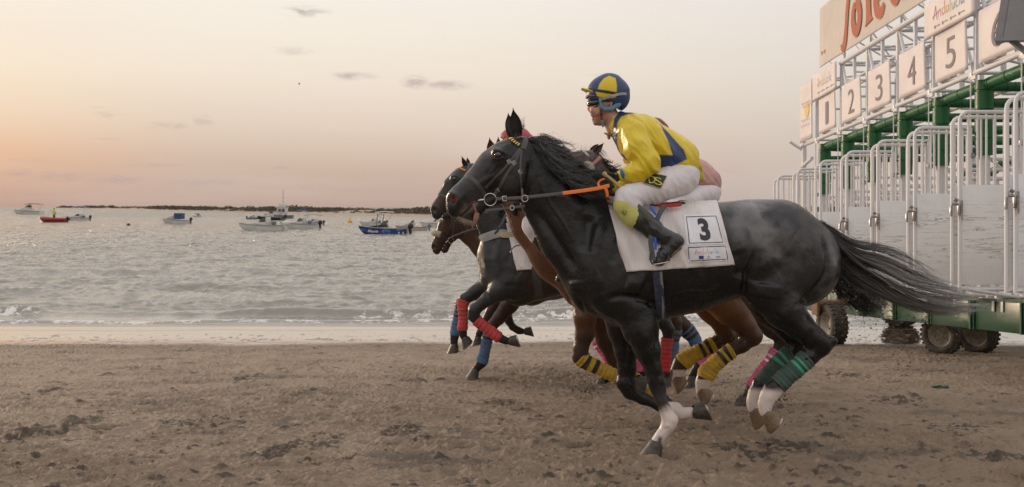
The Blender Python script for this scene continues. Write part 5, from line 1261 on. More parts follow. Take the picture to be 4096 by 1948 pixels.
H1c = dict(name='galloping_horse', label='black horse with white lower legs and green bandages carrying number three cloth, nearest the camera', Y=6.0, base=2700, T=idn, s=1.0, head=(idn, 1.0), vox=.0085, sm=3, seed=5, mat=M_coat1, color=color1,
    neck=[(2112, 648, 92, 48), (2160, 705, 118, 50), (2235, 785, 150, 58), (2330, 910, 182, 85), (2430, 1040, 205, 120)],
    legs=[dict(dy=-.15, n=[(2540, 1235, 92), (2562, 1315, 70), (2590, 1400, 50), (2612, 1475, 34), (2624, 1520, 31), (2632, 1550, 29), (2642, 1590, 21), (2662, 1642, 21), (2680, 1680, 29), (2668, 1710, 23), (2646, 1738, 20), (2630, 1764, 26)], x=[(2692, 1698, 14)], hoof=(2628, 1768, 97), toe=-1, band=None),
          dict(dy=.14, n=[(2480, 1230, 80), (2490, 1320, 58), (2504, 1400, 46), (2508, 1470, 35), (2504, 1530, 36), (2522, 1566, 29), (2572, 1594, 22), (2640, 1622, 22), (2692, 1640, 28), (2722, 1654, 21), (2762, 1650, 23)], x=[(2712, 1622, 12)], hoof=(2772, 1648, -24), toe=-1, pale=False),
          dict(dy=-.13, n=[(3095, 1150, 100), (3135, 1235, 80), (3195, 1300, 56), (3262, 1358, 45), (3282, 1380, 42), (3235, 1428, 33), (3200, 1460, 30), (3140, 1512, 30), (3092, 1556, 34), (3072, 1588, 31), (3058, 1618, 24), (3062, 1645, 27)], x=[(3322, 1366, 24)], hoof=(3066, 1648, 36), toe=-1, pale=True, band=(.56, .815), bc=(.035, .085, .072), bs=((.17, .24), (.31, .38)), bsc=(.05, .36, .23)),
          dict(dy=.13, n=[(3040, 1150, 90), (3085, 1240, 68), (3150, 1310, 46), (3198, 1365, 40), (3170, 1408, 31), (3125, 1442, 29), (3085, 1490, 29), (3045, 1535, 34), (3024, 1572, 29), (3012, 1605, 23), (3014, 1632, 25)], x=[(3232, 1360, 20)], hoof=(3018, 1636, 44), toe=-1, pale=True, band=(.54, .83), bc=(.025, .070, .058), bs=((.17, .24), (.31, .38)), bsc=(.05, .34, .22))],
    ears=[((2071, 548), (2051, 432), 50, -.055, -.03, .35), ((2046, 545), (2032, 450), 40, .06, .03, .2)], earcol=(.035, .034, .034), earin=(.022, .024, .024))
for L in H1c['legs']:
    if L.get('band', 1) is None: del L['band']
H1c['strokes'] = [(p_, w_ * .9, d_ * 1.4) for p_, w_, d_ in STROKES_BODY] + [(p_, w_, d_ * 1.2) for p_, w_, d_ in STROKES_HEAD] + [(p_, w_, d_ * 1.3) for p_, w_, d_ in STROKES_LEGS1]
def mapT(x0, s, dy, sx=None): 
    sx = sx or s; return lambda x, y: (x0 + (x - 2300) * sx, 828 + (y - 828) * s + dy)
YEL = (.52, .33, .025); RED = (.56, .05, .06); BLU = (.065, .15, .30); PNK = (.72, .10, .27); BLK = (.015, .015, .015)
T2 = mapT(2262, .845, 38)
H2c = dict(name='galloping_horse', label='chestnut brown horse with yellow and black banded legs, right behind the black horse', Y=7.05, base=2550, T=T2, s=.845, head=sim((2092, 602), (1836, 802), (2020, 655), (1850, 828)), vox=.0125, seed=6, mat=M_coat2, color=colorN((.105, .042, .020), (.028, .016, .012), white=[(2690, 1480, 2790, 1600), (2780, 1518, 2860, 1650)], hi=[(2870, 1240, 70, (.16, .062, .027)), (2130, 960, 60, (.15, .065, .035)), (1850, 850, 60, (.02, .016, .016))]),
    neck=[(2030, 680, 72, 40), (2085, 760, 92, 46), (2160, 880, 118, 60), (2260, 1000, 140, 90), (2370, 1070, 160, 110)],
    legs=[dict(dy=-.15, n=[(2345, 1190, 62), (2340, 1265, 44), (2340, 1335, 37), (2322, 1395, 30), (2320, 1428, 30), (2345, 1448, 25), (2390, 1470, 21), (2440, 1494, 21), (2482, 1512, 24), (2515, 1518, 18), (2535, 1516, 20)], hoof=(2542, 1516, 20), band=(.50, .90), bc=YEL, bs=((.12, .22), (.34, .44)), bsc=BLK),
          dict(dy=.14, n=[(2380, 1190, 60), (2398, 1280, 46), (2422, 1360, 36), (2452, 1430, 28), (2488, 1482, 27), (2515, 1505, 23), (2550, 1522, 20), (2600, 1558, 21), (2632, 1578, 22), (2652, 1590, 18), (2662, 1600, 18)], hoof=(2664, 1600, 60), band=(.58, .90), bc=YEL, bs=((.16, .28),), bsc=BLK),
          dict(dy=-.13, n=[(2868, 1170, 85), (2925, 1240, 66), (2978, 1300, 44), (3012, 1345, 36), (2968, 1382, 28), (2912, 1412, 25), (2862, 1452, 26), (2826, 1494, 32), (2810, 1530, 27), (2806, 1565, 24)], x=[(3030, 1338, 18)], hoof=(2804, 1556, 38), pale=True, band=(.60, .90), bc=YEL, bs=((.10, .19), (.28, .37)), bsc=BLK),
          dict(dy=.13, n=[(2800, 1170, 75), (2852, 1240, 55), (2890, 1300, 38), (2912, 1342, 32), (2868, 1370, 26), (2820, 1395, 24), (2768, 1422, 25), (2726, 1450, 31), (2710, 1482, 26), (2706, 1515, 24)], hoof=(2704, 1506, 42), pale=True, band=(.55, .87), bc=YEL, bs=((.12, .22), (.30, .40)), bsc=BLK)],
    ears=[((1975, 640), (1957, 550), 42, -.05, -.03, .3), ((2000, 640), (1992, 545), 36, .05, .03, .2)], earcol=(.12, .055, .035))
T3 = mapT(1930, .62, 92, .67)
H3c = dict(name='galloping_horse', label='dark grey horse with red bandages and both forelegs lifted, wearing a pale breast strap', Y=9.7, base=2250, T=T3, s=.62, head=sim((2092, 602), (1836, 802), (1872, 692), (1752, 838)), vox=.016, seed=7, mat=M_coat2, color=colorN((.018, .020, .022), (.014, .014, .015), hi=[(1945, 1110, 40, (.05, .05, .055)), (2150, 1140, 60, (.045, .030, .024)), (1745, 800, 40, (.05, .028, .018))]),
    neck=[(1885, 705, 54, 30), (1935, 790, 66, 34), (1985, 890, 76, 40), (2030, 980, 98, 60), (2060, 1040, 110, 72)],
    legs=[dict(dy=-.15, n=[(2040, 1130, 62), (2000, 1160, 44), (1950, 1196, 27), (1897, 1240, 24), (1893, 1266, 21), (1912, 1286, 18), (1950, 1315, 17), (1988, 1345, 19), (2012, 1358, 15), (2028, 1364, 17)], hoof=(2036, 1364, -20), toe=-1, band=(.60, .93), bc=RED),
          dict(dy=.14, n=[(2000, 1110, 55), (1950, 1140, 38), (1900, 1168, 26), (1856, 1198, 22), (1850, 1222, 18), (1854, 1265, 15), (1850, 1315, 17), (1852, 1335, 14), (1856, 1350, 15)], hoof=(1860, 1350, 50), toe=-1, band=(.52, .92), bc=RED),
          dict(dy=-.13, n=[(2500, 1170, 60), (2590, 1235, 42), (2655, 1290, 28), (2674, 1318, 24), (2668, 1370, 18), (2663, 1420, 17), (2661, 1465, 17), (2660, 1490, 20), (2664, 1510, 17)], hoof=(2666, 1510, 80), band=(.62, .95), bc=(.5, .02, .03)),
          dict(dy=.13, n=[(2470, 1190, 55), (2520, 1260, 36), (2560, 1325, 25), (2545, 1360, 20), (2500, 1430, 17), (2455, 1495, 18), (2432, 1508, 18), (2412, 1520, 17)], hoof=(2408, 1520, 92), band=(.55, .92), bc=(.5, .03, .10))],
    ears=[((1868, 678), (1846, 624), 22, -.04, -.02, .5), ((1876, 672), (1868, 628), 18, .05, .02, .3)], earcol=(.03, .022, .018))
T4 = mapT(1965, .585, 108, .735)
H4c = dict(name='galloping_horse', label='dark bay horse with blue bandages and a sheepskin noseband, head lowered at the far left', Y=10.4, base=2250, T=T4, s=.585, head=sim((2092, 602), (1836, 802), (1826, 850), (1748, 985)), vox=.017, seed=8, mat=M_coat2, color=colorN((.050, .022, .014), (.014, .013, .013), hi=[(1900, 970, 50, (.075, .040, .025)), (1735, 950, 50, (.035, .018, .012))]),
    neck=[(1838, 872, 46, 28), (1885, 925, 52, 32), (1945, 975, 62, 40), (2010, 1040, 84, 60)],
    legs=[dict(dy=-.15, n=[(2075, 1150, 55), (2040, 1215, 36), (1998, 1270, 26), (1966, 1305, 22), (1955, 1335, 19), (1944, 1380, 17), (1934, 1430, 18), (1926, 1450, 21), (1912, 1468, 15), (1904, 1478, 17)], hoof=(1902, 1478, 94), band=(.52, .91), bc=BLU, bs=((.10, .17), (.24, .31)), bsc=BLK),
          dict(dy=.14, n=[(2010, 1130, 50), (1950, 1155, 34), (1885, 1180, 24), (1842, 1212, 20), (1840, 1238, 17), (1828, 1285, 15), (1820, 1335, 18), (1816, 1360, 14), (1818, 1378, 16)], hoof=(1819, 1378, 84), band=(.60, .90), bc=BLU, bs=((.08, .14), (.22, .30)), bsc=BLK),
          dict(dy=-.13, n=[(2620, 1170, 66), (2670, 1240, 44), (2700, 1290, 28), (2702, 1325, 23), (2696, 1360, 17), (2694, 1420, 15), (2691, 1470, 17), (2690, 1490, 15)], hoof=(2692, 1490, 85), band=(.50, .93), bc=(.08, .13, .2), bs=((.10, .16), (.22, .28)), bsc=BLK),
          dict(dy=.13, n=[(2610, 1200, 62), (2675, 1255, 44), (2735, 1305, 30), (2775, 1350, 24), (2788, 1385, 19), (2810, 1430, 16), (2836, 1475, 17), (2848, 1500, 15)], hoof=(2850, 1500, 60), band=(.45, .85), bc=BLU, bs=((.05, .12), (.2, .28)), bsc=BLK)],
    ears=[((1836, 835), (1822, 790), 20, -.04, -.02, .5), ((1846, 832), (1840, 788), 18, .04, .02, .3)], earcol=(.03, .022, .018))
T5 = lambda x, y: (3290 - (3366 - x) * .73, 828 + (y - 828) * .73 + 52)
H5c = dict(name='galloping_horse', label='dark bay horse with pink bandages, ears laid back, half hidden behind the black horse', Y=8.3, base=2850, T=T5, s=.73, head=sim((2092, 602), (1836, 802), (2362, 640), (2165, 758)), vox=.015, seed=9, mat=M_coat2, color=colorN((.060, .033, .023), (.012, .011, .011)),
    neck=[(2372, 660, 52, 32), (2405, 730, 66, 38), (2475, 830, 96, 50), (2560, 940, 125, 80)],
    legs=[dict(dy=-.15, n=[(2600, 1130, 75), (2500, 1200, 48), (2420, 1255, 33), (2364, 1300, 27), (2366, 1326, 23), (2385, 1360, 18), (2415, 1405, 17), (2446, 1445, 20), (2458, 1465, 17), (2464, 1478, 18)], hoof=(2466, 1480, 60), band=(.64, .94), bc=PNK, bs=((.14, .22), (.32, .40)), bsc=(.8, .7, .7)),
          dict(dy=.14, n=[(2560, 1130, 60), (2530, 1230, 42), (2528, 1320, 30), (2535, 1390, 25), (2545, 1420, 20), (2558, 1465, 18), (2566, 1490, 19), (2562, 1505, 17)], hoof=(2560, 1505, 90), band=(.72, .95), bc=PNK),
          dict(dy=-.13, n=[(2990, 1150, 90), (3040, 1240, 62), (3090, 1310, 42), (3140, 1355, 32), (3120, 1392, 24), (3085, 1440, 20), (3045, 1495, 20), (3010, 1545, 23), (2994, 1572, 18), (2984, 1590, 21)], hoof=(2978, 1590, 96), band=(.58, .92), bc=PNK, bs=((.14, .20), (.28, .34)), bsc=(.8, .7, .7)),
          dict(dy=.13, n=[(2920, 1150, 80), (2940, 1250, 52), (2975, 1320, 34), (2980, 1352, 28), (2940, 1375, 22), (2880, 1405, 19), (2835, 1438, 19), (2796, 1466, 22), (2780, 1488, 18), (2770, 1505, 19)], hoof=(2768, 1506, 82), band=(.56, .90), bc=PNK)],
    ears=[((2372, 622), (2416, 570), 26, -.045, -.02, .3), ((2362, 605), (2396, 574), 20, .05, .02, .3)], earcol=(.07, .040, .032))
T6 = mapT(2010, .53, 120)
H6c = dict(name='galloping_horse', label='dark horse without bandages, only its folded forelegs showing beneath the dark grey horse', Y=11.2, base=2250, T=T6, s=.53, head=sim((2092, 602), (1836, 802), (1990, 740), (1885, 800)), vox=.02, seed=10, mat=M_coat2, color=colorN((.040, .024, .018), (.016, .015, .014)),
    neck=[(1995, 760, 40, 26), (2030, 850, 52, 32), (2070, 950, 66, 44), (2110, 1020, 80, 55)],
    legs=[dict(dy=-.14, n=[(2040, 1150, 48), (1995, 1200, 32), (1965, 1245, 23), (1948, 1275, 19), (1935, 1300, 15), (1918, 1330, 15), (1914, 1345, 14)], hoof=(1912, 1348, 80), toe=-1),
          dict(dy=.14, n=[(2070, 1150, 46), (2040, 1200, 30), (2026, 1250, 21), (2034, 1280, 18), (2050, 1308, 14), (2074, 1322, 15), (2092, 1326, 13)], hoof=(2098, 1325, -18), toe=-1),
          dict(dy=-.13, n=[(2460, 1150, 62), (2480, 1250, 34), (2505, 1310, 24), (2490, 1370, 16), (2480, 1430, 16), (2482, 1450, 14)], hoof=(2482, 1452, 90)),
          dict(dy=.13, n=[(2440, 1150, 60), (2470, 1250, 32), (2510, 1320, 22), (2505, 1370, 16), (2500, 1420, 15), (2502, 1440, 13)], hoof=(2502, 1442, 90))],
    ears=[((1998, 732), (1990, 690), 18, -.04, -.02, .5)], earcol=(.03, .022, .018))
H1, B1, V1, F1 = horse(H1c); H2, B2, V2, F2 = horse(H2c); H3, B3, V3, F3 = horse(H3c); H4, B4, V4, F4 = horse(H4c); H5, B5, V5, F5 = horse(H5c); H6, B6, V6, F6 = horse(H6c)
# ------------------------------------------------------------------ manes and tails
def grey(lo, hi, tip=None):
    def f(u, R):
        v = lo + (hi - lo) * R.random() ** 2.2
        base = np.array([v * .95, v, v * 1.02])
        if tip is None: return base
        tv = np.linspace(0, 1, 30)[:, None] ** 2.4; t = tip * (.5 + .8 * R.random())
        return base * (1 - tv) + np.array([t, t * .96, t * .92]) * tv
    return f
TG = [[(3270, 895, .0), (3330, 925, .0), (3420, 975, 0), (3520, 1000, 0), (3600, 1030, 0), (3680, 1075, 0), (3750, 1120, 0)],
      [(3280, 905, -.02), (3350, 960, -.02), (3430, 1020, -.02), (3530, 1060, -.03), (3640, 1120, -.03), (3740, 1150, -.02), (3860, 1185, 0)],
      [(3290, 915, -.01), (3352, 990, -.03), (3425, 1065, -.03), (3520, 1120, -.03), (3640, 1170, -.03), (3780, 1200, -.02), (3930, 1195, 0)],
      [(3295, 925, .01), (3350, 1010, .0), (3410, 1090, .0), (3500, 1150, .0), (3620, 1205, .0), (3760, 1245, .0), (3915, 1245, .0)],
      [(3295, 930, .02), (3345, 1030, .02), (3390, 1110, .02), (3470, 1160, .02), (3580, 1200, .03), (3700, 1240, .03), (3840, 1262, .02)]]
gr = grey(.005, .035, .36)
def grT(u, R):
    c = gr(u, R); return c[np.linspace(0, 29, 26).astype(int)]
strands('tail', TG, 1150, 6.0, M_hair, H1, spread=11, r=.0018, seg=26, curl=1.2, seed=2, colf=grT, lenvar=.4, clump=24, cs=1.9)
strands('tail', [[(x + 10, y - 12, d) for x, y, d in TG[0]], TG[2], [(x + 10, y + 18, d) for x, y, d in TG[4]]], 220, 6.0, M_hair, H1, spread=16, r=.0009, seg=26, curl=1.6, seed=72, colf=grT, lenvar=.7)
strands('tail', [[(3285, 905, 0), (3345, 960, 0), (3420, 1010, 0), (3500, 1050, 0)], [(3295, 925, 0), (3350, 1010, 0), (3400, 1080, 0), (3450, 1130, 0)]], 420, 6.0, M_hair, H1, spread=7, r=.003, seg=22, curl=.3, seed=3, colf=lambda u, R: np.array([.008, .009, .01]) * (1 + R.random()), lenvar=.3)
MG = [[(2118, 560, -.03), (2150, 565, -.05), (2190, 585, -.06), (2230, 620, -.06), (2265, 640, -.05)],
      [(2150, 570, -.05), (2170, 610, -.09), (2200, 640, -.11), (2240, 655, -.12), (2290, 660, -.10)],
      [(2185, 600, -.05), (2205, 650, -.11), (2245, 680, -.13), (2290, 690, -.14), (2340, 700, -.12)],
      [(2230, 630, -.05), (2250, 680, -.12), (2290, 715, -.15), (2340, 735, -.15), (2390, 740, -.13)],
      [(2290, 670, -.05), (2300, 720, -.13), (2335, 750, -.16), (2385, 765, -.16), (2430, 768, -.14)],
      [(2350, 715, -.05), (2355, 750, -.13), (2385, 778, -.16), (2425, 790, -.16), (2460, 795, -.14)]]
gm = grey(.008, .17)
strands('mane', MG, 2100, 6.0, M_hair, H1, spread=13, r=.0013, seg=18, curl=1.5, seed=4, colf=gm, lenvar=.68, clump=22, cs=1.4)
strands('mane', [[(x, y - 10, 0), (x + 30, y - 12, -.02), (x + 62, y - 2, -.03), (x + 92, y + 16, -.03)] for x, y in [(2112, 566), (2150, 575), (2200, 602), (2250, 640), (2300, 676), (2350, 712), (2400, 745)]], 900, 6.0, M_hair, H1, spread=9, r=.0012, seg=16, curl=1.8, seed=44, colf=grey(.012, .14), lenvar=.5, clump=18, cs=1.3)
strands('mane', [[(x, y - 6, 0) for x, y, d in MG[i]] for i in range(5)], 260, 6.0, M_hair, H1, spread=10, r=.0009, seg=16, curl=1.2, seed=14, colf=grey(.02, .2), lenvar=.6)
strands('mane', [[(2130, 560, 0), (2170, 545, 0), (2220, 555, 0), (2280, 600, 0)], [(2250, 640, 0), (2290, 620, 0), (2330, 600, 0), (2345, 590, 0)], [(2290, 670, 0), (2320, 650, 0), (2345, 640, 0), (2370, 600, 0)], [(2350, 715, 0), (2390, 720, 0), (2420, 705, 0), (2440, 690, 0)]], 120, 6.0, M_hair, H1, spread=12, r=.0010, seg=16, curl=.9, seed=15, colf=grey(.02, .16), lenvar=.6)
strands('forelock', [[(2062, 530, -.03), (2058, 550, -.05), (2070, 570, -.07), (2080, 590, -.08)], [(2085, 525, -.02), (2098, 500, 0), (2090, 480, 0), (2100, 455, 0)]], 90, 6.0, M_hair, H1, spread=6, r=.0010, seg=14, curl=.9, seed=16, colf=grey(.02, .2), lenvar=.6)
strands('whiskers', [[(1832, 866, -.02), (1838, 880, -.03), (1846, 890, -.03)], [(1850, 872, -.02), (1862, 888, -.04), (1876, 898, -.04)], [(1880, 880, -.02), (1892, 896, -.03), (1904, 902, -.03)]], 110, 6.0, M_hair, H1, spread=5, r=.0007, seg=8, curl=.9, seed=17, colf=lambda u, R: np.array([.5, .42, .30]) * (.4 + .8 * R.random()), lenvar=.6)
dk = grey(.006, .035)
strands('tail', [[(3240, 960, 0), (3330, 1050, 0), (3420, 1110, 0), (3500, 1165, 0), (3560, 1215, 0)], [(3240, 980, 0), (3320, 1090, 0), (3390, 1160, 0), (3460, 1220, 0), (3510, 1260, 0)], [(3240, 990, 0), (3310, 1100, 0), (3360, 1170, 0), (3410, 1215, 0), (3450, 1240, 0)]], 900, 8.3, M_hair, H5, spread=11, r=.0024, seg=18, curl=.4, seed=5, colf=dk, lenvar=.4)
def simple_mane(H, Y0, nk, seed, col, n=260, L=60):
    g = []
    for x, y, r, l in nk[:-1]:
        a = math.radians(-48); x0, y0 = x + r * math.cos(a), y + r * math.sin(a); g.append([(x0 - 4, y0 + 6, -.01), (x0 + L * .4, y0 + L * .3, -.06), (x0 + L * .9, y0 + L * .4, -.08), (x0 + L * 1.4, y0 + L * .5, -.06)])
    strands('mane', g, n, Y0, M_hair, H, spread=7, r=.0020, seg=12, curl=1.0, seed=seed, colf=col, clump=14, cs=1.2)
simple_mane(H2, 7.05, H2c['neck'], 21, dk); simple_mane(H3, 9.7, H3c['neck'], 22, dk, L=40); simple_mane(H4, 10.4, H4c['neck'], 23, dk, L=35); simple_mane(H5, 8.3, H5c['neck'], 24, dk, L=30)
strands('forelock', [[(2385, 605, 0), (2410, 600, -.03), (2425, 615, -.03), (2438, 640, -.03)], [(2392, 600, 0), (2405, 612, 0), (2412, 625, 0), (2418, 640, 0)]], 24, 8.3, M_hair, H5, spread=5, r=.001, seg=10, curl=.6, seed=26, colf=grey(.05, .2))
for H, Y0, T, sd_ in ((H2, 7.05, T2, 31), (H3, 9.7, T3, 32), (H4, 10.4, T4, 33), (H6, 11.2, T6, 34)):
    a = T(3290, 930); s_ = .6
    strands('tail', [[(a[0], a[1], 0), (a[0] + 40, a[1] + 60, 0), (a[0] + 70, a[1] + 140, 0), (a[0] + 90, a[1] + 230, 0)], [(a[0], a[1] + 10, 0), (a[0] + 15, a[1] + 80, 0), (a[0] + 30, a[1] + 160, 0), (a[0] + 40, a[1] + 240, 0)]], 300, Y0, M_hair, H, spread=9, r=.004, seg=12, curl=.4, seed=sd_, colf=dk)
# ------------------------------------------------------------------ bridles
def mirror_y(o_fn, Y0): pass
def twin(name, B, pts, ww, th, Y0, off, m, parent, step=8):
    """the same strap on the near and on the far side, two meshes"""
    mb = MB(); C, N = strap(mb, B, pts, ww, th, Y0, off=off, step=step, mirror=False); o = mb.build(name, m, parent)
    C2 = []; N2 = []
    for c in C:
        h = B.ray_cast(Vector((c.x, Y0 + 1.2, c.z)), Vector((0, -1, 0)))
        if h[0] is None: h = B.find_nearest(Vector((c.x, 2 * Y0 - c.y, c.z)))
        nn = h[1] if h[1].y > 0 else -h[1]; C2.append(h[0] + nn * off); N2.append(nn)
    m2 = MB(); ribbon(m2, C2, N2, ww, th); m2.build(name, m, parent); return o
def bridle(H, B, hf, hs, Y0, det=True, brow=((.75, .62, .05), (.012, .02, .07)), fleece=False, ring=True):
    root = MB(); k = hs * Y0 / 6; w = lambda v: v * k
    q = lambda L: [hf(*p) for p in L]
    stp = 8 * hs
    strap(root, B, q([(2110, 528), (2106, 556), (2092, 596)]), w(.034), w(.004), Y0, step=stp)
    br = root.build('bridle', M_leath, H)
    def part(name, L, ww, m=M_leath, th=.004, parent=br):
        return twin(name, B, q(L), w(ww), w(th), Y0, .0015, m, parent, stp)
    part('cheek_strap', [(2082, 596), (2062, 645), (2026, 700), (1994, 760), (1975, 782)], .021)
    part('cheek_strap', [(2078, 598), (2046, 640), (2012, 682), (1980, 710), (1942, 752)], .016)
    part('throat_strap', [(2086, 600), (2082, 650), (2081, 690), (2086, 755), (2088, 800)], .014)
    nb = part('noseband', [(1856, 698), (1880, 708), (1905, 730), (1930, 762), (1940, 782)], .027)
    # browband: alternating bands
    pts = resamp(q([(2003, 541), (2018, 538), (2034, 545), (2050, 562), (2080, 584)]), 4.2 * hs); mb = MB()
    for i, (a, b_) in enumerate(zip(pts, pts[1:])): strap(mb, B, [a, b_], w(.021), w(.006 if i % 2 else .007), Y0, off=.003, c_=brow[i % 2], step=20)
    mb.build('browband', M_vc, br)
    if ring:
        c, n = ray(B, *hf(1963, 799), Y0, .012)
        for sg in (-1, 1):
            cc = Vector(c); 
            if sg > 0: cc.y = 2 * Y0 - cc.y
            mb = MB(); mb.torus(cc, w(.039), w(.0036), (0, 1, .12)); mb.build('bit_ring', M_steel, br)
            e, _ = ray(B, *hf(1912, 801), Y0, .004)
            if sg > 0: e.y = 2 * Y0 - e.y
            mb = MB(); mb.tube([e, e.lerp(cc + Vector((-w(.038), 0, 0)), .5), cc + Vector((-w(.036), 0, 0))], [w(.004), w(.009), w(.007)], 10); mb.build('bit', M_steel, br)
    if det:
        for (x, y) in [(1991, 761), (2037, 647), (2056, 652), (2081, 688)]:
            c, n = ray(B, *hf(x, y), Y0, .006); mb = MB(); a = math.radians(-55); e1 = Vector((math.cos(a), 0, math.sin(a))); e1 = (e1 - n * e1.dot(n)).normalized(); e2 = n.cross(e1)
            L = [c + e1 * sx * w(.013) + e2 * sy * w(.009) for sx, sy in ((-1, -1), (1, -1), (1, 1), (-1, 1), (-1, -1))]; mb.tube(L, w(.0016), 6); mb.tube([c - e1 * w(.013), c + e1 * w(.010)], w(.0012), 6); mb.build('buckle', M_steel, br)
    if fleece:
        mb = MB(); pts = q([(1856, 694), (1880, 706), (1905, 728)]); C = [ray(B, *p, Y0, w(.015))[0] for p in resamp(pts, 8 * hs)]
        C = [P(*pts[0], Y0)] + C
        mb.tube(C, w(.042), 14); fo = mb.build('sheepskin_roll', mat('sheepskin', (.42, .36, .28), .95, bump=(70, 1, .02)), nb)
    return br
def rein(parent, pts, w_, m, Y0s, name='rein', flat=True):
    """pts in px with their own distances"""
    q = [(x, y, Yv) for (x, y), Yv in zip(pts, Y0s)]
    for _ in range(3 if len(q) > 2 else 0):
        n = [q[0]]
        for a, b in zip(q, q[1:]): n += [tuple(a[i] * .75 + b[i] * .25 for i in range(3)), tuple(a[i] * .25 + b[i] * .75 for i in range(3))]
        q = n + [q[-1]]
    C = [P(*v) for v in q]; mb = MB()
    N = [Vector((0, -1, .25)).normalized()] * len(C); ribbon(mb, C, N, w_, .004); return mb.build(name, m, parent)
hf1, hs1 = H1c['head']; br1 = bridle(H1, B1, hf1, hs1, 6.0)
rein(br1, [(1986, 796), (2030, 794), (2085, 791), (2165, 783), (2252, 773)], .021, M_leath, [5.90, 5.89, 5.86, 5.80, 5.74])
rein(br1, [(2251, 773), (2300, 767), (2345, 761), (2400, 752), (2438, 742)], .023, M_orange, [5.74, 5.73, 5.72, 5.70, 5.68])
rein(br1, [(2432, 744), (2408, 752), (2393, 744), (2394, 728), (2408, 718), (2426, 716), (2440, 722)], .013, M_orange, [5.70, 5.71, 5.74, 5.77, 5.79, 5.78, 5.75])
rein(br1, [(2418, 748), (2424, 756), (2428, 770), (2430, 788)], .018, M_orange, [5.69, 5.685, 5.685, 5.69])
rein(br1, [(1942, 842), (1990, 838), (2050, 830), (2100, 824)], .017, M_leath, [5.93, 5.92, 5.90, 5.87], 'lower_rein')
rein(br1, [(2088, 755), (2090, 785), (2090, 815)], .014, M_leath, [5.86, 5.84, 5.85], 'martingale_strap')
rein(br1, [(2048, 808), (2046, 835), (2042, 850)], .014, M_leath, [5.90, 5.89, 5.9], 'martingale_strap')
for x, y, r, Yv in [(2100, 794, .020, 5.83), (2049, 832, .014, 5.88)]:
    mb = MB(); mb.torus(P(x, y, Yv), r, .0026, (0.3, 1, 0)); mb.build('martingale_ring', M_steel, br1)
mb = MB(); L = [P(*p, 5.875) for p in ((2008, 786), (2026, 785), (2028, 803), (2012, 804), (2008, 786))]; mb.tube(L, .0028, 6); mb.build('buckle', M_steel, br1)
M_strap = mat('tan_strap', (.23, .10, .07), .55, bump=(50, .5, .004))
mb = MB(); strap(mb, B1, [(1893, 815), (1900, 835), (1908, 856)], .014, .003, 6.0, mirror=False); ribbon(mb, [P(1908, 852, 5.93), P(1905, 870, 5.92), P(1898, 890, 5.92), P(1888, 915, 5.93)], [Vector((0, -1, 0))] * 4, .02, .004, ws=[.03, .035, .022, .006]); mb.build('tongue_strap', M_strap, br1)
for H, B, c, Y0, kw in ((H2, B2, H2c, 7.05, {}), (H3, B3, H3c, 9.7, dict(brow=((.70, .35, .03), (.50, .04, .02)), det=False)), (H4, B4, H4c, 10.4, dict(fleece=True, det=False)), (H5, B5, H5c, 8.3, dict(brow=((.55, .55, .52), (.35, .33, .3)), det=False, ring=False)), (H6, B6, H6c, 11.2, dict(det=False))):
    b_ = bridle(H, B, *c['head'], Y0, **kw)
    if H is H4: rein(b_, [(1806, 948), (1850, 930), (1900, 915), (1990, 905)], .02, M_leath, [10.25, 10.2, 10.1, 10.1])
    if H is H3: rein(b_, [(1800, 835), (1850, 842), (1950, 850)], .02, M_leath, [9.55, 9.5, 9.5])
mb = MB(); pts = [(2400, 628), (2385, 645), (2360, 665)]; strap(mb, B5, pts, .03, .006, 8.3, off=.004, mirror=False); mb.build('headpiece_pad', mat('pink_strap', (.38, .20, .20), .6), H5)
mb = MB(); mb.ball(P(2350, 678, 8.13), (.065, .05, .075), 16); mb.build('fleece_cheek_pad', bpy.data.materials['sheepskin'], H5)
# breast strap of the dark grey horse
mb = MB(); strap(mb, B3, [(1916, 962), (1940, 950), (1975, 938), (2010, 934), (2045, 940)], .085, .012, 9.7, off=.006); mb.build('breast_strap', mat('breast_strap_pad', (.30, .30, .31), .8, bump=(20, .4, .01, (1, 1, 4))), H3)
mb = MB(); strap(mb, B3, [(2000, 935), (2015, 945), (2040, 940), (2075, 945)], .06, .012, 9.7, off=.012, mirror=False); mb.build('buckle_pad', mat('cream_pad', (.42, .37, .25), .7), H3)
rein(H3, [(2028, 850), (2010, 890), (1990, 925), (1978, 935)], .024, M_leath, [9.38, 9.36, 9.36, 9.4], 'neck_strap')
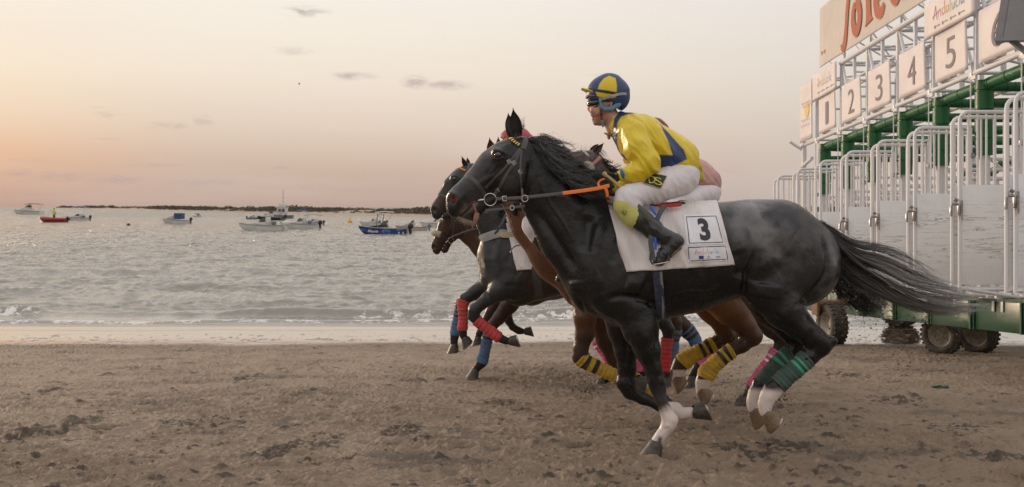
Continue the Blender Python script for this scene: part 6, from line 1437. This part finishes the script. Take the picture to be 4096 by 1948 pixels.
# ------------------------------------------------------------------ saddle cloths, girths
def drape(name, B, corners, Y0, off, m, parent=None, nu=48, nv=34, over=True, th=.007, top=None, wave=.012, seed=0):
    """corners TL,TR,BR,BL in px on the near flank; continues over the back to the far flank"""
    (x0, y0), (x1, y1), (x2, y2), (x3, y3) = corners; R = []
    for j in range(nv + 1):
        v = j / nv; row = []
        for i in range(nu + 1):
            u = i / nu; X = (x0 * (1 - u) + x1 * u) * (1 - v) + (x3 * (1 - u) + x2 * u) * v; Yp = (y0 * (1 - u) + y1 * u) * (1 - v) + (y3 * (1 - u) + y2 * u) * v
            h, n = ray(B, X, Yp, Y0, off); row.append(h)
        R.append(row)
    A = np.array([[tuple(p) for p in r] for r in R])
    A[..., 1] = np.minimum(A[..., 1], Y0 - .012)
    for _ in range(3):
        A[1:-1] = (A[:-2] + 2 * A[1:-1] + A[2:]) / 4; A[:, 1:-1] = (A[:, :-2] + 2 * A[:, 1:-1] + A[:, 2:]) / 4
    vv = np.linspace(0, 1, nv + 1)[:, None]
    fo = fbm(A[..., 0] * 9 + A[..., 2] * 4, A[..., 2] * 2.2 - A[..., 0] * 1.5, o=3, seed=seed)
    A[..., 1] -= wave * (.5 + (1 - np.abs(fo) * 2.4)) * (.25 + vv)
    if over: Bk = A[::-1].copy(); Bk[..., 1] = 2 * Y0 - Bk[..., 1]; A = np.concatenate([Bk, A], 0)
    n_, m_ = A.shape[:2]; V = A.reshape(-1, 3); idx = np.arange((n_ - 1) * m_).reshape(n_ - 1, m_)[:, :-1].ravel(); Fq = np.stack([idx, idx + m_, idx + m_ + 1, idx + 1], 1)
    N = vnormals(V, Fq); 
    if N[-m_ * 3:, 1].mean() > 0: N = -N
    V2 = V + N * th; q = len(V); Fa = np.concatenate([Fq, Fq[:, ::-1] + q])
    ed = list(range(m_)) + [i * m_ + m_ - 1 for i in range(1, n_)] + [(n_ - 1) * m_ + m_ - 1 - i for i in range(1, m_)] + [(n_ - 1 - i) * m_ for i in range(1, n_ - 1)]
    Fe = np.array([(a, b_, b_ + q, a + q) for a, b_ in zip(ed, ed[1:] + ed[:1])]); VV = np.concatenate([V, V2]); FF = np.concatenate([Fa, Fe])
    o = mkmesh(name, VV, FF, m, parent, True); return o, bvh(VV, FF)
def on_surface(B, V2, Fc, put, Y0, off, name, m, parent, sub=0, mirror=False):
    """2-D shape (a,b) -> px by put -> thrown on to the cloth"""
    bm = bmesh.new(); vs = [bm.verts.new((x, y, 0)) for x, y in V2]
    for f in Fc:
        try: bm.faces.new([vs[i] for i in f])
        except ValueError: pass
    bmesh.ops.triangulate(bm, faces=bm.faces[:])
    for _ in range(sub): bmesh.ops.subdivide_edges(bm, edges=bm.edges[:], cuts=1)
    V = []; bm.verts.index_update()
    for v in bm.verts: V.append(ray(B, *put(v.co.x, v.co.y), Y0, off)[0])
    Fq = [tuple(v.index for v in f.verts) for f in bm.faces]; bm.free(); return mkmesh(name, V, Fq, m, parent, True)
def rectgrid(x0, x1, y0, y1, nx, ny):
    V = [(x0 + (x1 - x0) * i / nx, y0 + (y1 - y0) * j / ny) for j in range(ny + 1) for i in range(nx + 1)]
    return V, [(j * (nx + 1) + i, j * (nx + 1) + i + 1, (j + 1) * (nx + 1) + i + 1, (j + 1) * (nx + 1) + i) for j in range(ny) for i in range(nx)]
def bilin(tl, tr, br, bl):
    return lambda u, v: tuple((tl[k] * (1 - u) + tr[k] * u) * (1 - v) + (bl[k] * (1 - u) + br[k] * u) * v for k in (0, 1))
def saddlecloth(H, B, Y0, T, s, label, number=None, corners=((2421, 792), (2868, 812), (2932, 1058), (2506, 1088))):
    cl, BC = drape('saddle_cloth', B, [T(*p) for p in corners], Y0, .010, M_cloth, seed=3); tag(cl, label, 'saddle cloth', 'saddle cloths')
    if number:
        pn = bilin(T(2734, 862), T(2868, 858), T(2902, 976), T(2748, 981)); k = s
        def pad(V, Fc, put, name, m, off, sub=0, par=cl): return on_surface(BC, V, Fc, put, Y0, off, name, m, par, sub)
        V, Fc = rectgrid(0, 1, -.02, 1, 14, 12); pan = pad(V, Fc, pn, 'number_panel', M_print, .003)
        def frame(x0, x1, y0, y1, t, tx):
            V = []; Fc = []
            for (a0, a1, b0, b1, nx, ny) in ((x0, x1, y0, y0 + t, 16, 1), (x0, x1, y1 - t, y1, 16, 1), (x0, x0 + tx, y0, y1, 1, 14), (x1 - tx, x1, y0, y1, 1, 14)):
                v, f = rectgrid(a0, a1, b0, b1, nx, ny); q = len(V); V += v; Fc += [tuple(i + q for i in g_) for g_ in f]
            return V, Fc
        V, Fc = frame(.06, .96, .05, .95, .022, .02); pad(V, Fc, pn, 'panel_border', M_ink, .0042, par=pan)
        V, Fc = textmesh(str(number), bold=.045); V = fit(V, .37, .67, .87, .12); pad(V, Fc, pn, 'number', M_ink, .0045, 2, pan)
        p2 = bilin(T(2744, 985), T(2907, 978), T(2918, 1042), T(2750, 1050))
        V, Fc = rectgrid(0, 1, 0, 1, 14, 6); pb = pad(V, Fc, p2, 'sponsor_panel', M_print, .003)
        V, Fc = frame(.04, .965, .07, .93, .045, .018); pad(V, Fc, p2, 'panel_border', M_ink, .0042, par=pb)
        mb = MB(); andalucia(lambda x, y: ray(BC, *p2(x, y), Y0, .0048)[0], mb, .20, .78, .52, .22); mb.build('lettering', M_vc, pb, auto=False)
        mb = MB()
        def quad(x0, x1, y0, y1, c_): mb.add([ray(BC, *p2(x, y), Y0, .0047)[0] for x, y in ((x0, y0), (x1, y0), (x1, y1), (x0, y1))], [(0, 1, 2, 3)], c_)
        quad(.28, .40, .62, .80, (.03, .05, .30)); quad(.28, .40, .825, .84, (.1, .1, .15))
        mb.build('flag_mark', M_vc, pb, auto=False); mb = MB()
        V, Fc = textmesh('A'); V = fit(V, .485, .545, .78, .62); mb.add([ray(BC, *p2(*v), Y0, .0047)[0] for v in V], Fc, (.03, .04, .03))
        mb.build('letter_mark', M_vc, pb, auto=False); mb = MB(); quad(.44, .60, .82, .835, (.08, .08, .1)); mb.build('line_mark', M_vc, pb, auto=False); mb = MB()
        for q in range(3): quad(.68, .80, .70 + .045 * q, .715 + .045 * q, (.1, .12, .15))
        mb.build('line_mark', M_vc, pb, auto=False)
    return cl, BC
CL1, BC1 = saddlecloth(H1, B1, 6.0, idn, 1.0, 'off-white saddle cloth marked with a black number 3 on the black horse', '3')
# plain edge hem
CL3, BC3 = saddlecloth(H3, B3, 9.7, T3, .62, 'white saddle cloth on the dark grey horse with red bandages', '2', ((2440, 790), (2868, 812), (2932, 1058), (2506, 1088)))
CL5, BC5 = saddlecloth(H5, B5, 8.3, T5, .73, 'pale saddle cloth beneath the pink-shirted rider, hidden behind the black horse')
def girth(H, B, Y0, T, s, m, pts, w_):
    return twin('girth', B, [T(*p) for p in pts], w_, .006, Y0, .004, m, H, 10 * s)
girth(H1, B1, 6.0, idn, 1, M_girth, [(2628, 1060), (2630, 1090), (2634, 1160), (2642, 1230), (2646, 1270)], .060)
twin('girth_edging', B1, [(2643, 1085), (2647, 1160), (2650, 1230), (2651, 1268)], .016, .002, 6.0, .0105, mat('grey_web', (.20, .20, .23), .8, bump=(300, .8, .002)), H1)
girth(H3, B3, 9.7, T3, .62, M_leath, [(2618, 1060), (2625, 1150), (2636, 1230), (2640, 1268)], .085)
def saddle(Y0, T, s, B, label):
    k = s * Y0 / 6
    mb = MB(); S = Sdf(); S.chain([(*T(2500, 822), 26 * s, 40 * s), (*T(2560, 826), 16 * s, 60 * s), (*T(2640, 826), 14 * s, 70 * s), (*T(2730, 822), 18 * s, 70 * s)], Y0, k=.02 * k)
    V, Fq = S.mesh(.010 * k); sd_ = mkmesh('saddle', V, Fq, M_leath, None, True); tag(sd_, label, 'saddle', 'race saddles'); return sd_
S1 = saddle(6.0, idn, 1.0, B1, 'small black race saddle with a red rear edge on the number 3 cloth')
mb = MB(); ribbon(mb, [P(2632, 822, 5.80), P(2680, 822, 5.80), P(2722, 818, 5.82)], [Vector((0, -1, 0))] * 3, .022, .01); mb.build('cantle_edge', M_red2, S1)
M_web = mat('stirrup_webbing', (.085, .10, .105), .8, bump=(260, .9, .003, (.3, 1, 3))); M_blue = mat('blue_web', (.02, .10, .55), .6)
rein(S1, [(2660, 822), (2640, 850), (2620, 900), (2606, 935), (2602, 970), (2607, 1004), (2614, 1040)], .030, M_web, [5.73, 5.71, 5.69, 5.66, 5.66, 5.66, 5.65], 'stirrup_leather')
rein(S1, [(2602, 826), (2612, 842), (2624, 860)], .016, M_blue, [5.70, 5.69, 5.69], 'stirrup_loop'); rein(S1, [(2620, 948), (2622, 975), (2622, 1000)], .015, M_blue, [5.655, 5.655, 5.655], 'stirrup_loop')
def stirrup(parent, c, s, Y):
    mb = MB(); L = [P(c[0] + a * s, c[1] + b_ * s, Y) for a, b_ in ((0, 0), (-10, 12), (-12, 35), (-4, 52), (12, 56), (60, 46), (66, 38), (60, 18))]
    mb.tube(L, .006 * s, 8, c_=(.05, .05, .05)); mb.build('stirrup_iron', M_leath, parent)
    mb = MB(); a = P(c[0] + 2 * s, c[1] + 56 * s, Y); b_ = P(c[0] + 62 * s, c[1] + 45 * s, Y); m_ = (a + b_) / 2
    mb.box(m_, ((b_ - a).length, .035 * s, .007), R=Matrix.Rotation(math.atan2(a.z - b_.z, b_.x - a.x), 3, 'Y'), bev=.002); mb.build('stirrup_tread', M_steel, parent)
stirrup(S1, (2612, 1002), 1.0, 5.64)
S3 = saddle(9.7, T3, .62, B3, 'small dark race saddle on the dark grey horse'); 
mb = MB(); L = [P(2070 + 40 * math.cos(a) * 1.0 + 12, 1012 - 32 * math.sin(a), 9.28) for a in np.linspace(.1, 3.1, 9)]; mb.tube(L, .006, 8); mb.build('stirrup_iron', M_leath, S3)
S5 = saddle(8.3, T5, .73, B5, 'dark race saddle under the pink-shirted rider')
# ================================================================== riders
def fabric(name, color=None, rough=.4, sheen=.0, spec=.5, fold=1., vcol=False):
    return mat(name, color or (.5, .5, .5), rough, spec=spec, sheen=sheen, vcol=vcol, bump=[(7, .6 * fold, .022, (2.4, 1, .55)), (20, .35 * fold, .006, (.6, 1, 2.2)), (500, .2, .0006)])
M_silk = fabric('silk', rough=.36, sheen=.1, vcol=True); M_br = fabric('breeches_white', (.66, .63, .66), .55); M_boot = mat('boot_leather', (.014, .016, .017), .27, bump=[(26, .6, .008, (.7, 1, 1.4)), (200, .3, .001)], coat=.25)
M_glove = mat('black_glove', (.010, .011, .012), .7, bump=(150, .4, .001)); M_skin = mat('skin', rough=.5, vcol=True, sss=.12, bump=(130, .25, .0012))
M_helm = mat('helmet_silk', rough=.42, vcol=True, bump=(30, .35, .003)); M_lens = mat('goggle_lens', (.015, .015, .016), .07, coat=1); M_harn = mat('blue_harness', (.09, .22, .32), .7, bump=(60, .5, .003))
M_tan = mat('whip_handle', (.42, .30, .13), .5); M_gold = mat('gold_mark', (.55, .36, .06), .4); M_blackp = mat('black_plastic', (.015, .015, .016), .35); M_redp = mat('red_buckle', (.50, .05, .02), .4)
NAVY = (.018, .045, .135); YELL = (.66, .50, .015)
def z2(L): return [(2200 + x * .40816, 260 + y * .40816) for x, y in L]
def z6(L): return [(2300 + x / 4, 650 + y / 4) for x, y in L]
NAVY_A = z2([(690, 440), (880, 472), (770, 480), (700, 505), (655, 575), (662, 650), (658, 760), (690, 868), (842, 908), (860, 990), (750, 985), (650, 890), (600, 745), (612, 640), (632, 520)])
NAVY_B = z2([(1075, 570), (1140, 640), (1225, 735), (1310, 830), (1345, 925), (1160, 1012), (1045, 1003), (1040, 878), (1202, 884), (1165, 765), (1112, 650)])
YEL_H = z2([(580, 105), (642, 128), (656, 200), (652, 268), (560, 248), (468, 236), (488, 180), (528, 130)]); YEL_H2 = z2([(445, 255), (655, 285), (640, 320), (560, 330), (462, 305)])
def jockey(name, label, T, s, Y0, jc, helm, det=False, vox=.006, jacket2=None, legs='white', name2=''):
    k = s * Y0 / 6; J = thing('person', label, 'person', P(*T(2640, 760), Y0), 'jockeys on the race horses')
    inv = lambda px, py: None
    def tn(L): return [(*T(n[0], n[1]), n[2] * s, (n[3] if len(n) > 3 and n[3] else n[2]) * s, (n[4] if len(n) > 4 else 0) * k) for n in L]
    def add(S, L, kk=.02, grow=0., sub=False): S.chain(tn(L), Y0, k=kk * k, grow=grow * k, sub=sub)
    head = [(2430, 378, 62, 46), (2418, 410, 52, 44)]
    face = [[(2384, 404, 20, 30), (2390, 436, 32, 35), (2398, 468, 28, 30)], [(2383, 490, 12, 14), (2400, 484, 18, 22), (2432, 462, 34, 38)], [(2364, 412, 6, 7), (2357, 434, 8, 8), (2360, 440, 7, 11)], [(2367, 458, 5, 11), (2368, 463, 4, 12)], [(2371, 474, 5, 11), (2376, 480, 7, 11)],
            [(2376, 440, 16, 14, -.035), (2392, 446, 20, 14, -.045)], [(2376, 440, 16, 14, .035), (2392, 446, 20, 14, .045)]]
    neck = [(2442, 470, 36, 36), (2468, 505, 42, 42), (2500, 535, 48, 70)]
    torso = [(2512, 515, 56, 88), (2560, 556, 80, 102), (2640, 606, 76, 94), (2698, 662, 66, 84), (2720, 704, 58, 78)]
    arms = {sg: [(2535, 540, 40, 36, sg * .17), (2552, 590, 34, 32, sg * .22), (2592, 660, 28, 28, sg * .25), (2550, 692, 22, 24, sg * .245), (2505, 697, 17, 18, sg * .235), (2482, 702, 14, 13, sg * .23)] for sg in (-1, 1)}
    arms[1] = [(2530, 545, 40, 36, .17), (2545, 600, 34, 32, .21), (2560, 690, 28, 28, .20), (2520, 728, 22, 22, .10), (2470, 748, 17, 17, .0), (2450, 754, 14, 13, -.04)]
    thigh = {sg: [(2716, 718, 54, 54, sg * .10), (2620, 753, 47, 46, sg * .19), (2512, 792, 37, 37, sg * .255), (2520, 840, 31, 31, sg * .27)] for sg in (-1, 1)}
    shin = {sg: [(2512, 800, 35, 35, sg * .262), (2548, 862, 31, 30, sg * .28), (2602, 908, 26, 25, sg * .295), (2655, 945, 20, 19, sg * .30), (2684, 962, 19, 17, sg * .30)] for sg in (-1, 1)}
    foot = {sg: [(2700, 968, 17, 15, sg * .30), (2670, 1000, 18, 16, sg * .305), (2634, 1040, 9, 12, sg * .31)] for sg in (-1, 1)}
    palm = {-1: [(2478, 703, 14, 12, -.232), (2462, 710, 17, 15, -.238), (2446, 718, 17, 15, -.242)], 1: [(2450, 754, 13, 12, -.04), (2432, 758, 16, 14, -.06), (2418, 762, 15, 13, -.07)]}
    fing = {-1: [[(2438 + 6 * i, 702 + 8.5 * i, 6.2, 6, -.240 - .012), (2427 + 5 * i, 708 + 8 * i, 5.8, 5.6, -.262), (2425 + 6 * i, 720 + 8 * i, 5.4, 5.4, -.278 + .003 * i), (2436 + 6 * i, 726 + 7 * i, 5, 5, -.268)] for i in range(4)] + [[(2466, 702, 7, 7, -.255), (2450, 697, 6, 6, -.272), (2434, 694, 5.2, 5.2, -.272)]],
            1: [[(2420 + 3 * i, 752 + 7 * i, 6, 6, -.085), (2408 + 4 * i, 756 + 7 * i, 5.6, 5.6, -.10), (2406 + 5 * i, 766 + 6 * i, 5.2, 5.2, -.115), (2416 + 5 * i, 772 + 5 * i, 5, 5, -.11)] for i in range(4)] + [[(2438, 750, 6.5, 6.5, -.08), (2424, 746, 5.8, 5.8, -.10), (2412, 748, 5, 5, -.105)]]}
    # one continuous body
    S = Sdf(); add(S, head, .02)
    for c_ in face: add(S, c_, .010)
    add(S, neck, .02); add(S, torso, .04)
    for sg in (-1, 1):
        add(S, [(2520, 520, 44, 40, sg * .10), arms[sg][0]], .03); add(S, arms[sg], .02); add(S, thigh[sg], .03); add(S, shin[sg], .015); add(S, foot[sg], .015); add(S, palm[sg], .01)
        for f in fing[sg]: add(S, f, .004)
    add(S, [(2440, 404, 3.5, 3, -.078), (2447, 411, 3.5, 3, -.082), (2445, 422, 3.2, 3, -.080), (2437, 428, 3.5, 3, -.074)], .006); add(S, [(2438, 414, 7, 4, -.070)], .004)
    add(S, [(2352, 467.5, 1.8, 16), (2374, 467, 1.2, 14)], .003, sub=True)
    V, Fq = S.mesh(max(vox * .8, .0045), 2); px, py = topx(V)
    if det:
        V = V + vnormals(V, Fq) * (.0012 * fbm(V[:, 0] * 60, V[:, 1] * 60, V[:, 2] * 60, o=2, seed=3))[:, None]
    c = np.tile(np.array([.46, .245, .175]), (len(V), 1))
    if det:
        f = lambda w, q: c * (1 - w[:, None]) + np.array(q) * w[:, None]
        c = f(np.exp(-(polyd(px, py, [(2362, 461), (2374, 464), (2372, 474)]) / 5) ** 2) * .8, (.42, .14, .12)); c = f(gb(px, py, 2395, 485, 24) * .35, (.25, .17, .14)); c = f(gb(px, py, 2355, 440, 9) * .4, (.55, .22, .17))
        c = f(sstep(px, 2450, 2470) * sstep(-py, -470, -430), (.03, .022, .018)); c = f(np.exp(-(polyd(px, py, [(2366, 467.5), (2378, 467)]) / 2.2) ** 2), (.06, .02, .02))
    mkmesh('body', V, Fq, M_skin, J, True, c)
    def part(nm, chains, m, grow, kk, col=None, wr=0., freq=14, vx=None, parent=J, sm=2, seed=1, subs=()):
        S = Sdf()
        for c_ in chains: add(S, c_, kk, grow)
        for c_ in subs: add(S, c_, .008, sub=True)
        V, Fq = S.mesh(vx or vox, sm)
        if wr:
            N = vnormals(V, Fq); a = fbm(V[:, 0] * freq * 1.3 + V[:, 2] * freq * .9, V[:, 1] * freq * .6, V[:, 2] * freq * .35 - V[:, 0] * freq * .30, o=2, seed=seed, g=.4)
            V = V + N * (wr * k * (1 - np.abs(a) * 2.2))[:, None]
        px, py = topx(V); cc = None
        if callable(col): cc = col(px, py, V)
        elif col is not None: cc = np.tile(np.array(col), (len(V), 1))
        return mkmesh(nm, V, Fq, m, parent, True, cc), V, Fq
    def jcol(px, py, V):
        c = np.tile(np.array(jc), (len(V), 1))
        if det:
            w = np.maximum(softpoly(px, py, NAVY_A), softpoly(px, py, NAVY_B))[:, None]; c = c * (1 - w) + np.array(NAVY) * w
        elif jacket2: c[(py % 60) < 20] = jacket2
        return c
    part('jacket', [[(2474, 498, 40, 44), (2512, 520, 62, 98), (2560, 556, 88, 112), (2640, 606, 86, 106), (2690, 640, 86, 100), (2706, 650, 84, 96)]] + [[(2520, 520, 44, 40, sg * .10), (2536, 540, 44, 38, sg * .16)] for sg in (-1, 1)], M_silk, .010, .035, jcol, .0085, 12, vx=vox * .85)
    for sg in (-1, 1):
        a = arms[sg]; sl = [(a[0][0], a[0][1] - 2, 50, 40, a[0][4] * 1.0), (a[1][0], a[1][1], 50, 42, a[1][4]), (a[2][0] - 4, a[2][1] - 6, 46, 40, a[2][4]), (a[3][0], a[3][1] - 2, 34, 34, a[3][4]), (a[4][0] + 4, a[4][1], 23, 25, a[4][4])]
        so_, Vs, Fs_ = part('sleeve', [sl], M_silk, .006, .02, jc if not det else YELL, .0100, 14, seed=5 + sg, vx=vox * .85)
        if det:
            part('cuff', [[(a[4][0] - 6, a[4][1] + 1, 20, 21, a[4][4]), (a[4][0] - 9, a[4][1] + 1, 19, 20, a[4][4])]], mat('cuff_blue', (.02, .12, .24), .6), .0075, .01, parent=so_, vx=.005)
            part('cuff_end', [[(a[4][0] - 8, a[4][1] + 2, 19, 20, a[4][4]), (a[5][0] + 2, a[5][1], 17, 17, a[5][4])]], M_silk, .007, .01, YELL, parent=so_, vx=.005)
    bre, Vb, Fb = part('breeches', [[(2708, 672, 66, 84), (2726, 706, 68, 90)]] + [[(2722, 712, 66, 64, sg * .09), (2620, 752, 55, 54, sg * .19), (2510, 792, 44, 44, sg * .255), (2512, 815, 41, 42, sg * .262), (2530, 848, 38, 38, sg * .27)] for sg in (-1, 1)], M_br, .006, .03, None, .0042, 15, seed=9, vx=vox * .85)
    for sg in (-1, 1):
        b_, Vt, Ft = part('boot', [[(2538, 852, 39, 38, sg * .278), (2565, 882, 38, 36, sg * .285), (2610, 916, 35, 33, sg * .295), (2655, 946, 30, 28, sg * .30), (2686, 964, 30, 26, sg * .30)], [(2706, 966, 27, 24, sg * .30), (2690, 976, 28, 25, sg * .30), (2662, 1010, 25, 24, sg * .306), (2632, 1044, 17, 21, sg * .31)]], M_boot, .004, .018, None, .0045 if det else .003, 24, seed=12, vx=vox * .85)
        if det: part('boot_sole', [[(2724, 972, 8, 22, sg * .30), (2716, 990, 9, 24, sg * .30), (2684, 1018, 8, 24, sg * .305), (2645, 1058, 7, 20, sg * .31)]], mat('muddy_sole', (.16, .125, .08), .8, bump=(50, .6, .004)), .0, .012, parent=b_, vx=.005)
        part('glove', [palm[sg]] + fing[sg], M_glove, .0028, .005, vx=.0042 if det else vox * .8, sm=1)
        if det:
            part('knee_guard', [[(2505, 822, 44, 43, sg * .266), (2522, 848, 41, 40, sg * .27), (2534, 864, 40, 40, sg * .275)]], mat('knee_guard_yellow', (.50, .50, .15), .8, bump=(60, .3, .002)), .0125, .01, vx=.0055)
    # helmet
    def hcol(px, py, V):
        c = np.tile(np.array(NAVY if det else helm), (len(V), 1))
        if det:
            w = np.maximum(softpoly(px, py, YEL_H), softpoly(px, py, YEL_H2))[:, None]; c = c * (1 - w) + np.array(YELL) * w
        return c
    hm, Vh, Fh = part('helmet', [[(2412, 374, 64, 54), (2436, 368, 70, 60), (2456, 380, 60, 56), (2462, 396, 50, 50)]], M_helm, .002, .03, hcol, 0, vx=vox * .8 if det else vox, subs=[[(2345, 462, 62, 150), (2425, 480, 68, 150), (2440, 500, 70, 150)]])
    if name2 != 'no_visor': part('visor', [[(2368, 372, 7, 46), (2345, 362, 6, 42), (2326, 355, 4, 26)]], M_silk, 0, .01, YELL if det else helm, parent=hm, vx=.006)
    if not det: 
        part('goggles', [[(2366, 413, 17, 26), (2382, 414, 17, 40)]], M_lens, .004, .01, vx=.009)
        part('ear_pad', [[(2396, 396, 9, 6, sg * .082), (2402, 425, 9, 6, sg * .084), (2420, 440, 10, 7, sg * .084), (2452, 436, 11, 8, sg * .082), (2482, 416, 12, 8, sg * .072)] for sg in (-1, 1)][:1] , M_harn, .0, .01, parent=hm, vx=.009)
        return J, None
    Bh = bvh(Vh, Fh)
    mb = MB(); strap(mb, Bh, z2([(385, 238), (450, 248), (560, 266), (650, 278), (735, 285)]), .014, .002, Y0, off=.002); mb.build('helmet_band', M_blackp, hm)
    part('cap_rim', [[(2348, 388, 6, 40), (2374, 388, 8, 48)]], mat('cap_rim', (.20, .13, .13), .5), 0, .01, parent=hm, vx=.005)
    gg, Vg, Fg = part('goggles', [[(2362, 413, 15, 24), (2371, 414, 18, 36), (2384, 412, 15, 45)]], M_lens, .002, .012, vx=.0045)
    part('goggle_frame', [[(2386, 398, 4, 47), (2389, 412, 4, 48), (2384, 428, 4, 46), (2368, 434, 4, 34)]], M_blackp, 0, .005, parent=gg, vx=.0045)
    mb = MB(); strap(mb, Bh, z2([(445, 352), (520, 330), (620, 296), (700, 280), (742, 284)]), .0165, .0025, Y0, off=.005); gs = mb.build('goggle_strap', mat('grey_elastic', (.34, .35, .36), .7), gg)
    V, Fc = textmesh('TKO', bold=.01); (a0, a1) = z2([(598, 0), (662, 0)])[0][0], z2([(662, 0)])[0][0]
    a, b_ = z2([(600, 312), (660, 296)]); V = fit(V, 0, 1, 0, 1)
    up = (-1.4, -7.5); mkt = [(a[0] + (b_[0] - a[0]) * x + up[0] * y, a[1] + (b_[1] - a[1]) * x + up[1] * y + 1) for x, y in V]
    mkmesh('lettering', [ray(Bh, *q, Y0, .0105)[0] for q in mkt], Fc, mat('white_letter', (.75, .75, .75), .6), gs, False)
    for sg in (-1, 1):
        part('ear_pad', [[(2399, 384, 6, 5, sg * .079), (2401, 405, 6, 5, sg * .081), (2406, 427, 7, 5, sg * .081), (2420, 437, 8, 5, sg * .082), (2446, 435, 9, 6, sg * .081), (2470, 420, 11, 6, sg * .074), (2484, 404, 10, 6, sg * .066)]], M_harn, .0, .01, parent=hm, vx=.005)
    part('chin_strap', [[(2404, 440, 4, 3, -.078), (2405, 470, 4, 3, -.068), (2410, 492, 5, 3, -.058)]], M_blackp, 0, .004, parent=hm, vx=.004)
    part('chin_buckle', [[(2405, 454, 7, 4, -.078), (2405, 466, 7, 4, -.074)]], M_blackp, 0, .004, parent=hm, vx=.004)
    mb = MB(); c0 = P(2405, 470, Y0 - .085); mb.tube([c0 + Vector((-.010, 0, .006)), c0 + Vector((.010, 0, .006)), c0 + Vector((.010, 0, -.005)), c0 + Vector((-.010, 0, -.005)), c0 + Vector((-.010, 0, .006))], .0022, 6); mb.build('buckle_frame', M_redp, hm)
    part('strap_end', [[(2409, 484, 7, 3, -.066), (2412, 506, 5, 3, -.058)]], M_harn, 0, .004, parent=hm, vx=.004)
    part('collar_tab', [[(2418, 532, 3, 16), (2440, 541, 5, 30)], [(2434, 545, 7, 8), (2436, 552, 7, 8)]], M_silk, 0, .006, (.35, .25, .03), vx=.005)
    part('jacket_tail', [[(2772, 640, 14, 14, .10), (2794, 670, 13, 18, .12), (2804, 715, 12, 18, .13)]], M_silk, 0, .02, (.50, .40, .02), .003, 14)
    # patch with the two letters
    Bb = bvh(Vb, Fb); q = z6([(1085, 340), (1215, 180), (1472, 222), (1368, 420)])
    pu = lambda u, v: tuple(q[1][i] * (1 - u) * (1 - v) + q[2][i] * u * (1 - v) + q[3][i] * u * v + q[0][i] * (1 - u) * v for i in (0, 1))
    V, Fc = rectgrid(0, 1, 0, 1, 10, 10); pt = on_surface(Bb, V, Fc, pu, Y0, .006, 'thigh_patch', mat('dark_green_patch', (.010, .035, .032), .7, bump=(90, .4, .002)), bre)
    V = []; Fc = []
    for (a0, a1, b0, b1) in ((0, 1, 0, .035), (0, 1, .965, 1), (0, .035, 0, 1), (.965, 1, 0, 1)):
        v, f = rectgrid(a0, a1, b0, b1, 8 if a1 - a0 > .5 else 1, 8 if b1 - b0 > .5 else 1); n = len(V); V += v; Fc += [tuple(i + n for i in g_) for g_ in f]
    on_surface(Bb, V, Fc, pu, Y0, .0075, 'patch_edge', M_gold, pt)
    for ch, (x0, y0), (x1, y1), hgt in (('D', z6([(1185, 340)])[0], z6([(1290, 335)])[0], 27), ('S', z6([(1275, 350)])[0], z6([(1390, 375)])[0], 28)):
        V, Fc = textmesh(ch, bold=-.004); V = fit(V, 0, 1, 0, 1); pl = lambda x, y: (x0 + (x1 - x0) * x - y * 3, y0 + (y1 - y0) * x - y * hgt)
        on_surface(Bb, V, Fc, pl, Y0, .0085, 'letter', mat('yellow_thread', (.62, .50, .03), .5), pt, 1)
    mb = MB()
    for L in ([(745, 800), (760, 775), (790, 760), (780, 790), (770, 820), (790, 850)], [(740, 810), (770, 805), (800, 830)], [(825, 770), (815, 800), (800, 850)]):
        pts = z6(L); C = [P(x, y, Y0 - .266 - .083) for x, y in pts]; ribbon(mb, C, [Vector((0, -1, 0))] * len(C), .004, .0008)
    mb.build('guard_emblem', M_ink, J)
    mb = MB(); C = [P(*p, Y0 - .272) for p in z6([(600, 215), (612, 190), (640, 175), (655, 182), (635, 200), (625, 212)])]; ribbon(mb, C, [Vector((0, -1, 0))] * 6, .010, .001); mb.build('glove_emblem', M_gold, J)
    return J, (Vb, Fb)
J1, _ = jockey('person', 'jockey in yellow and navy silks with a quartered helmet, crouched on the black horse', idn, 1.0, 6.0, YELL, NAVY, det=True, vox=.0062)
TJ5 = lambda x, y: (2612 + (x - 2428) * .73, 523 + (y - 366) * .73)
J5, _ = jockey('person', 'jockey in a pale pink jacket and white breeches, seen behind the yellow rider', TJ5, .73, 8.3, (.50, .27, .27), (.16, .02, .03), vox=.012)
TJ2 = lambda x, y: (2063 + (x - 2428) * .845, 566 + (y - 366) * .70 + (x - 2428) * .36)
J2, _ = jockey('person', 'jockey in a red helmet, lying low behind the ears of the black horse', TJ2, .845, 7.05, (.45, .03, .04), (.36, .04, .055), vox=.012, name2='no_visor')
TJ3 = lambda x, y: (2005 + (x - 2428) * .62, 612 + (y - 366) * .60)
J3, _ = jockey('person', 'jockey whose white knee and dark boot show on the dark grey horse', TJ3, .62, 9.7, (.45, .47, .55), (.05, .08, .2), vox=.015)
# whip in the near hand
W_ = thing('whip', 'jockey whip with a tan handle and a broad black flap held in a gloved hand', 'whip', P(2450, 720, 5.74))
mb = MB(); yv = 5.733; mb.tube([P(2413, 690, yv), P(2417, 694, yv), P(2450, 722, yv), P(2482, 750, yv)], [.0125, .0145, .0115, .012], 14); mb.build('handle', M_tan, W_)
mb = MB(); mb.tube([P(2482, 750, yv), P(2510, 780, yv - .02), P(2546, 820, yv - .05)], [.011, .0065, .0055], 10); mb.build('shaft', M_blackp, W_)
mb = MB(); mb.tube([P(2543, 817, yv - .05), P(2552, 826, yv - .055), P(2575, 850, yv - .07), P(2604, 880, yv - .085)], [.010, .018, .021, .019], 10, lat=[.008, .011, .009, .005]); mb.build('flap', M_leath, W_)
